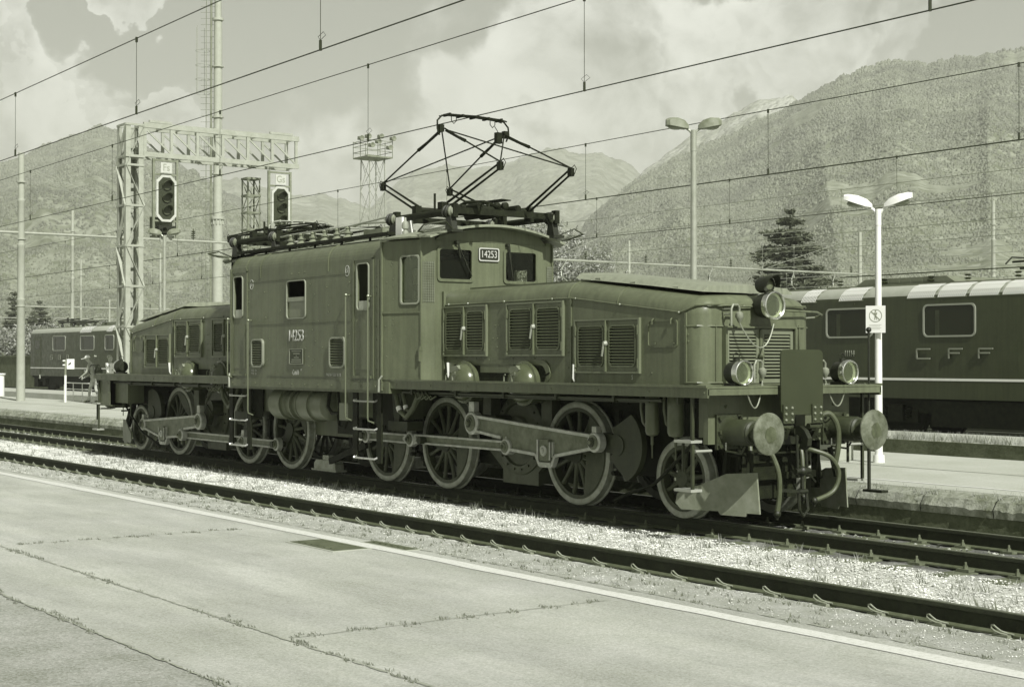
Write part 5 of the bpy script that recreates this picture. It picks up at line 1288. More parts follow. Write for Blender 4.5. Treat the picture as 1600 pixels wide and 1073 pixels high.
    for px in (panto_x,):
        for sy in (-.6, .6):
            b.cyl((px-1.5, sy, z), (px+1.5, sy, z+.05), .03); b.cyl((px-1.7, sy, z+.15), (px+1.3, sy*.6, z+.22), .025)
            for sx in (-1, 1): b.lathe((px+sx*.9, sy, 3.66), (0, 0, 1), [(0, .07), (.05, .09), (.1, .06), (.15, .09), (.2, .06), (.28, .05)], 10)
        b.box(px-.5, px+.5, -.3, .3, z-.1, z+.12); b.cyl((px-1.0, -.8, z+.08), (px-1.0, .8, z+.08), .05); b.cyl((px+1.0, -.8, z+.08), (px+1.0, .8, z+.08), .05)
        b.tube([(px-1.7, -.85, z+.1), (px-1.72, -.6, z+.26), (px-1.72, .6, z+.26), (px-1.7, .85, z+.1)], .02, 6)
        b.cyl((px-.3, -.5, z), (px-.3, -.5, z+.3), .06); b.cyl((px+.2, -.4, z), (px+.2, -.4, z+.25), .09)
    b.build('folded_pantograph', M_BLACK, t)
    # grab handles and hanging lamp irons
    b = MB()
    for x in (-hl+2.0, 1.3, hl-2.0):
        b.bar((x, -1.47, 1.40), (x, -1.47, 1.05), .03, .02); b.m = 1
        b.prism([(x-.09, .86), (x-.03, 1.06), (x+.03, 1.06), (x+.09, .86), (x, .82)], 'xz', -1.50, -1.46); b.m = 0
    for k in range(5): b.cyl((-hl+1.2+k*2.6, -1.47, 3.25), (-hl+1.2+k*2.6, -1.40, 3.25), .02)
    b.build('hanging_tags', [M_LOCO2, M_GALV], t)
    b = MB(); b.frame([(1.55, 1.27), (2.0, 1.27), (2.0, 1.36), (1.55, 1.36)], [(1.57, 1.285), (1.98, 1.285), (1.98, 1.345), (1.57, 1.345)], 'xz', -1.45, -1.456)
    for k in range(6): b.box(1.60+k*.065, 1.635+k*.065, -1.456, -1.451, 1.295, 1.335)
    b.build('data_panel', M_LET, t)
    return t
modern_engine(.8, 15.0, 15.0, 'dark modern engine lettered CFF filling the right side behind the thin white lamp post', 'CFF', (-1.59, -.70, .12), '11114', -3.85,
              [(-4.57, -3.16, 2.47, 3.12), (-1.58, -.19, 2.46, 3.14), (1.4, 2.8, 2.46, 3.14)], [(-6.3, -5.7, 1.1, 3.1), (5.7, 6.3, 1.1, 3.1)], 1.9, [(-5.45, -4.95), (-4.19, -3.45), (-2.08, -1.30), (-1.2, -.42), (-.32, .46), (.56, 1.34), (1.44, 2.2), (2.3, 3.1)], (-3.6, -1.6))
modern_engine(-57.5, 15.0, 15.0, 'dark modern engine lettered SBB in the left background behind the walking man', 'SBB', (-3.5, -2.2, -.9), '11194', 3.2,
              [(-3.35, -1.37, 2.43, 3.18), (1.0, 3.0, 2.43, 3.14), (4.6, 5.8, 2.43, 3.14)], [(-6.5, -5.4, 1.5, 3.2), (6.2, 6.9, 1.1, 3.2)], -3.4, [(.9, 2.6), (4.8, 5.6)], (3.0, 6.0))

# ================================================================ SIGNAL GANTRY
gx, gy = -26.9, 6.1
g = empty('signal_gantry', (gx, gy, .3)); tag(g, 'pale steel lattice gantry carrying two railway signals over the tracks at left', 'signal gantry')
def lattice_post(b, w_, d_, z0, z1, bays, leg=.09, dia=.06):
    for sx in (-1, 1):
        for sy in (-1, 1):
            b.m = 0; x, y = sx*w_/2, sy*d_/2
            b.box(x, x-sx*leg, y, y-sy*.012, z0, z1); b.box(x, x-sx*.012, y-sy*.0125, y-sy*leg, z0, z1)
    h = (z1-z0)/bays
    for k in range(bays):
        a, c = z0+k*h, z0+(k+1)*h
        for s in (-1, 1):
            b.bar((-w_/2, s*d_/2, c), (w_/2, s*d_/2, c), .05, .07); b.bar((s*w_/2, -d_/2, c), (s*w_/2, d_/2, c), .05, .07)
            if (k % 2) == 0:
                b.bar((-w_/2, s*d_/2, a), (w_/2, s*d_/2, c), dia, .015); b.bar((s*w_/2, -d_/2, a), (s*w_/2, d_/2, c), dia, .015)
            else:
                b.bar((w_/2, s*d_/2, a), (-w_/2, s*d_/2, c), dia, .015); b.bar((s*w_/2, d_/2, a), (s*w_/2, -d_/2, c), dia, .015)
GH = 9.5
M_GANTRY = mat('gantry_paint', .34, .45, .1, .12, 5)
b = MB(); lattice_post(b, .80, .62, 0, GH, 7, .17, .10)
b.build('lattice_leg', M_GANTRY, g)
b = MB(); b.tube([(-.9, -.1, 0), (-.75, -.1, 3.6)], .03, 6); b.tube([(-.9, .3, 0), (-.75, .3, 6.3)], .025, 6); b.tube([(-.9, -.1, 0), (-.75, -.1, 6.3)], .025, 6)
for k in range(21): b.bar((-.9+.15*k/21, -.1, .3+k*.3), (-.9+.15*k/21, .3, .3+k*.3), .025, .025)
for z in (3.2, 4.6, 6.1): b.bar((-.85, .1, z), (-.4, .1, z), .04, .04)
b.build('ladder', M_GALV2, g)
b = MB(); BL = 6.15; zb0, zb1 = GH-1.05, GH+.05; x0, x1 = -.38, .38
for x in (x0, x1):
    for z, hh in ((zb0, .16), (zb1-.12, .18)): b.box(x-.05, x+.05, .31, BL, z, z+hh)
    nb = 6
    for k in range(nb+1):
        y = .36+(BL-.46)*k/nb; b.box(x-.035, x+.035, y-.05, y+.05, zb0+.16, zb1-.12)
        if k < nb: y2 = .36+(BL-.46)*(k+1)/nb; b.bar((x, y, zb1-.15), (x, y2, zb0+.15), .04, .06)
for k in range(9):
    y = .36+(BL-.46)*k/8
    for z in (zb0+.06, zb1-.04): b.box(x0, x1, y-.03, y+.03, z-.03, z+.03)
    if k < 8: b.bar((x0, y, zb0+.08), (x1, y+(BL-.46)/8, zb0+.08), .05, .05)
b.box(x1-.02, x1+.06, .5, 1.3, zb1+.06, zb1+.14); b.box(x1-.02, x1+.06, 5.0, 5.9, zb1+.06, zb1+.14)
b.box(x0-.06, x1+.06, -.33, .35, GH-1.1, GH-1.02)
b.build('truss_beam', M_GANTRY, g)
def signal(dy, top, plate, aux, lab):
    """hanging signal below the beam; faces +x"""
    t = empty('railway_signal', (gx+.55, gy+dy, .3+top)); tag(t, lab, 'railway signal', 'signals hanging from the gantry')
    b = MB(); h = 1.58; w2 = .36
    oc = lambda w_, h_, c, z=0: [(-w_+c, z-h_), (w_-c, z-h_), (w_, z-h_+c), (w_, z-c), (w_-c, z), (-w_+c, z), (-w_, z-c), (-w_, z-h_+c)]
    o1 = oc(w2, h, .2); i1 = [(y*.80, -h/2+(z+h/2)*.90) for y, z in o1]
    b.prism(i1, 'yz', .0, .03); b.m = 1; b.frame(o1, i1, 'yz', -.005, .035)
    b.build('backboard', [mat('signal_black', .03, .5), mat('dulled_white', .44, .6, 0, .1, 8)], t)
    for k in range(3):
        z = -.36-k*.42; q = MB(); q.lathe((.03, 0, z), (1, 0, 0), [(0, .15), (.05, .15), (.05, .12), (.03, .02)], 20)
        n = 12; vs = []
        for kk in (0, 1):
            for i in range(n+1): a = R(0+180*i/n); vs.append((.05+.30*kk*(.35+.65*math.sin(a)), .16*math.cos(a), z+.16*math.sin(a)))
        q.add(vs, [(i, i+1, n+2+i, n+1+i) for i in range(n)]); q.build('signal_lamp', [mat('signal_hood', .05, .5)], t)
    q = MB(); q.box(.0, .02, -.2, .2, .08, .42); q.build('name_plate', mat('dulled_white', .44), t)
    text('plate_letters', plate, .34, .002, mat('plate_text', .25, .6), t, (.023, 0, .25), FACE_X, .9)
    q = MB()
    for y in (-.42, .42): q.box(-.12, -.04, y-.04, y+.04, -2.1 if aux else -2.0, .55)
    for z in (.5, 0.02, -1.55, -1.95): q.box(-.12, -.05, -.42, .42, z-.03, z+.03)
    q.box(-.5, -.1, -.38, .38, -2.1, -2.04); q.box(-.45, -.42, -.4, .4, -2.0, -1.4)
    q.build('hanger_frame', M_GALV2, t)
    if aux:
        q = MB(); q.box(-.05, .1, -.30, .30, -2.02, -1.72)
        for y in (-.14, .14): q.lathe((.1, y, -1.88), (1, 0, 0), [(0, .11), (.14, .11), (.14, .09), (.02, .02)], 16)
        q.build('auxiliary_signal', M_BLACK, t)
        q = MB(); q.box(-.02, .02, -.22, .22, -2.28, -2.06); q.build('lower_plate', M_GALV, t)
    else:
        q = MB(); q.box(-.12, .1, -.25, .25, -2.3, -1.75); q.lathe((.1, 0, -2.0), (1, 0, 0), [(0, .13), (.1, .13), (.1, .1), (.02, .02)], 16); q.tube([(0, -.35, -1.7), (.2, -.45, -1.95), (0, -.35, -2.2)], .02, 5); q.build('auxiliary_signal', M_BLACK, t)
    return t
signal(1.05, 7.85, 'Fs', True, 'three-lamp signal in white frame under the Fs plate, left on the gantry')
signal(5.35, 7.75, 'Gs', False, 'three-lamp signal in white frame under the Gs plate, at the outer end of the gantry')
b = MB(); t2 = empty('service_ladder_tower', (-27.6, 10.9, -.2)); tag(t2, 'slim grey lattice mast standing below the outer end of the signal gantry', 'lattice mast')
b = MB(); lattice_post(b, .5, .5, 0, 8.6, 14, .05, .03); b.build('lattice', M_GALV2, t2)
# ================================================================ LAMP POSTS
def twin_lamp(x, y, z0, h, r, lab, white, rz, grp='double-headed platform lamps', kind='flat'):
    hs = 1.0 if white else 1.3
    t = empty('lamp_post', (x, y, z0), rz); tag(t, lab, 'lamp post', grp)
    b = MB(); H = h
    b.cyl((0, 0, 0), (0, 0, H*.93), r, r*.72, n=16); b.cyl((0, 0, H*.93), (0, 0, H-.02), r*.8, r*.8, n=12)
    b.cyl((0, 0, 0), (0, 0, .12), r*1.5, r*1.4, n=16)
    b.build('pole', M_WHITE if white else M_GALV, t)
    for s in (-1, 1):
        b = MB(); b.tube([(0, 0, H-.12), (0, s*.07, H-.03), (0, s*.14, H+.02)], .025, 7); b.build('bracket', M_WHITE if white else M_GALV, t)
        # housing: an angular shell with a bowl beneath
        b = MB(); y0, y1 = s*.09, s*.52; rows = []
        for f, w_, zt, zl in ((0, .04, .06*hs, .01), (.18, .09*hs, .12*hs, .0), (.5, .13*hs, .15*hs, .01), (.85, .12*hs, .14*hs, .03), (1.0, .08*hs, .12*hs, .04)):
            yy = y0+(y1-y0)*f; up = .10*f if kind != 'flat' else .03*f
            rows.append([(-w_, yy, H+zl+up), (-w_*.85, yy, H+zt*.75+up), (-w_*.45, yy, H+zt+up), (w_*.45, yy, H+zt+up), (w_*.85, yy, H+zt*.75+up), (w_, yy, H+zl+up)])
        m = len(rows[0])
        for r_ in rows: b.v += r_
        for k in range(len(rows)-1):
            for i in range(m): b.f.append((k*m+i, (k+1)*m+i, (k+1)*m+(i+1) % m, k*m+(i+1) % m)); b.mi.append(0)
        for k in (0, len(rows)-1): b.f.append(tuple(k*m+i for i in range(m))); b.mi.append(0)
        o = b.build('lamp_head', M_WHITE if white else M_GALV2, t, sharp=30)
        q = MB(); up = .05 if kind != 'flat' else .015
        q.sph((0, s*.33, H+.03+up), .10, 8, (.95, 1.55, .6)); q.build('lamp_bowl', mat('lamp_bowl', .22, .15), o)
    return t
lp = twin_lamp(6.25, 5.25, .30, 3.97, .062, 'short white twin lamp post carrying the no-crossing notice, in front of the CFF engine', True, R(-54), kind='up')
b = MB(); b.box(-.0, .0, 0, 0, 0, 0) if False else None
sg = empty('notice_sign', (6.27, 5.17, 2.32)); tag(sg, 'white upright notice with crossed-out walking figure on the white lamp post', 'sign'); sg.rotation_euler = (0, 0, R(30))
b = MB(); b.box(-.15, .15, -.035, -.02, 0, .42); b.box(-.12, .12, -.02, .02, .05, .09); b.box(-.12, .12, -.02, .02, .33, .37); b.build('board', M_WHITE, sg)
b = MB()
cx0, cz0 = 0, .265; n = 28
ro = [(cx0+.10*math.cos(2*math.pi*i/n), cz0+.10*math.sin(2*math.pi*i/n)) for i in range(n)]; ri_ = [(cx0+.09*math.cos(2*math.pi*i/n), cz0+.09*math.sin(2*math.pi*i/n)) for i in range(n)]
b.frame(ro, ri_, 'xz', -.0355, -.0375); b.bar((-.066, -.0372, .33), (.066, -.0372, .20), .004, .012)
b.lathe((0, -.0355, .335), (0, -1, 0), [(0, .014), (.002, .014)], 12); b.prism([(-.03, .312), (.03, .312), (.012, .262), (.02, .20), (.008, .20), (0, .25), (-.012, .20), (-.022, .20), (-.012, .265)], 'xz', -.0355, -.0370)
for k in range(4): b.box(-.10, .09-.02*(k % 2), -.0365, -.0355, .12-k*.022, .124-k*.022)
b.build('pictogram', mat('sign_print', .22, .6), sg)
twin_lamp(.92, 6.25, .30, 5.95, .075, 'tall grey twin lamp post rising above the front bonnet of the old engine', False, R(-35))
twin_lamp(-26.0, 6.95, .30, 5.8, .07, 'grey twin lamp post beneath the Fs signal, half hidden by the old engine', False, R(-35))
# concrete blocks on the island platform
for x, lab in ((5.35, 'squat concrete block beside the white lamp post, right of the pair'), (4.2, 'squat concrete block left of the white lamp post, partly behind the buffer')):
    b = MB(); b.box(x-.30, x+.30, 4.95, 5.35, .30, .62); b.box(x-.34, x+.34, 4.92, 5.38, .62, .70)
    tag(b.build('concrete_block', M_CONC, bevel=.01), lab, 'block', 'concrete blocks on the island platform')
# ================================================================ MASTS, PORTALS
def mast(x, y, z0, top, r0, lab, name='catenary_mast', cat='mast', m=None, bands=True):
    b = MB(); H = top-z0; prof = [(0, r0)]
    for f in (.40, .62, .8): prof += [(H*f, r0*(1-.25*f)), (H*f+.02, r0*(1-.25*f)+.012), (H*f+.10, r0*(1-.25*f)+.012), (H*f+.12, r0*(.92-.25*f))]
    prof += [(H, r0*.68)]
    b.lathe((x, y, z0), (0, 0, 1), prof, 22)
    if bands:
        for f in (.38, .65, .88): b.lathe((x, y, z0+H*f), (0, 0, 1), [(0, r0*1.0), (.0, r0*1.08), (.05, r0*1.08), (.05, r0)], 22)
    return tag(b.build(name, m or M_SPUN), lab, cat, 'masts holding the overhead wires')
mast(-37.2, 5.7, .3, 10.0, .17, 'thick pale tubular mast at the far left edge')
def insul(b, x, y, z, n=4, r=.10, dz=.09, m=1):
    b.m = m
    for k in range(n): b.lathe((x, y, z+k*dz), (0, 0, 1), [(0, .03), (.01, r*.55), (.03, r), (.05, r*.9), (.06, r*.4)], 12)
    b.cyl((x, y, z-.05), (x, y, z+n*dz+.06), .022, n=6); b.m = 0
def portal(x, y0, y1, z, r, lab, ins, poles=(), arms=()):
    t = empty('catenary_portal', (x, y0, z)); tag(t, lab, 'catenary beam', 'tubular beams across the tracks')
    b = MB(); b.cyl((0, 0, 0), (0, y1-y0, 0), r, n=12); b.build('beam', M_GALV, t)
    for yy in ins:
        q = MB(); insul(q, 0, yy-y0, .10); q.build('beam_insulator', [M_GALV, M_INS], t)
    for yy in arms:
        q = MB(); q.tube([(0, yy-y0, 0), (.6, yy-y0-.5, -.15), (1.0, yy-y0-1.1, -.55), (1.1, yy-y0-1.2, -.9), (.9, yy-y0-.6, -1.2), (.7, yy-y0-.0, -1.25)], .028, 6)
        insul(q, 1.0, yy-y0-1.15, -.75, 3, .07, .07); q.build('registration_arm', [M_GALV, M_INS], t)
    for yy in poles:
        q = MB(); q.lathe((0, yy-y0, -z-.2), (0, 0, 1), [(0, .17), (z+.2+2.6, .11)], 16); q.build('pole', M_SPUN, t)
    return t
portal(-37.2, 3.6, 14.45, 6.87, .055, 'light tubular beam crossing behind the signal gantry from the thick mast', (12.9,), (), (11.0,))
portal(-41.0, 17.5, 34.2, 7.15, .06, 'light tubular beam passing behind the old engine cab roof', (21, 27), (17.5,), (20, 24, 31))
portal(-41.0, 34.6, 59.0, 7.15, .06, 'light tubular beam crossing behind the bonnets in front of the hillside', (36.9, 41.1, 47.5, 57.6), (58.4,), (35.6, 40, 46, 52.5, 56))
for p, q, lb in (((-37.2, 5.7, 9.5), (-37.2, 11.2, 6.9), 'steeper of the two stay cables slanting from the thick left mast'), ((-37.2, 5.7, 9.5), (-37.2, 14.0, 6.9), 'flatter of the two stay cables slanting from the thick left mast'), ((-41, 58.4, 9.5), (-41, 50, 7.15), 'pale stay cable slanting down to the beam near the cedar'), ((-41, 34.6, 7.2), (-41, 42, 10), 'pale stay cable rising right of the bushy tree by the cab')):
    b = MB(); b.cyl(p, q, .012, n=5); tag(b.build('stay_cable', M_GALV), lb, 'cable', 'stay cables of the tubular beams')
# more distant portals and masts
for i, (x, y0, y1, z, ps) in enumerate(((-112, 12, 27, 6.8, (12.4, 26.6)), (-128, 34, 62, 7.2, (34.5, 61.5)), (-95, 66, 96, 7.4, (66.5, 95.5)), (-170, 20, 60, 7.2, (20.5, 59.5)))):
    portal(x, y0, y1, z, .07, ('small distant tubular beam behind the SBB engine', 'distant tubular beam seen under the big gantry', 'distant tubular beam before the hillside at right', 'farthest tubular beam in the yard')[i], [y0+(y1-y0)*f for f in (.25, .5, .8)], ps, ())
mast(-70, 19.3, -.2, 11.2, .13, 'slim pale mast standing left of the gantry ladder behind the SBB engine')
mast(-71, 20.2, -.2, 8.2, .09, 'thin short mast just right of the slim pale mast')
mast(-86, 12.5, -.2, 9.0, .10, 'thin mast at the extreme left edge of the yard')
mast(-33.5, 33.6, -.2, 7.6, .085, 'short thin mast between the tall lamp post and the cab', bands=False)
mast(-22, 46, -.2, 9.3, .12, 'pale mast directly behind the tall grey lamp post')
mast(-24.0, 57, -.2, 8.2, .10, 'pale mast above the roof of the CFF engine at the right edge')
mast(-60, 20.9, -.2, 8.0, .09, 'thin mast right of the gantry, above the rear bonnet', bands=False)
# tall telecom mast with its ladder and platform
tm = empty('telecom_mast', (-46.8, 18.4, -.2)); tag(tm, 'very tall pale tubular mast with caged ladder rising out of the picture', 'tall mast')
b = MB(); prof = [(0, .27)]
for z, r in ((9.0, .25), (18.8, .20), (30, .16)):
    prof += [(z, r), (z, r+.07), (z+.12, r+.07), (z+.12, r-.03)]
b.lathe((0, 0, 0), (0, 0, 1), prof, 24)
for k in range(10): a = 2*math.pi*k/10; b.cyl((.27*math.cos(a), .27*math.sin(a), 8.75), (.27*math.cos(a), .27*math.sin(a), 9.15), .035, n=6)
for z in (2.5, 4.8, 7.2, 11.2, 14, 16.5): b.lathe((0, 0, z), (0, 0, 1), [(0, .20), (.0, .285), (.05, .285), (.05, .20)], 20)
b.build('pole', M_SPUN, tm)
b = MB(); lx, ly = -.20, -.27
b.cyl((lx, ly, 0), (lx, ly, 24), .055, n=8); b.cyl((lx-.14, ly-.20, 0), (lx-.14, ly-.20, 24), .018, n=6)
for k in range(80): b.bar((lx-.30, ly-.42, .3+k*.30), (lx+.1, ly+.14, .3+k*.30), .016, .016)
for k in range(7): b.bar((lx, ly, 3+k*2.5), (0, 0, 3+k*2.5), .03, .03)
b.build('ladder', M_GALV2, tm)
b = MB(); c = Vector((lx-.22, ly-.34, 0))
def hoop(z, r=.36): b.tube([(c.x+r*math.cos(2*math.pi*i/12), c.y+r*math.sin(2*math.pi*i/12), z) for i in range(12)], .013, 5, closed=True)
for z in (12.2, 12.6, 13.0, 10.6, 9.9, 15.2, 15.9, 16.6, 17.3): hoop(z)
for k in range(10):
    a = 2*math.pi*k/10; p = (c.x+.36*math.cos(a), c.y+.36*math.sin(a)); b.cyl((*p, 12.0), (*p, 13.1), .012, n=5)
    if k % 2 == 0: b.cyl((*p, 15.2), (*p, 18.5), .011, n=5)
b.lathe((c.x, c.y, 11.9), (0, 0, 1), [(0, .3), (.0, .40), (.12, .40)], 16)
for k in range(7): a = 2*math.pi*k/7; b.cyl((c.x+.25*math.cos(a), c.y+.25*math.sin(a), 11.7), (c.x+.25*math.cos(a), c.y+.25*math.sin(a), 11.9), .03, n=5)
b.build('ladder_cage', M_GALV, tm)
# floodlight tower
ft = empty('floodlight_tower', (-104.5, 61, -.3)); tag(ft, 'distant lattice floodlight tower left of the raised pantograph', 'floodlight tower')
b = MB(); Hh = 21.6; W_ = 1.65
for sx in (-1, 1):
    for sy in (-1, 1): b.bar((sx*W_*.62, sy*W_*.62, 0), (sx*W_*.5, sy*W_*.5, Hh), .08, .08)
bays = 7
for k in range(bays):
    a, c_ = Hh*k/bays, Hh*(k+1)/bays; wa, wc = W_*(.62-.12*k/bays), W_*(.62-.12*(k+1)/bays)
    for s in (-1, 1):
        for (p, q) in (((-wa, s*wa, a), (wc, s*wc, c_)), ((wa, s*wa, a), (-wc, s*wc, c_)), ((s*wa, -wa, a), (s*wc, wc, c_)), ((s*wa, wa, a), (s*wc, -wc, c_))): b.bar(p, q, .035, .035)
    if k == 4: b.box(-wa-.1, wa+.1, -wa-.1, wa+.1, a-.08, a+.08)
b.build('lattice', M_GALV, ft)
b = MB(); P_ = 1.38; b.box(-P_, P_, -P_, P_, Hh, Hh+.14)
for z in (.6, 1.15, 1.6):
    for s in (-1, 1): b.bar((-P_, s*P_, Hh+z), (P_, s*P_, Hh+z), .05, .05); b.bar((s*P_, -P_, Hh+z), (s*P_, P_, Hh+z), .05, .05)
for sx in (-1, 0, 1):
    for sy in (-1, 0, 1): 
        if sx or sy: b.bar((sx*P_, sy*P_, Hh), (sx*P_, sy*P_, Hh+1.7), .05, .05)
b.build('platform', M_GALV2, ft)
for x, y, z in ((P_, -P_, 1.9), (P_, 0, 2.0), (P_, P_, 1.9), (0, -P_, 1.9), (-P_, P_, 1.95), (P_, -1.0, 1.1), (P_, 1.0, 1.0)):
    q = MB(); q.box(x-.18, x+.18, y-.22, y+.22, Hh+z-.16, Hh+z+.16); q.lathe((x+.2, y, Hh+z), (1, 0, 0), [(0, .2), (.15, .26), (.15, .2), (.05, .05)], 10); q.build('floodlight', M_GALV2, ft)
# ================================================================ OVERHEAD WIRES
def overhead(yc, lab, zc=5.66, zm=6.98, x0=-200, x1=60, drops=True, off=-.5, rc=.008, stag=0.0, sag=0):
    t = empty('overhead_line', (0, yc, zc)); tag(t, lab, 'overhead wire', 'overhead lines above the tracks')
    b = MB(); pts = []
    x = x0
    while x <= x1: pts.append((x, stag*math.sin((x+20)/18.0), 0)); x += 6
    b.tube(pts, rc, 5); b.build('contact_wire', M_WIRE, t)
    b = MB(); b.tube([(p[0], 0, zm-zc+sag*math.cos(p[0]/30)) for p in pts], rc*.95, 5); b.build('messenger_wire', M_WIRE, t)
    if drops:
        k = 0; proto = None
        xx = off-60
        while xx < 24:
            if proto is None:
                q = MB(); q.cyl((0, 0, 0), (0, 0, zm-zc), rc*.5, n=4); q.cyl((0, 0, -.01), (0, 0, .12), rc*2.2, n=6); q.cyl((0, 0, zm-zc-.06), (0, 0, zm-zc+.02), rc*2.4, n=6); q.tube([(0, 0, .12), (.10, .02, .17), (.0, .04, .23), (-.10, .02, .18), (0, 0, .12)], rc*.4, 4)
                proto = q.build('dropper', M_WIRE, t); proto.location = (xx, 0, 0)
            else:
                c_ = proto.copy(); COL.objects.link(c_); c_.parent = t; c_.location = (xx, 0, 0)
            xx += 6.0
    return t
overhead(-4.17, 'pair of overhead wires above the track nearest the camera', 5.74, 6.92, rc=.009)
overhead(0.0, 'pair of overhead wires touched by the raised pantograph', 5.665, 6.98, rc=.0085)
overhead(9.1, 'pair of overhead wires above the sunken track', 5.68, 7.0, off=.05, rc=.0095)
overhead(16.8, 'pair of overhead wires above the modern engines', 5.75, 7.0, off=-9.1, rc=.010)
M_WIRE_ = M_WIRE; M_WIRE = mat('pale_wire', .22, .4, .4)
overhead(21.3, 'pair of overhead wires above the first track behind the modern engines', 5.7, 7.0, off=-3, rc=.009)
overhead(25.8, 'pair of overhead wires above the second track behind the modern engines', 5.7, 7.0, off=-1, rc=.009)
M_WIRE = mat('paler_wire', .36, .4, .4)
overhead(31.0, 'pale pair of overhead wires third behind the modern engines', 5.6, 7.0, off=-4, rc=.012)
overhead(37.0, 'pale pair of overhead wires fourth behind the modern engines', 5.6, 7.0, off=-2, rc=.013)
overhead(44.0, 'pale pair of overhead wires fifth behind the modern engines', 5.6, 7.0, off=-5, rc=.014)
overhead(52.0, 'pale pair of overhead wires farthest across the yard', 5.6, 7.0, off=-5, rc=.015)
M_WIRE = M_WIRE_
# ================================================================ FENCE, POSTS, BACKGROUND WALL
f = empty('tubular_railing', (-35.4, 7.3, .3)); tag(f, 'low white tubular railing on the platform behind the walking man', 'railing')
def rail_sec(x0, x1):
    b = MB(); b.tube([(x0, 0, 0), (x0, 0, .62), (x0+.06, 0, .70), (x1-.06, 0, .70), (x1, 0, .62), (x1, 0, 0)], .022, 7)
    for z in (.22, .46): b.cyl((x0, 0, z), (x1, 0, z), .018, n=6)
    for k in range(1, 4): b.cyl((x0+(x1-x0)*k/4, 0, 0), (x0+(x1-x0)*k/4, 0, .7), .018, n=6)
    b.build('railing_panel', M_WHITE, f)
rail_sec(-1.4, 2.6); rail_sec(2.75, 6.8)
b = MB(); b.cyl((-32.7, 5.95, .3), (-32.7, 5.95, 1.32), .045, n=12); b.m = 1; b.cyl((-32.7, 5.95, 1.32), (-32.7, 5.95, 1.9), .04, n=10); b.m = 0; b.box(-32.72, -32.58, 5.97, 6.25, 1.55, 1.93); b.m = 2; b.cyl((-32.57, 6.02, 1.72), (-32.54, 6.10, 1.80), .02, n=6); b.m = 0; b.cyl((-32.72, 5.86, 1.86), (-32.66, 5.93, 1.86), .03); b.cyl((-32.72, 5.86, 1.70), (-32.66, 5.93, 1.70), .03)
bp = b.build('bollard_post', [M_WHITE, M_GALV2, M_BLACK]); bp.location = (-1.4, .45, 0); tag(bp, 'slim white post with a small box on top, near the thick mast', 'post')
b = MB(); b.lathe((-50.5, 8.9, -.2), (0, 0, 1), [(0, .26), (1.35, .24), (1.40, .30), (1.46, .30)], 16)
tag(b.build('relay_cabinet', M_WHITE), 'white squat cabinet at the left edge beside the thick mast', 'cabinet')
b = MB(); b.box(-150, -52, 21.5, 21.8, -.3, 2.1); b.box(-150, -52, 21.4, 21.9, 2.1, 2.2)
tag(b.build('boundary_wall', G_WALLD), 'long dark stone wall behind the SBB engine at left', 'wall')
# low railway building with pitched roof far behind on the left
def house(x, y, w_, d_, h, rh, lab, rz=0, m=None):
    t = empty('railway_building', (x, y, -.3), rz); tag(t, lab, 'building', 'low buildings beyond the yard')
    b = MB(); b.box(-w_/2, w_/2, -d_/2, d_/2, 0, h); b.prism([(-d_/2, h), (d_/2, h), (0, h+rh)], 'yz', -w_/2+.01, w_/2-.01); o = b.build('wall', m or mat('render_wall', .42, .85, 0, .1, 1), t)
    b = MB()
    for s in (-1, 1): b.add([(-w_/2-.4, s*(d_/2+.5), h-.25), (w_/2+.4, s*(d_/2+.5), h-.25), (w_/2+.4, 0, h+rh+.12), (-w_/2-.4, 0, h+rh+.12), (-w_/2-.4, s*(d_/2+.5), h-.05), (w_/2+.4, s*(d_/2+.5), h-.05), (w_/2+.4, 0, h+rh+.32), (-w_/2-.4, 0, h+rh+.32)], [(0,1,2,3),(4,5,6,7),(0,1,5,4),(1,2,6,5),(2,3,7,6),(3,0,4,7)])
    b.build('roof', mat('tile_roof', .16, .8, 0, .3, 3), t)
    nw = int(w_/2.5)
    for k in range(nw):
        xx = -w_/2+w_*(k+.5)/nw; q = MB(); q.box(xx-.5, xx+.5, -d_/2-.03, -d_/2+.01, 1.2, 2.7); q.m = 1; q.box(xx-.42, xx+.42, -d_/2-.035, -d_/2-.031, 1.28, 2.62); q.build('window', [M_WHITE, M_GLASSD], t)
    return t
house(-90, 78, 16, 8, 3.6, 1.6, 'small distant building behind the pantograph masts', R(10))
house(-30, 120, 26, 10, 3.8, 1.8, 'long low building hidden behind the CFF engine', R(-5))
# ================================================================ TREES
def foliage_mesh(name, quads, m, parent):
    P = np.array(quads).reshape(-1, 3); n = len(P)//4
    me = bpy.data.meshes.new(name); me.from_pydata(P.tolist(), [], [(4*i, 4*i+1, 4*i+2, 4*i+3) for i in range(n)]); me.materials.append(m)
    o = bpy.data.objects.new(name, me); COL.objects.link(o); o.parent = parent; return o
def leafmat(name, lo, hi):
    m = bpy.data.materials.new(name); m.use_nodes = True; t = m.node_tree; p = t.nodes['Principled BSDF']; p.inputs['Roughness'].default_value = .55
    g_ = t.nodes.new('ShaderNodeNewGeometry'); r = t.nodes.new('ShaderNodeValToRGB'); r.color_ramp.elements[0].color = tone(lo); r.color_ramp.elements[1].color = tone(hi)
    t.links.new(g_.outputs['Random Per Island'], r.inputs[0]); t.links.new(r.outputs[0], p.inputs['Base Color'])
    tr = t.nodes.new('ShaderNodeBsdfTranslucent'); t.links.new(r.outputs[0], tr.inputs[0]); ms = t.nodes.new('ShaderNodeMixShader'); ms.inputs[0].default_value = .3
    t.links.new(p.outputs[0], ms.inputs[1]); t.links.new(tr.outputs[0], ms.inputs[2]); t.links.new(ms.outputs[0], t.nodes['Material Output'].inputs[0]); return m
M_CEDAR = leafmat('cedar_needles', .06, .20); M_LEAF = leafmat('broad_leaves', .10, .50)
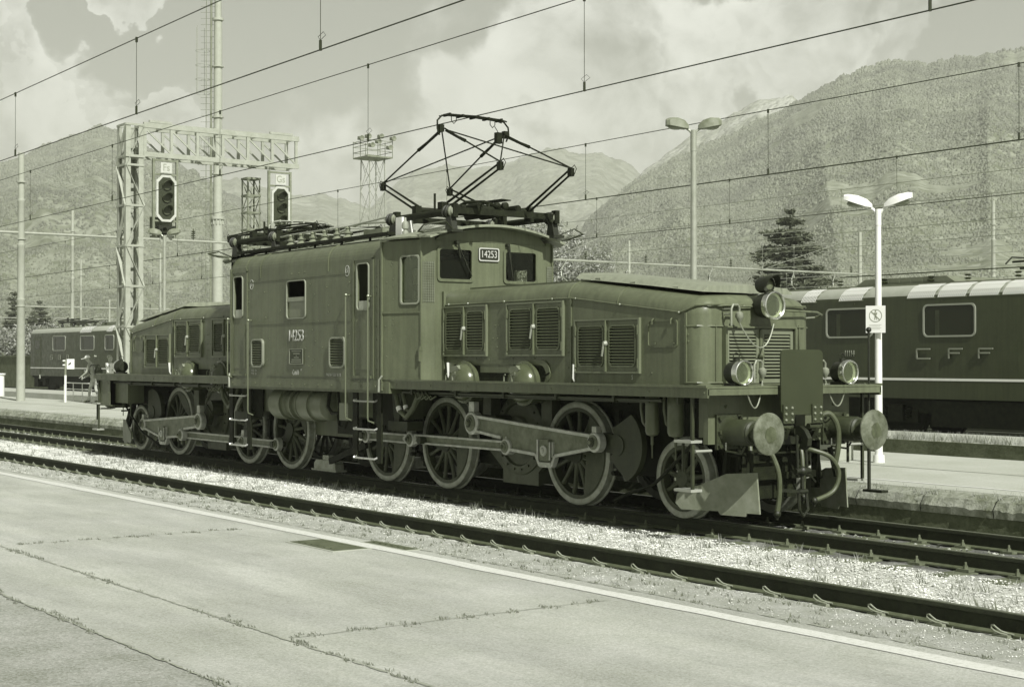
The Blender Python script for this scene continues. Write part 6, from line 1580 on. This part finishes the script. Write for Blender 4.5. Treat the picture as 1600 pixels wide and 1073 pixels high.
M_BARK = mat('bark', .10, .9, 0, .3, 6)
rng = np.random.default_rng(11)
def leafquads(C, Nn, size, flat=.4, asp=1.0):
    """C (k,3) centres -> list of quads with random orientation"""
    k = len(C); a = rng.normal(size=(k, 3)); a[:, 2] *= flat; a /= np.linalg.norm(a, axis=1)[:, None]
    r = rng.normal(size=(k, 3)); b_ = np.cross(a, r); b_ /= np.linalg.norm(b_, axis=1)[:, None]
    s = size*(.6+.8*rng.random((k, 1))); a = a*s*asp; b_ = b_*s
    return np.stack([C-a-b_*.5, C+a-b_*.3, C+a*.8+b_*.5, C-a*.8+b_*.4], 1).reshape(-1, 3)
def cedar(x, y, z0, H, Rr, lab, n_tier=15, dens=1.0):
    t = empty('cedar_tree', (x, y, z0)); tag(t, lab, 'tree', 'trees beyond the yard')
    b = MB(); b.tube([(0, 0, 0), (.1, 0, H*.4), (-.1, .1, H*.8), (0, 0, H*.97)], .3, 8, rs=[.03*H*.9, .022*H*.9, .01*H, .004*H]); Q = []
    for k in range(n_tier):
        f = k/(n_tier-1); z = H*(.16+.82*f); rad = Rr*(1-f)**.60*(.50+.75*rng.random())+.3
        nb = int(7+3*rng.random())
        for j in range(nb):
            a = 2*math.pi*(j+rng.random()*.9)/nb; L_ = rad*(.45+.75*rng.random()); dz = -L_*.22+.34*L_*rng.random()+(.15 if f > .9 else 0)
            tip = np.array([math.cos(a)*L_, math.sin(a)*L_, z+dz]); root = np.array([0, 0, z])
            b.cyl(tuple(root), tuple(tip), .04*L_/2+.02, .012, n=5)
            m_ = int(95*L_*dens); u = rng.random(m_)**.7; sp = .10+.26*L_*(1-abs(u-.7))
            C = root+(tip-root)*u[:, None]+np.stack([rng.normal(size=m_)*sp*.55, rng.normal(size=m_)*sp*.55, -abs(rng.normal(size=m_))*.16*L_**.5+.08], 1)
            Q.append(leafquads(C, None, .13, .35, 1.6))
    b.build('trunk', M_BARK, t); foliage_mesh('crown', np.concatenate(Q), M_CEDAR, t); return t
def broadleaf(x, y, z0, H, Rr, lab, clumps=60, leaves=190, sz=.12, cat='tree', m=None):
    t = empty('broadleaf_tree', (x, y, z0)); tag(t, lab, cat, 'trees beyond the yard')
    b = MB(); b.tube([(0, 0, 0), (.1, .1, H*.3), (0, 0, H*.7)], .2, 8, rs=[.02*H+.05, .015*H+.04, .05]); Q = []
    for k in range(clumps):
        d_ = rng.normal(size=3); d_ /= np.linalg.norm(d_); rr = rng.random()**.45
        c_ = np.array([d_[0]*Rr*rr, d_[1]*Rr*rr, H*.60+d_[2]*H*.38*rr]); b.cyl((0, 0, H*.35), tuple(c_), .05, .012, n=5)
        cr = Rr*(.16+.16*rng.random()); C = c_+rng.normal(size=(leaves, 3))*cr*.55; Q.append(leafquads(C, None, sz, 1.0, 1.3))
    b.build('trunk', M_BARK, t); foliage_mesh('crown', np.concatenate(Q), m or M_LEAF, t); return t
def atY(u, Y):
    """x of the vertical line at photo column u on the plane y=Y"""
    d_ = cF+cR*((u-800)/2363.0); return CAM.x+(Y-CAM.y)/d_.y*d_.x
cedar(atY(1235, 78), 78, -.3, 14.6, 4.7, 'tall layered cedar behind the CFF engine in front of the hillside', 17)
broadleaf(atY(868, 60), 60, -.3, 14.0, 4.3, 'bushy broadleaf tree directly behind the front cab window', 110, 170, .10)
broadleaf(atY(925, 66), 66, -.3, 9.4, 2.8, 'lower bush-like tree right of the cab, behind the beam', 50, 150, .10)
cedar(atY(62, 50), 50, -.3, 9.6, 3.0, 'dark conifer behind the thick mast above the SBB engine front', 14, .9)
cedar(atY(22, 48), 48, -.3, 10.8, 1.6, 'narrow dark conifer at the left edge of the picture', 16, 1.0)
broadleaf(atY(50, 44), 44, -.3, 6.5, 3.6, 'pale leafy bush below the conifers at left', 60, 160, .13)
broadleaf(atY(5, 42), 42, -.3, 6.0, 3.0, 'second leafy bush at the extreme left', 50, 150, .13)
broadleaf(atY(165, 62), 62, -.3, 7.4, 2.6, 'small tree seen through the gantry leg above the SBB engine', 40, 140, .12)
broadleaf(atY(415, 80), 80, -.3, 8.0, 3.0, 'leafy tree hidden behind the old engine cab', 40, 130, .14)
broadleaf(atY(1530, 95), 95, -.3, 9.0, 4.0, 'leafy tree low behind the CFF engine roof at right', 50, 130, .15)
# far-off hedge line along the yard's edge
b = MB(); Q = []
for k in range(260):
    x = -220+rng.random()*260; y = 108+rng.random()*26+(-x*.12); C = np.array([x, y, 1.2+rng.random()*2.6])+rng.normal(size=(40, 3))*np.array([1.6, 1.2, .9]); Q.append(leafquads(C, None, .34, 1.0, 1.2))
fo = foliage_mesh('hedge_row', np.concatenate(Q), M_LEAF, None); tag(fo, 'far-off scrub along the edge of the yard', 'scrub', kind='stuff')
# grass tufts: platform cracks, ballast and the far ledge
def tufts(name, pts, h, n, sp, m, lab):
    Q = []
    for (x, y, z) in pts:
        k = n; a = rng.random(k)*6.28; l_ = rng.random(k); bx = x+rng.normal(size=k)*sp; by = y+rng.normal(size=k)*sp*.5; hh = h*(.4+.8*rng.random(k)); dx = np.cos(a)*hh*.45; dy = np.sin(a)*hh*.45; w_ = .0035+.003*rng.random(k)
        b0 = np.stack([bx-w_, by, np.full(k, z)], 1); b1 = np.stack([bx+w_, by+w_, np.full(k, z)], 1); t0 = np.stack([bx+dx, by+dy, z+hh], 1)
        Q.append(np.stack([b0, b1, t0+.0008, t0], 1).reshape(-1, 3))
    o = foliage_mesh(name, np.concatenate(Q), m, None); return tag(o, lab, 'grass', kind='stuff')
M_GRASSC = leafmat('crack_weeds', .20, .46); M_GRASS = leafmat('dry_grass', .18, .5); M_GRASSD = leafmat('green_grass', .18, .42)
pts = [(rng.uniform(-28, 12), 11.35+rng.random()*.5, .27) for _ in range(1500)]
tufts('ledge_grass', pts, .17, 9, .06, M_GRASS, 'dry grass growing on the far ledge before the CFF engine')
pts = []
for yc, seeds in ((-9.14, (6.5, 9.2, 9.6, 11.5, 13.2, 14.6, 15.1)), (-9.95, (11.5, 12.7, 13.2, 15.2, 16))):
    for s_ in seeds:
        for _ in range(14): pts.append((s_+rng.normal()*.38, yc+rng.normal()*.025, PZ))
for s_ in (6.0, 7.2, 9.9, 12.2, 13.8, 15.4, 16.5):
    for _ in range(10): pts.append((s_+rng.normal()*.6, -6.33+rng.normal()*.03, PZ))
for y in np.linspace(-9, -7, 7):
    for _ in range(6): pts.append((14.27+rng.normal()*.03, y+rng.normal()*.1, PZ)); pts.append((8.95+rng.normal()*.03, y+rng.normal()*.1, PZ))
tufts('crack_grass', pts, .017, 8, .022, M_GRASSC, 'short weeds rooted in the cracks of the near platform')
pts = [(rng.uniform(-25, 17), rng.uniform(-6.3, -5.75), PZ) for _ in range(700)]
tufts('edge_grass', pts, .025, 6, .03, M_GRASS, 'low dry grass on the near platform edge')
pts = [(rng.uniform(-20, 17), rng.uniform(-3.2, -1.0), -.17) for _ in range(420)]
tufts('ballast_weeds', pts, .09, 7, .05, M_GRASS, 'thin dry weeds among the pale ballast')
pts = [(rng.uniform(-40, 16), rng.uniform(1.72, 2.2), .26) for _ in range(700)]
tufts('coping_grass', pts, .07, 6, .05, M_GRASS, 'grass sprouting along the crumbling island platform edge')
# manhole covers in the near platform, either side of the line
for x0, x1, y0, y1, lab in ((10.15, 10.95, -6.98, -6.66, 'dark metal cover plate let into the platform on the camera side of the white line'), (10.55, 11.25, -6.46, -6.34, 'narrow dark cover plate on the track side of the white line')):
    b = MB(); b.box(x0, x1, y0, y1, PZ-.05, PZ+.008); b.m = 1; b.frame([(x0-.03,y0-.03),(x1+.03,y0-.03),(x1+.03,y1+.03),(x0-.03,y1+.03)], [(x0,y0),(x1,y0),(x1,y1),(x0,y1)], 'xy', PZ-.05, PZ+.005)
    for k in range(6):
        b.m = 0; b.box(x0+.08+k*(x1-x0)/7, x0+.12+k*(x1-x0)/7, y0+.04, y1-.04, PZ+.008, PZ+.013)
    tag(b.build('cover_plate', [mat('cover_steel', .085, .7, 0, .3, 8), M_CONC]), lab, 'cover plate', 'cover plates beside the white line')
# ================================================================ PEOPLE
def person(loc, rz, joints, edges, lab, mats):
    """one skinned body; joints: name -> (x, y, z, r)"""
    names = list(joints); me = bpy.data.meshes.new('person'); me.from_pydata([joints[k][:3] for k in names], [(names.index(a), names.index(c)) for a, c in edges], [])
    o = bpy.data.objects.new('person', me); COL.objects.link(o); o.location = loc; o.rotation_euler = (0, 0, rz)
    sk = o.modifiers.new('skin', 'SKIN'); sk.use_smooth_shade = True
    for i, k in enumerate(names):
        r = joints[k][3]; v = me.skin_vertices[0].data[i]; v.radius = (r if isinstance(r, tuple) else (r, r)); v.use_root = (k == 'pelvis')
    o.modifiers.new('sub', 'SUBSURF').levels = 1; o.modifiers['sub'].render_levels = 2
    dg = bpy.context.evaluated_depsgraph_get(); m2 = bpy.data.meshes.new_from_object(o.evaluated_get(dg))
    o.modifiers.clear(); o.data = m2
    for m_ in mats: m2.materials.append(m_)
    m2.shade_smooth()
    return tag(o, lab, 'person')
def paint(o, rule):
    for p in o.data.polygons: p.material_index = rule(p.center)
def body(lean, step, arms):
    """walker facing +x"""
    j = {'pelvis': (0, 0, .93, (.15, .12)), 'waist': (lean*.25, 0, 1.08, (.14, .115)), 'chest': (lean*.6, 0, 1.30, (.165, .12)), 'neckb': (lean*.9, 0, 1.45, (.09, .075)), 'neck': (lean*1.05, 0, 1.52, .052), 'jaw': (lean*1.3+.03, 0, 1.585, .068), 'head': (lean*1.4+.02, 0, 1.66, .092), 'crown': (lean*1.42, 0, 1.73, .075), 'nose': (lean*1.4+.125, 0, 1.635, .014)}
    e = [('pelvis', 'waist'), ('waist', 'chest'), ('chest', 'neckb'), ('neckb', 'neck'), ('neck', 'jaw'), ('jaw', 'head'), ('head', 'crown'), ('head', 'nose')]
    for s, n_ in ((1, 'l'), (-1, 'r')):
        f_ = step*s
        j['hip'+n_] = (0, s*.09, .88, .095); j['knee'+n_] = (f_*.5+.04, s*.10, .50, .062); j['ank'+n_] = (f_-.02, s*.10, .10, .045); j['heel'+n_] = (f_-.05, s*.10, .045, .04); j['toe'+n_] = (f_+.17, s*.11, .035, .033)
        e += [('pelvis', 'hip'+n_), ('hip'+n_, 'knee'+n_), ('knee'+n_, 'ank'+n_), ('ank'+n_, 'heel'+n_), ('ank'+n_, 'toe'+n_)]
        (ex, ey, ez), (hx, hy, hz) = arms[n_]
        j['sh'+n_] = (lean*.85, s*.17, 1.42, .062); j['elb'+n_] = (ex, ey*s, ez, .043); j['wri'+n_] = (hx, hy*s, hz, .028)
        e += [('neckb', 'sh'+n_), ('sh'+n_, 'elb'+n_), ('elb'+n_, 'wri'+n_)]
        d_ = (Vector((hx, hy*s, hz))-Vector((ex, ey*s, ez))).normalized(); sd = d_.cross(Vector((1, 0, .2))).normalized(); pm = Vector((hx, hy*s, hz))+d_*.06
        j['palm'+n_] = (*pm, (.036, .02)); e.append(('wri'+n_, 'palm'+n_))
        for q, (off, ln) in enumerate(((-.028, .070), (-.010, .082), (.010, .076), (.028, .060))):
            k1 = 'f%d%s' % (q, n_); p1 = pm+sd*off+d_*.035; p2 = p1+d_*ln+Vector((.015, 0, 0)); j[k1+'a'] = (*p1, .009); j[k1+'b'] = (*p2, .0075); e += [('palm'+n_, k1+'a'), (k1+'a', k1+'b')]
        p1 = Vector((hx, hy*s, hz))+d_*.03+sd*.035; p2 = p1+d_*.04+sd*.02; j['th'+n_] = (*p2, .0095); e.append(('palm'+n_, 'th'+n_))
    return j, e
M_SKIN = mat('skin', .36, .55); M_SHIRT = mat('grey_shirt', .34, .8, 0, .25, 9); M_TROUS = mat('pale_trousers', .42, .85, 0, .4, 7); M_WSHIRT = mat('white_shirt', .82, .8); M_DTROUS = mat('dark_trousers', .08, .85); M_SHOE = mat('shoe', .07, .6)
j, e = body(.16, .17, {'l': ((.20, .25, 1.14), (.36, .20, 1.02)), 'r': ((.14, .24, 1.12), (.33, .17, .98))})
px, py = -32.6, 6.95
p1 = person((px, py, .30), math.atan2(-.81, -.58), j, e, 'walking man in pale cap and light trousers with a dark rucksack', [M_TROUS, M_SHIRT, M_SKIN, M_SHOE])
paint(p1, lambda c: 3 if c.z < .09 else 0 if c.z < 1.0 and abs(c.y) < .21 else (2 if (c.z > 1.50 or (abs(c.y) > .15 and c.z < 1.25)) else 1))
cp = MB(); hx = .16*1.4+.015; cp.lathe((hx, 0, 1.665), (.25, 0, 1), [(0, .108), (.02, .108), (.07, .09), (.10, .05), (.11, .01)], 18); cp.add([(hx+.06, -.08, 1.66), (hx+.22, -.06, 1.62), (hx+.22, .06, 1.62), (hx+.06, .08, 1.66), (hx+.06, -.08, 1.675), (hx+.22, -.06, 1.635), (hx+.22, .06, 1.635), (hx+.06, .08, 1.675)], [(0,1,2,3),(4,5,6,7),(0,1,5,4),(1,2,6,5),(2,3,7,6)]); cp.build('cap', M_WHITE, p1)
def rucksack(loc, rz, m, lab, sc=1.0):
    t = empty('rucksack', loc, rz); tag(t, lab, 'rucksack')
    b = MB(); b.sph((0, 0, 0), .15, 8, (.75*sc, .95*sc, 1.65*sc)); b.box(-.10, .05, -.11, .11, -.24, .12); b.sph((-.10, 0, -.06), .12, 7, (.7, 1.0, 1.1)); b.build('bag', m, t)
    b = MB()
    for s in (-1, 1): b.tube([(.10, s*.09, .20), (.22, s*.12, .20), (.33, s*.12, .05), (.27, s*.12, -.10), (.12, s*.11, -.18)], .016, 6)
    b.build('strap', M_BLACK, t); return t
rz1 = math.atan2(-.81, -.58)
c_, s_ = math.cos(rz1), math.sin(rz1)
rucksack((px+c_*(-.15), py+s_*(-.15), .30+1.20), rz1, mat('rucksack_dark', .03, .7), 'bulky dark rucksack on the back of the walking man')
j2, e2 = body(-.02, .06, {'l': ((.14, .24, 1.18), (.33, .14, 1.34)), 'r': ((.10, .26, 1.14), (.32, .18, 1.28))})
rz2 = math.atan2(.55, .83)
p2 = person((-30.95, 6.95, .30), rz2, j2, e2, 'person in white shirt half hidden behind the rear end of the old engine', [M_DTROUS, M_WSHIRT, M_SKIN, M_SHOE])
paint(p2, lambda c: 3 if c.z < .09 else 0 if c.z < .98 and abs(c.y) < .2 else (2 if (c.z > 1.48 or (abs(c.y) > .16 and c.z < 1.1) or c.x > .24) else 1))
hb = MB(); hb.sph((-.035, 0, 1.70), .098, 7, (.95, .95, .8)); hb.build('hair', mat('grey_hair', .30, .7, 0, .3, 20), p2)
c_, s_ = math.cos(rz2), math.sin(rz2)
# ================================================================ MOUNTAINS
def forestmat(name, lo, hi, rock, rthr, sc, bump=1.0, cell=.11):
    m = bpy.data.materials.new(name); m.use_nodes = True; t = m.node_tree; p = t.nodes['Principled BSDF']; p.inputs['Roughness'].default_value = .95; p.inputs['Specular IOR Level'].default_value = .1
    c = t.nodes.new('ShaderNodeTexCoord'); co = c.outputs['Object']
    vo = t.nodes.new('ShaderNodeTexVoronoi'); vo.inputs['Scale'].default_value = cell; t.links.new(co, vo.inputs['Vector'])
    v2 = t.nodes.new('ShaderNodeTexVoronoi'); v2.inputs['Scale'].default_value = cell*2.3; t.links.new(co, v2.inputs['Vector'])
    n = t.nodes.new('ShaderNodeTexNoise'); n.inputs['Scale'].default_value = .012*sc; n.inputs['Detail'].default_value = 10; n.inputs['Roughness'].default_value = .65; t.links.new(co, n.inputs['Vector'])
    sp = t.nodes.new('ShaderNodeSeparateColor'); t.links.new(vo.outputs['Color'], sp.inputs[0])
    a = t.nodes.new('ShaderNodeMath'); a.operation = 'MULTIPLY_ADD'; a.inputs[1].default_value = .45; t.links.new(sp.outputs[0], a.inputs[0]); t.links.new(n.outputs[0], a.inputs[2])
    r = t.nodes.new('ShaderNodeValToRGB'); r.color_ramp.elements[0].position = .45; r.color_ramp.elements[1].position = 1.0; r.color_ramp.elements[0].color = tone(lo); r.color_ramp.elements[1].color = tone(hi); t.links.new(a.outputs[0], r.inputs[0])
    n2 = t.nodes.new('ShaderNodeTexNoise'); n2.inputs['Scale'].default_value = .006*sc; n2.inputs['Detail'].default_value = 12; n2.inputs['Roughness'].default_value = .72; t.links.new(co, n2.inputs['Vector'])
    mr = t.nodes.new('ShaderNodeMapRange'); mr.inputs[1].default_value = rthr; mr.inputs[2].default_value = rthr+.05; t.links.new(n2.outputs[0], mr.inputs[0])
    mx_ = t.nodes.new('ShaderNodeMix'); mx_.data_type = 'RGBA'; t.links.new(mr.outputs[0], mx_.inputs[0]); t.links.new(r.outputs[0], mx_.inputs[6]); mx_.inputs[7].default_value = tone(rock); t.links.new(mx_.outputs[2], p.inputs['Base Color'])
    b1 = t.nodes.new('ShaderNodeBump'); b1.inputs['Strength'].default_value = bump; b1.inputs['Distance'].default_value = .45/cell; b1.invert = True
    ad = t.nodes.new('ShaderNodeMath'); ad.operation = 'MULTIPLY_ADD'; ad.inputs[1].default_value = .5; t.links.new(v2.outputs['Distance'], ad.inputs[0]); t.links.new(vo.outputs['Distance'], ad.inputs[2])
    t.links.new(ad.outputs[0], b1.inputs['Height']); t.links.new(b1.outputs[0], p.inputs['Normal']); return m
def mountain(name, prof, dist, base, back, m, nu, nv, rough, seed, gully=1.0, power=1.0, tree=0.0):
    """prof: (column, row) points of the skyline; dist: metres to the crest; base: where the slope starts"""
    us = np.array([p[0] for p in prof], float); vs_ = np.array([p[1] for p in prof], float)
    U0, U1 = us[0], us[-1]; V = []; F = []
    rows = nv+6
    for i in range(nu):
        u = U0+(U1-U0)*i/(nu-1); d_ = cF+cR*((u-800)/2363.0); hd = Vector((d_.x, d_.y, 0)).normalized()
        v = np.interp(u, us, vs_); dd = cF+cR*((u-800)/2363.0)-cU*((v-536.5)/2363.0); el = dd.z/math.hypot(dd.x, dd.y)
        D = dist*(1+.06*noise.noise((u*.004, seed, 0))); Hc = max(0, el*D+CAM.z)
        Hc += noise.noise((u*.05, seed, 5))*rough*.22; fine = noise.noise((u*.2, seed, 7))*rough*.10+tree*(noise.noise((u*1.1, seed, 2))+.7*noise.noise((u*2.9, seed, 3)))
        for k in range(rows):
            if k <= nv:
                f = k/nv; dk = base+(D-base)*f; h = Hc*f**power+fine*f**40
                wv_ = math.sin(math.pi*f); P = Vector((hd.x*dk, hd.y*dk, 0))
                q = P/260.0; g_ = noise.noise((q.x, q.y, seed))*1.2+noise.noise((q.x*2.4, q.y*2.4, seed+4))*.55+noise.noise((q.x*5, q.y*5, seed+8))*.12
                gul = abs(noise.noise((u*.007+f*.5, f*.7, seed+20)))
                h += (g_*rough*1.3-gul*rough*1.6*gully)*wv_
                h = max(h, -3) if k else -8
            else:
                f = (k-nv)/6; dk = D+(back)*f; h = Hc*(1-f)-8*f
            V.append((CAM.x+hd.x*dk, CAM.y+hd.y*dk, h))
    for i in range(nu-1):
        for k in range(rows-1): F.append((i*rows+k, (i+1)*rows+k, (i+1)*rows+k+1, i*rows+k+1))
    me = bpy.data.meshes.new(name); me.from_pydata(V, [], F); me.materials.append(m); me.shade_smooth(); o = bpy.data.objects.new(name, me); COL.objects.link(o)
    GRID[name+str(seed)] = (np.array(V).reshape(nu, rows, 3), nv)
    return tag(o, kind='structure')
GRID = {}
def forest(key, n, m, px, thr, seed, label):
    """thousands of small tree crowns standing on a slope"""
    G, nv = GRID[key]; rg = np.random.default_rng(seed); nu = G.shape[0]
    a = rg.random(n)*(nu-1.001); f = (1-rg.random(n)**1.0)*(nv-.01); i = a.astype(int); k = f.astype(int); fa = (a-i)[:, None]; fk = (f-k)[:, None]
    P = (G[i, k]*(1-fa)*(1-fk)+G[i+1, k]*fa*(1-fk)+G[i, k+1]*(1-fa)*fk+G[i+1, k+1]*fa*fk)
    keep = np.array([noise.noise((p[0]*.011, p[1]*.011, p[2]*.02))+.5*noise.noise((p[0]*.04, p[1]*.04, seed)) < thr for p in P]); P = P[keep]; n = len(P)
    d = np.linalg.norm(P-np.array(CAM), axis=1); S = d*px/2363*(.55+.8*rg.random(n)); ns = 4
    ang = np.arange(ns)*2*np.pi/ns; ring = np.stack([np.cos(ang), np.sin(ang), np.zeros(ns)], 1)
    base = np.concatenate([ring*.85+[0, 0, .0], ring*.9+[0, 0, .8], [[0, 0, 1.5]]]); nb = len(base)
    V = base[None]*(.75+.5*rg.random((n, nb, 1)))*S[:, None, None]*.5; V = V+P[:, None, :]; V[:, :, 2] -= (S*.10)[:, None]
    fc = []
    for j_ in range(ns): k_ = (j_+1) % ns; fc += [(j_, k_, ns+k_), (j_, ns+k_, ns+j_), (ns+j_, ns+k_, nb-1)]
    F = (np.array(fc)[None]+(np.arange(n)*nb)[:, None, None]).reshape(-1).astype(np.int32); nf = len(F)//3
    me = bpy.data.meshes.new('forest'); me.vertices.add(n*nb); me.vertices.foreach_set('co', V.reshape(-1).astype(np.float32)); me.loops.add(nf*3); me.loops.foreach_set('vertex_index', F)
    me.polygons.add(nf); me.polygons.foreach_set('loop_start', np.arange(0, nf*3, 3, dtype=np.int32)); me.update(calc_edges=True); me.materials.append(m); me.shade_smooth(); o = bpy.data.objects.new('forest', me); COL.objects.link(o)
    return tag(o, label, 'forest', kind='stuff')
FM1 = forestmat('near_forest_slope', .11, .26, .50, .645, 1.6, .35, .20)
FM5 = forestmat('left_forest_slope', .11, .26, .45, .63, 1.4, .35, .15)
FM2 = forestmat('rocky_ridge', .18, .34, .42, .52, 1.4, .8, .05)
FM3 = forestmat('far_slopes', .12, .26, .34, .60, .8, .8, .04)
mountain('hillside', [(740,566),(800,500),(850,440),(900,372),(935,328),(980,290),(1060,245),(1130,214),(1200,184),(1250,158),(1300,130),(1350,108),(1400,95),(1440,98),(1500,92),(1545,85),(1592,76),(1700,62),(1900,60),(2300,150),(2800,300)], 1500, 420, 600, FM1, 820, 130, 16, 2.3, 1.0, 1.0, 2.0)
mountain('rocky_ridge', [(900,420),(960,320),(1000,272),(1045,238),(1080,212),(1110,198),(1150,176),(1185,157),(1212,155),(1238,148),(1262,166),(1330,190),(1500,260),(1800,400)], 2500, 1300, 900, FM2, 300, 50, 22, 5.1, 1.2)
mountain('distant_mountain', [(540,380),(575,330),(609,294),(647,267),(701,258),(728,265),(766,261),(804,250),(848,234),(877,229),(904,238),(940,240),(990,262),(1060,330),(1200,450)], 3300, 1700, 900, FM3, 400, 70, 28, 8.4, 1.3)
mountain('distant_mountain', [(200,380),(260,320),(300,298),(324,288),(351,281),(368,278),(398,292),(441,300),(472,308),(500,303),(540,312),(575,326),(610,306),(640,310),(700,350),(800,450)], 3000, 1500, 900, FM3, 300, 60, 24, 12.7, 1.2)
mountain('mountain', [(-900,420),(-500,300),(-250,265),(-120,275),(-40,262),(10,257),(45,243),(78,226),(110,214),(140,203),(160,199),(185,208),(228,232),(275,256),(324,284),(380,318),(440,352),(520,410),(620,490),(700,545),(740,566)], 1900, 450, 800, FM5, 620, 120, 24, 17.2, 1.3, 1.0, 1.5)
def woodmat(name, lo, hi):
    m = leafmat(name, lo, hi); t = m.node_tree; p = t.nodes['Principled BSDF']; src = p.inputs['Base Color'].links[0].from_socket
    c = t.nodes.new('ShaderNodeTexCoord'); n = t.nodes.new('ShaderNodeTexNoise'); n.inputs['Scale'].default_value = .012; n.inputs['Detail'].default_value = 7; n.inputs['Roughness'].default_value = .7; t.links.new(c.outputs['Object'], n.inputs['Vector'])
    r = t.nodes.new('ShaderNodeMapRange'); r.inputs[1].default_value = .35; r.inputs[2].default_value = .68; r.inputs[3].default_value = .62; r.inputs[4].default_value = 1.5; t.links.new(n.outputs[0], r.inputs[0])
    x = t.nodes.new('ShaderNodeMix'); x.data_type = 'RGBA'; x.blend_type = 'MULTIPLY'; x.inputs[0].default_value = 1; t.links.new(src, x.inputs[6]); t.links.new(r.outputs[0], x.inputs[7]); t.links.new(x.outputs[2], p.inputs['Base Color']); return m
M_FOR = woodmat('hillside_trees', .16, .24); M_FOR5 = woodmat('left_hill_trees', .15, .24)
forest('hillside2.3', 170000, M_FOR, 4.9, .48, 5, 'dense broadleaf wood covering the big hillside at right')
forest('mountain17.2', 120000, M_FOR5, 4.4, .42, 6, 'dense wood covering the mountain at left')
# ================================================================ HAZE
b = MB(); b.box(-4300, 1500, -1500, 4600, -1.4, 640)
hz_ = b.build('haze', [], None, smooth=False); hz_.data.materials.clear()
hm = bpy.data.materials.new('haze_air'); hm.use_nodes = True; t = hm.node_tree; t.nodes.clear(); ho = t.nodes.new('ShaderNodeOutputMaterial'); pv = t.nodes.new('ShaderNodeVolumePrincipled')
pv.inputs['Color'].default_value = (.93, .96, .84, 1); pv.inputs['Density'].default_value = HAZE = 3.4e-4; pv.inputs['Anisotropy'].default_value = 0.0
t.links.new(pv.outputs[0], ho.inputs['Volume']); hz_.data.materials.append(hm); tag(hz_, kind='stuff')
hz_['label'] = 'pale summer haze filling the valley'
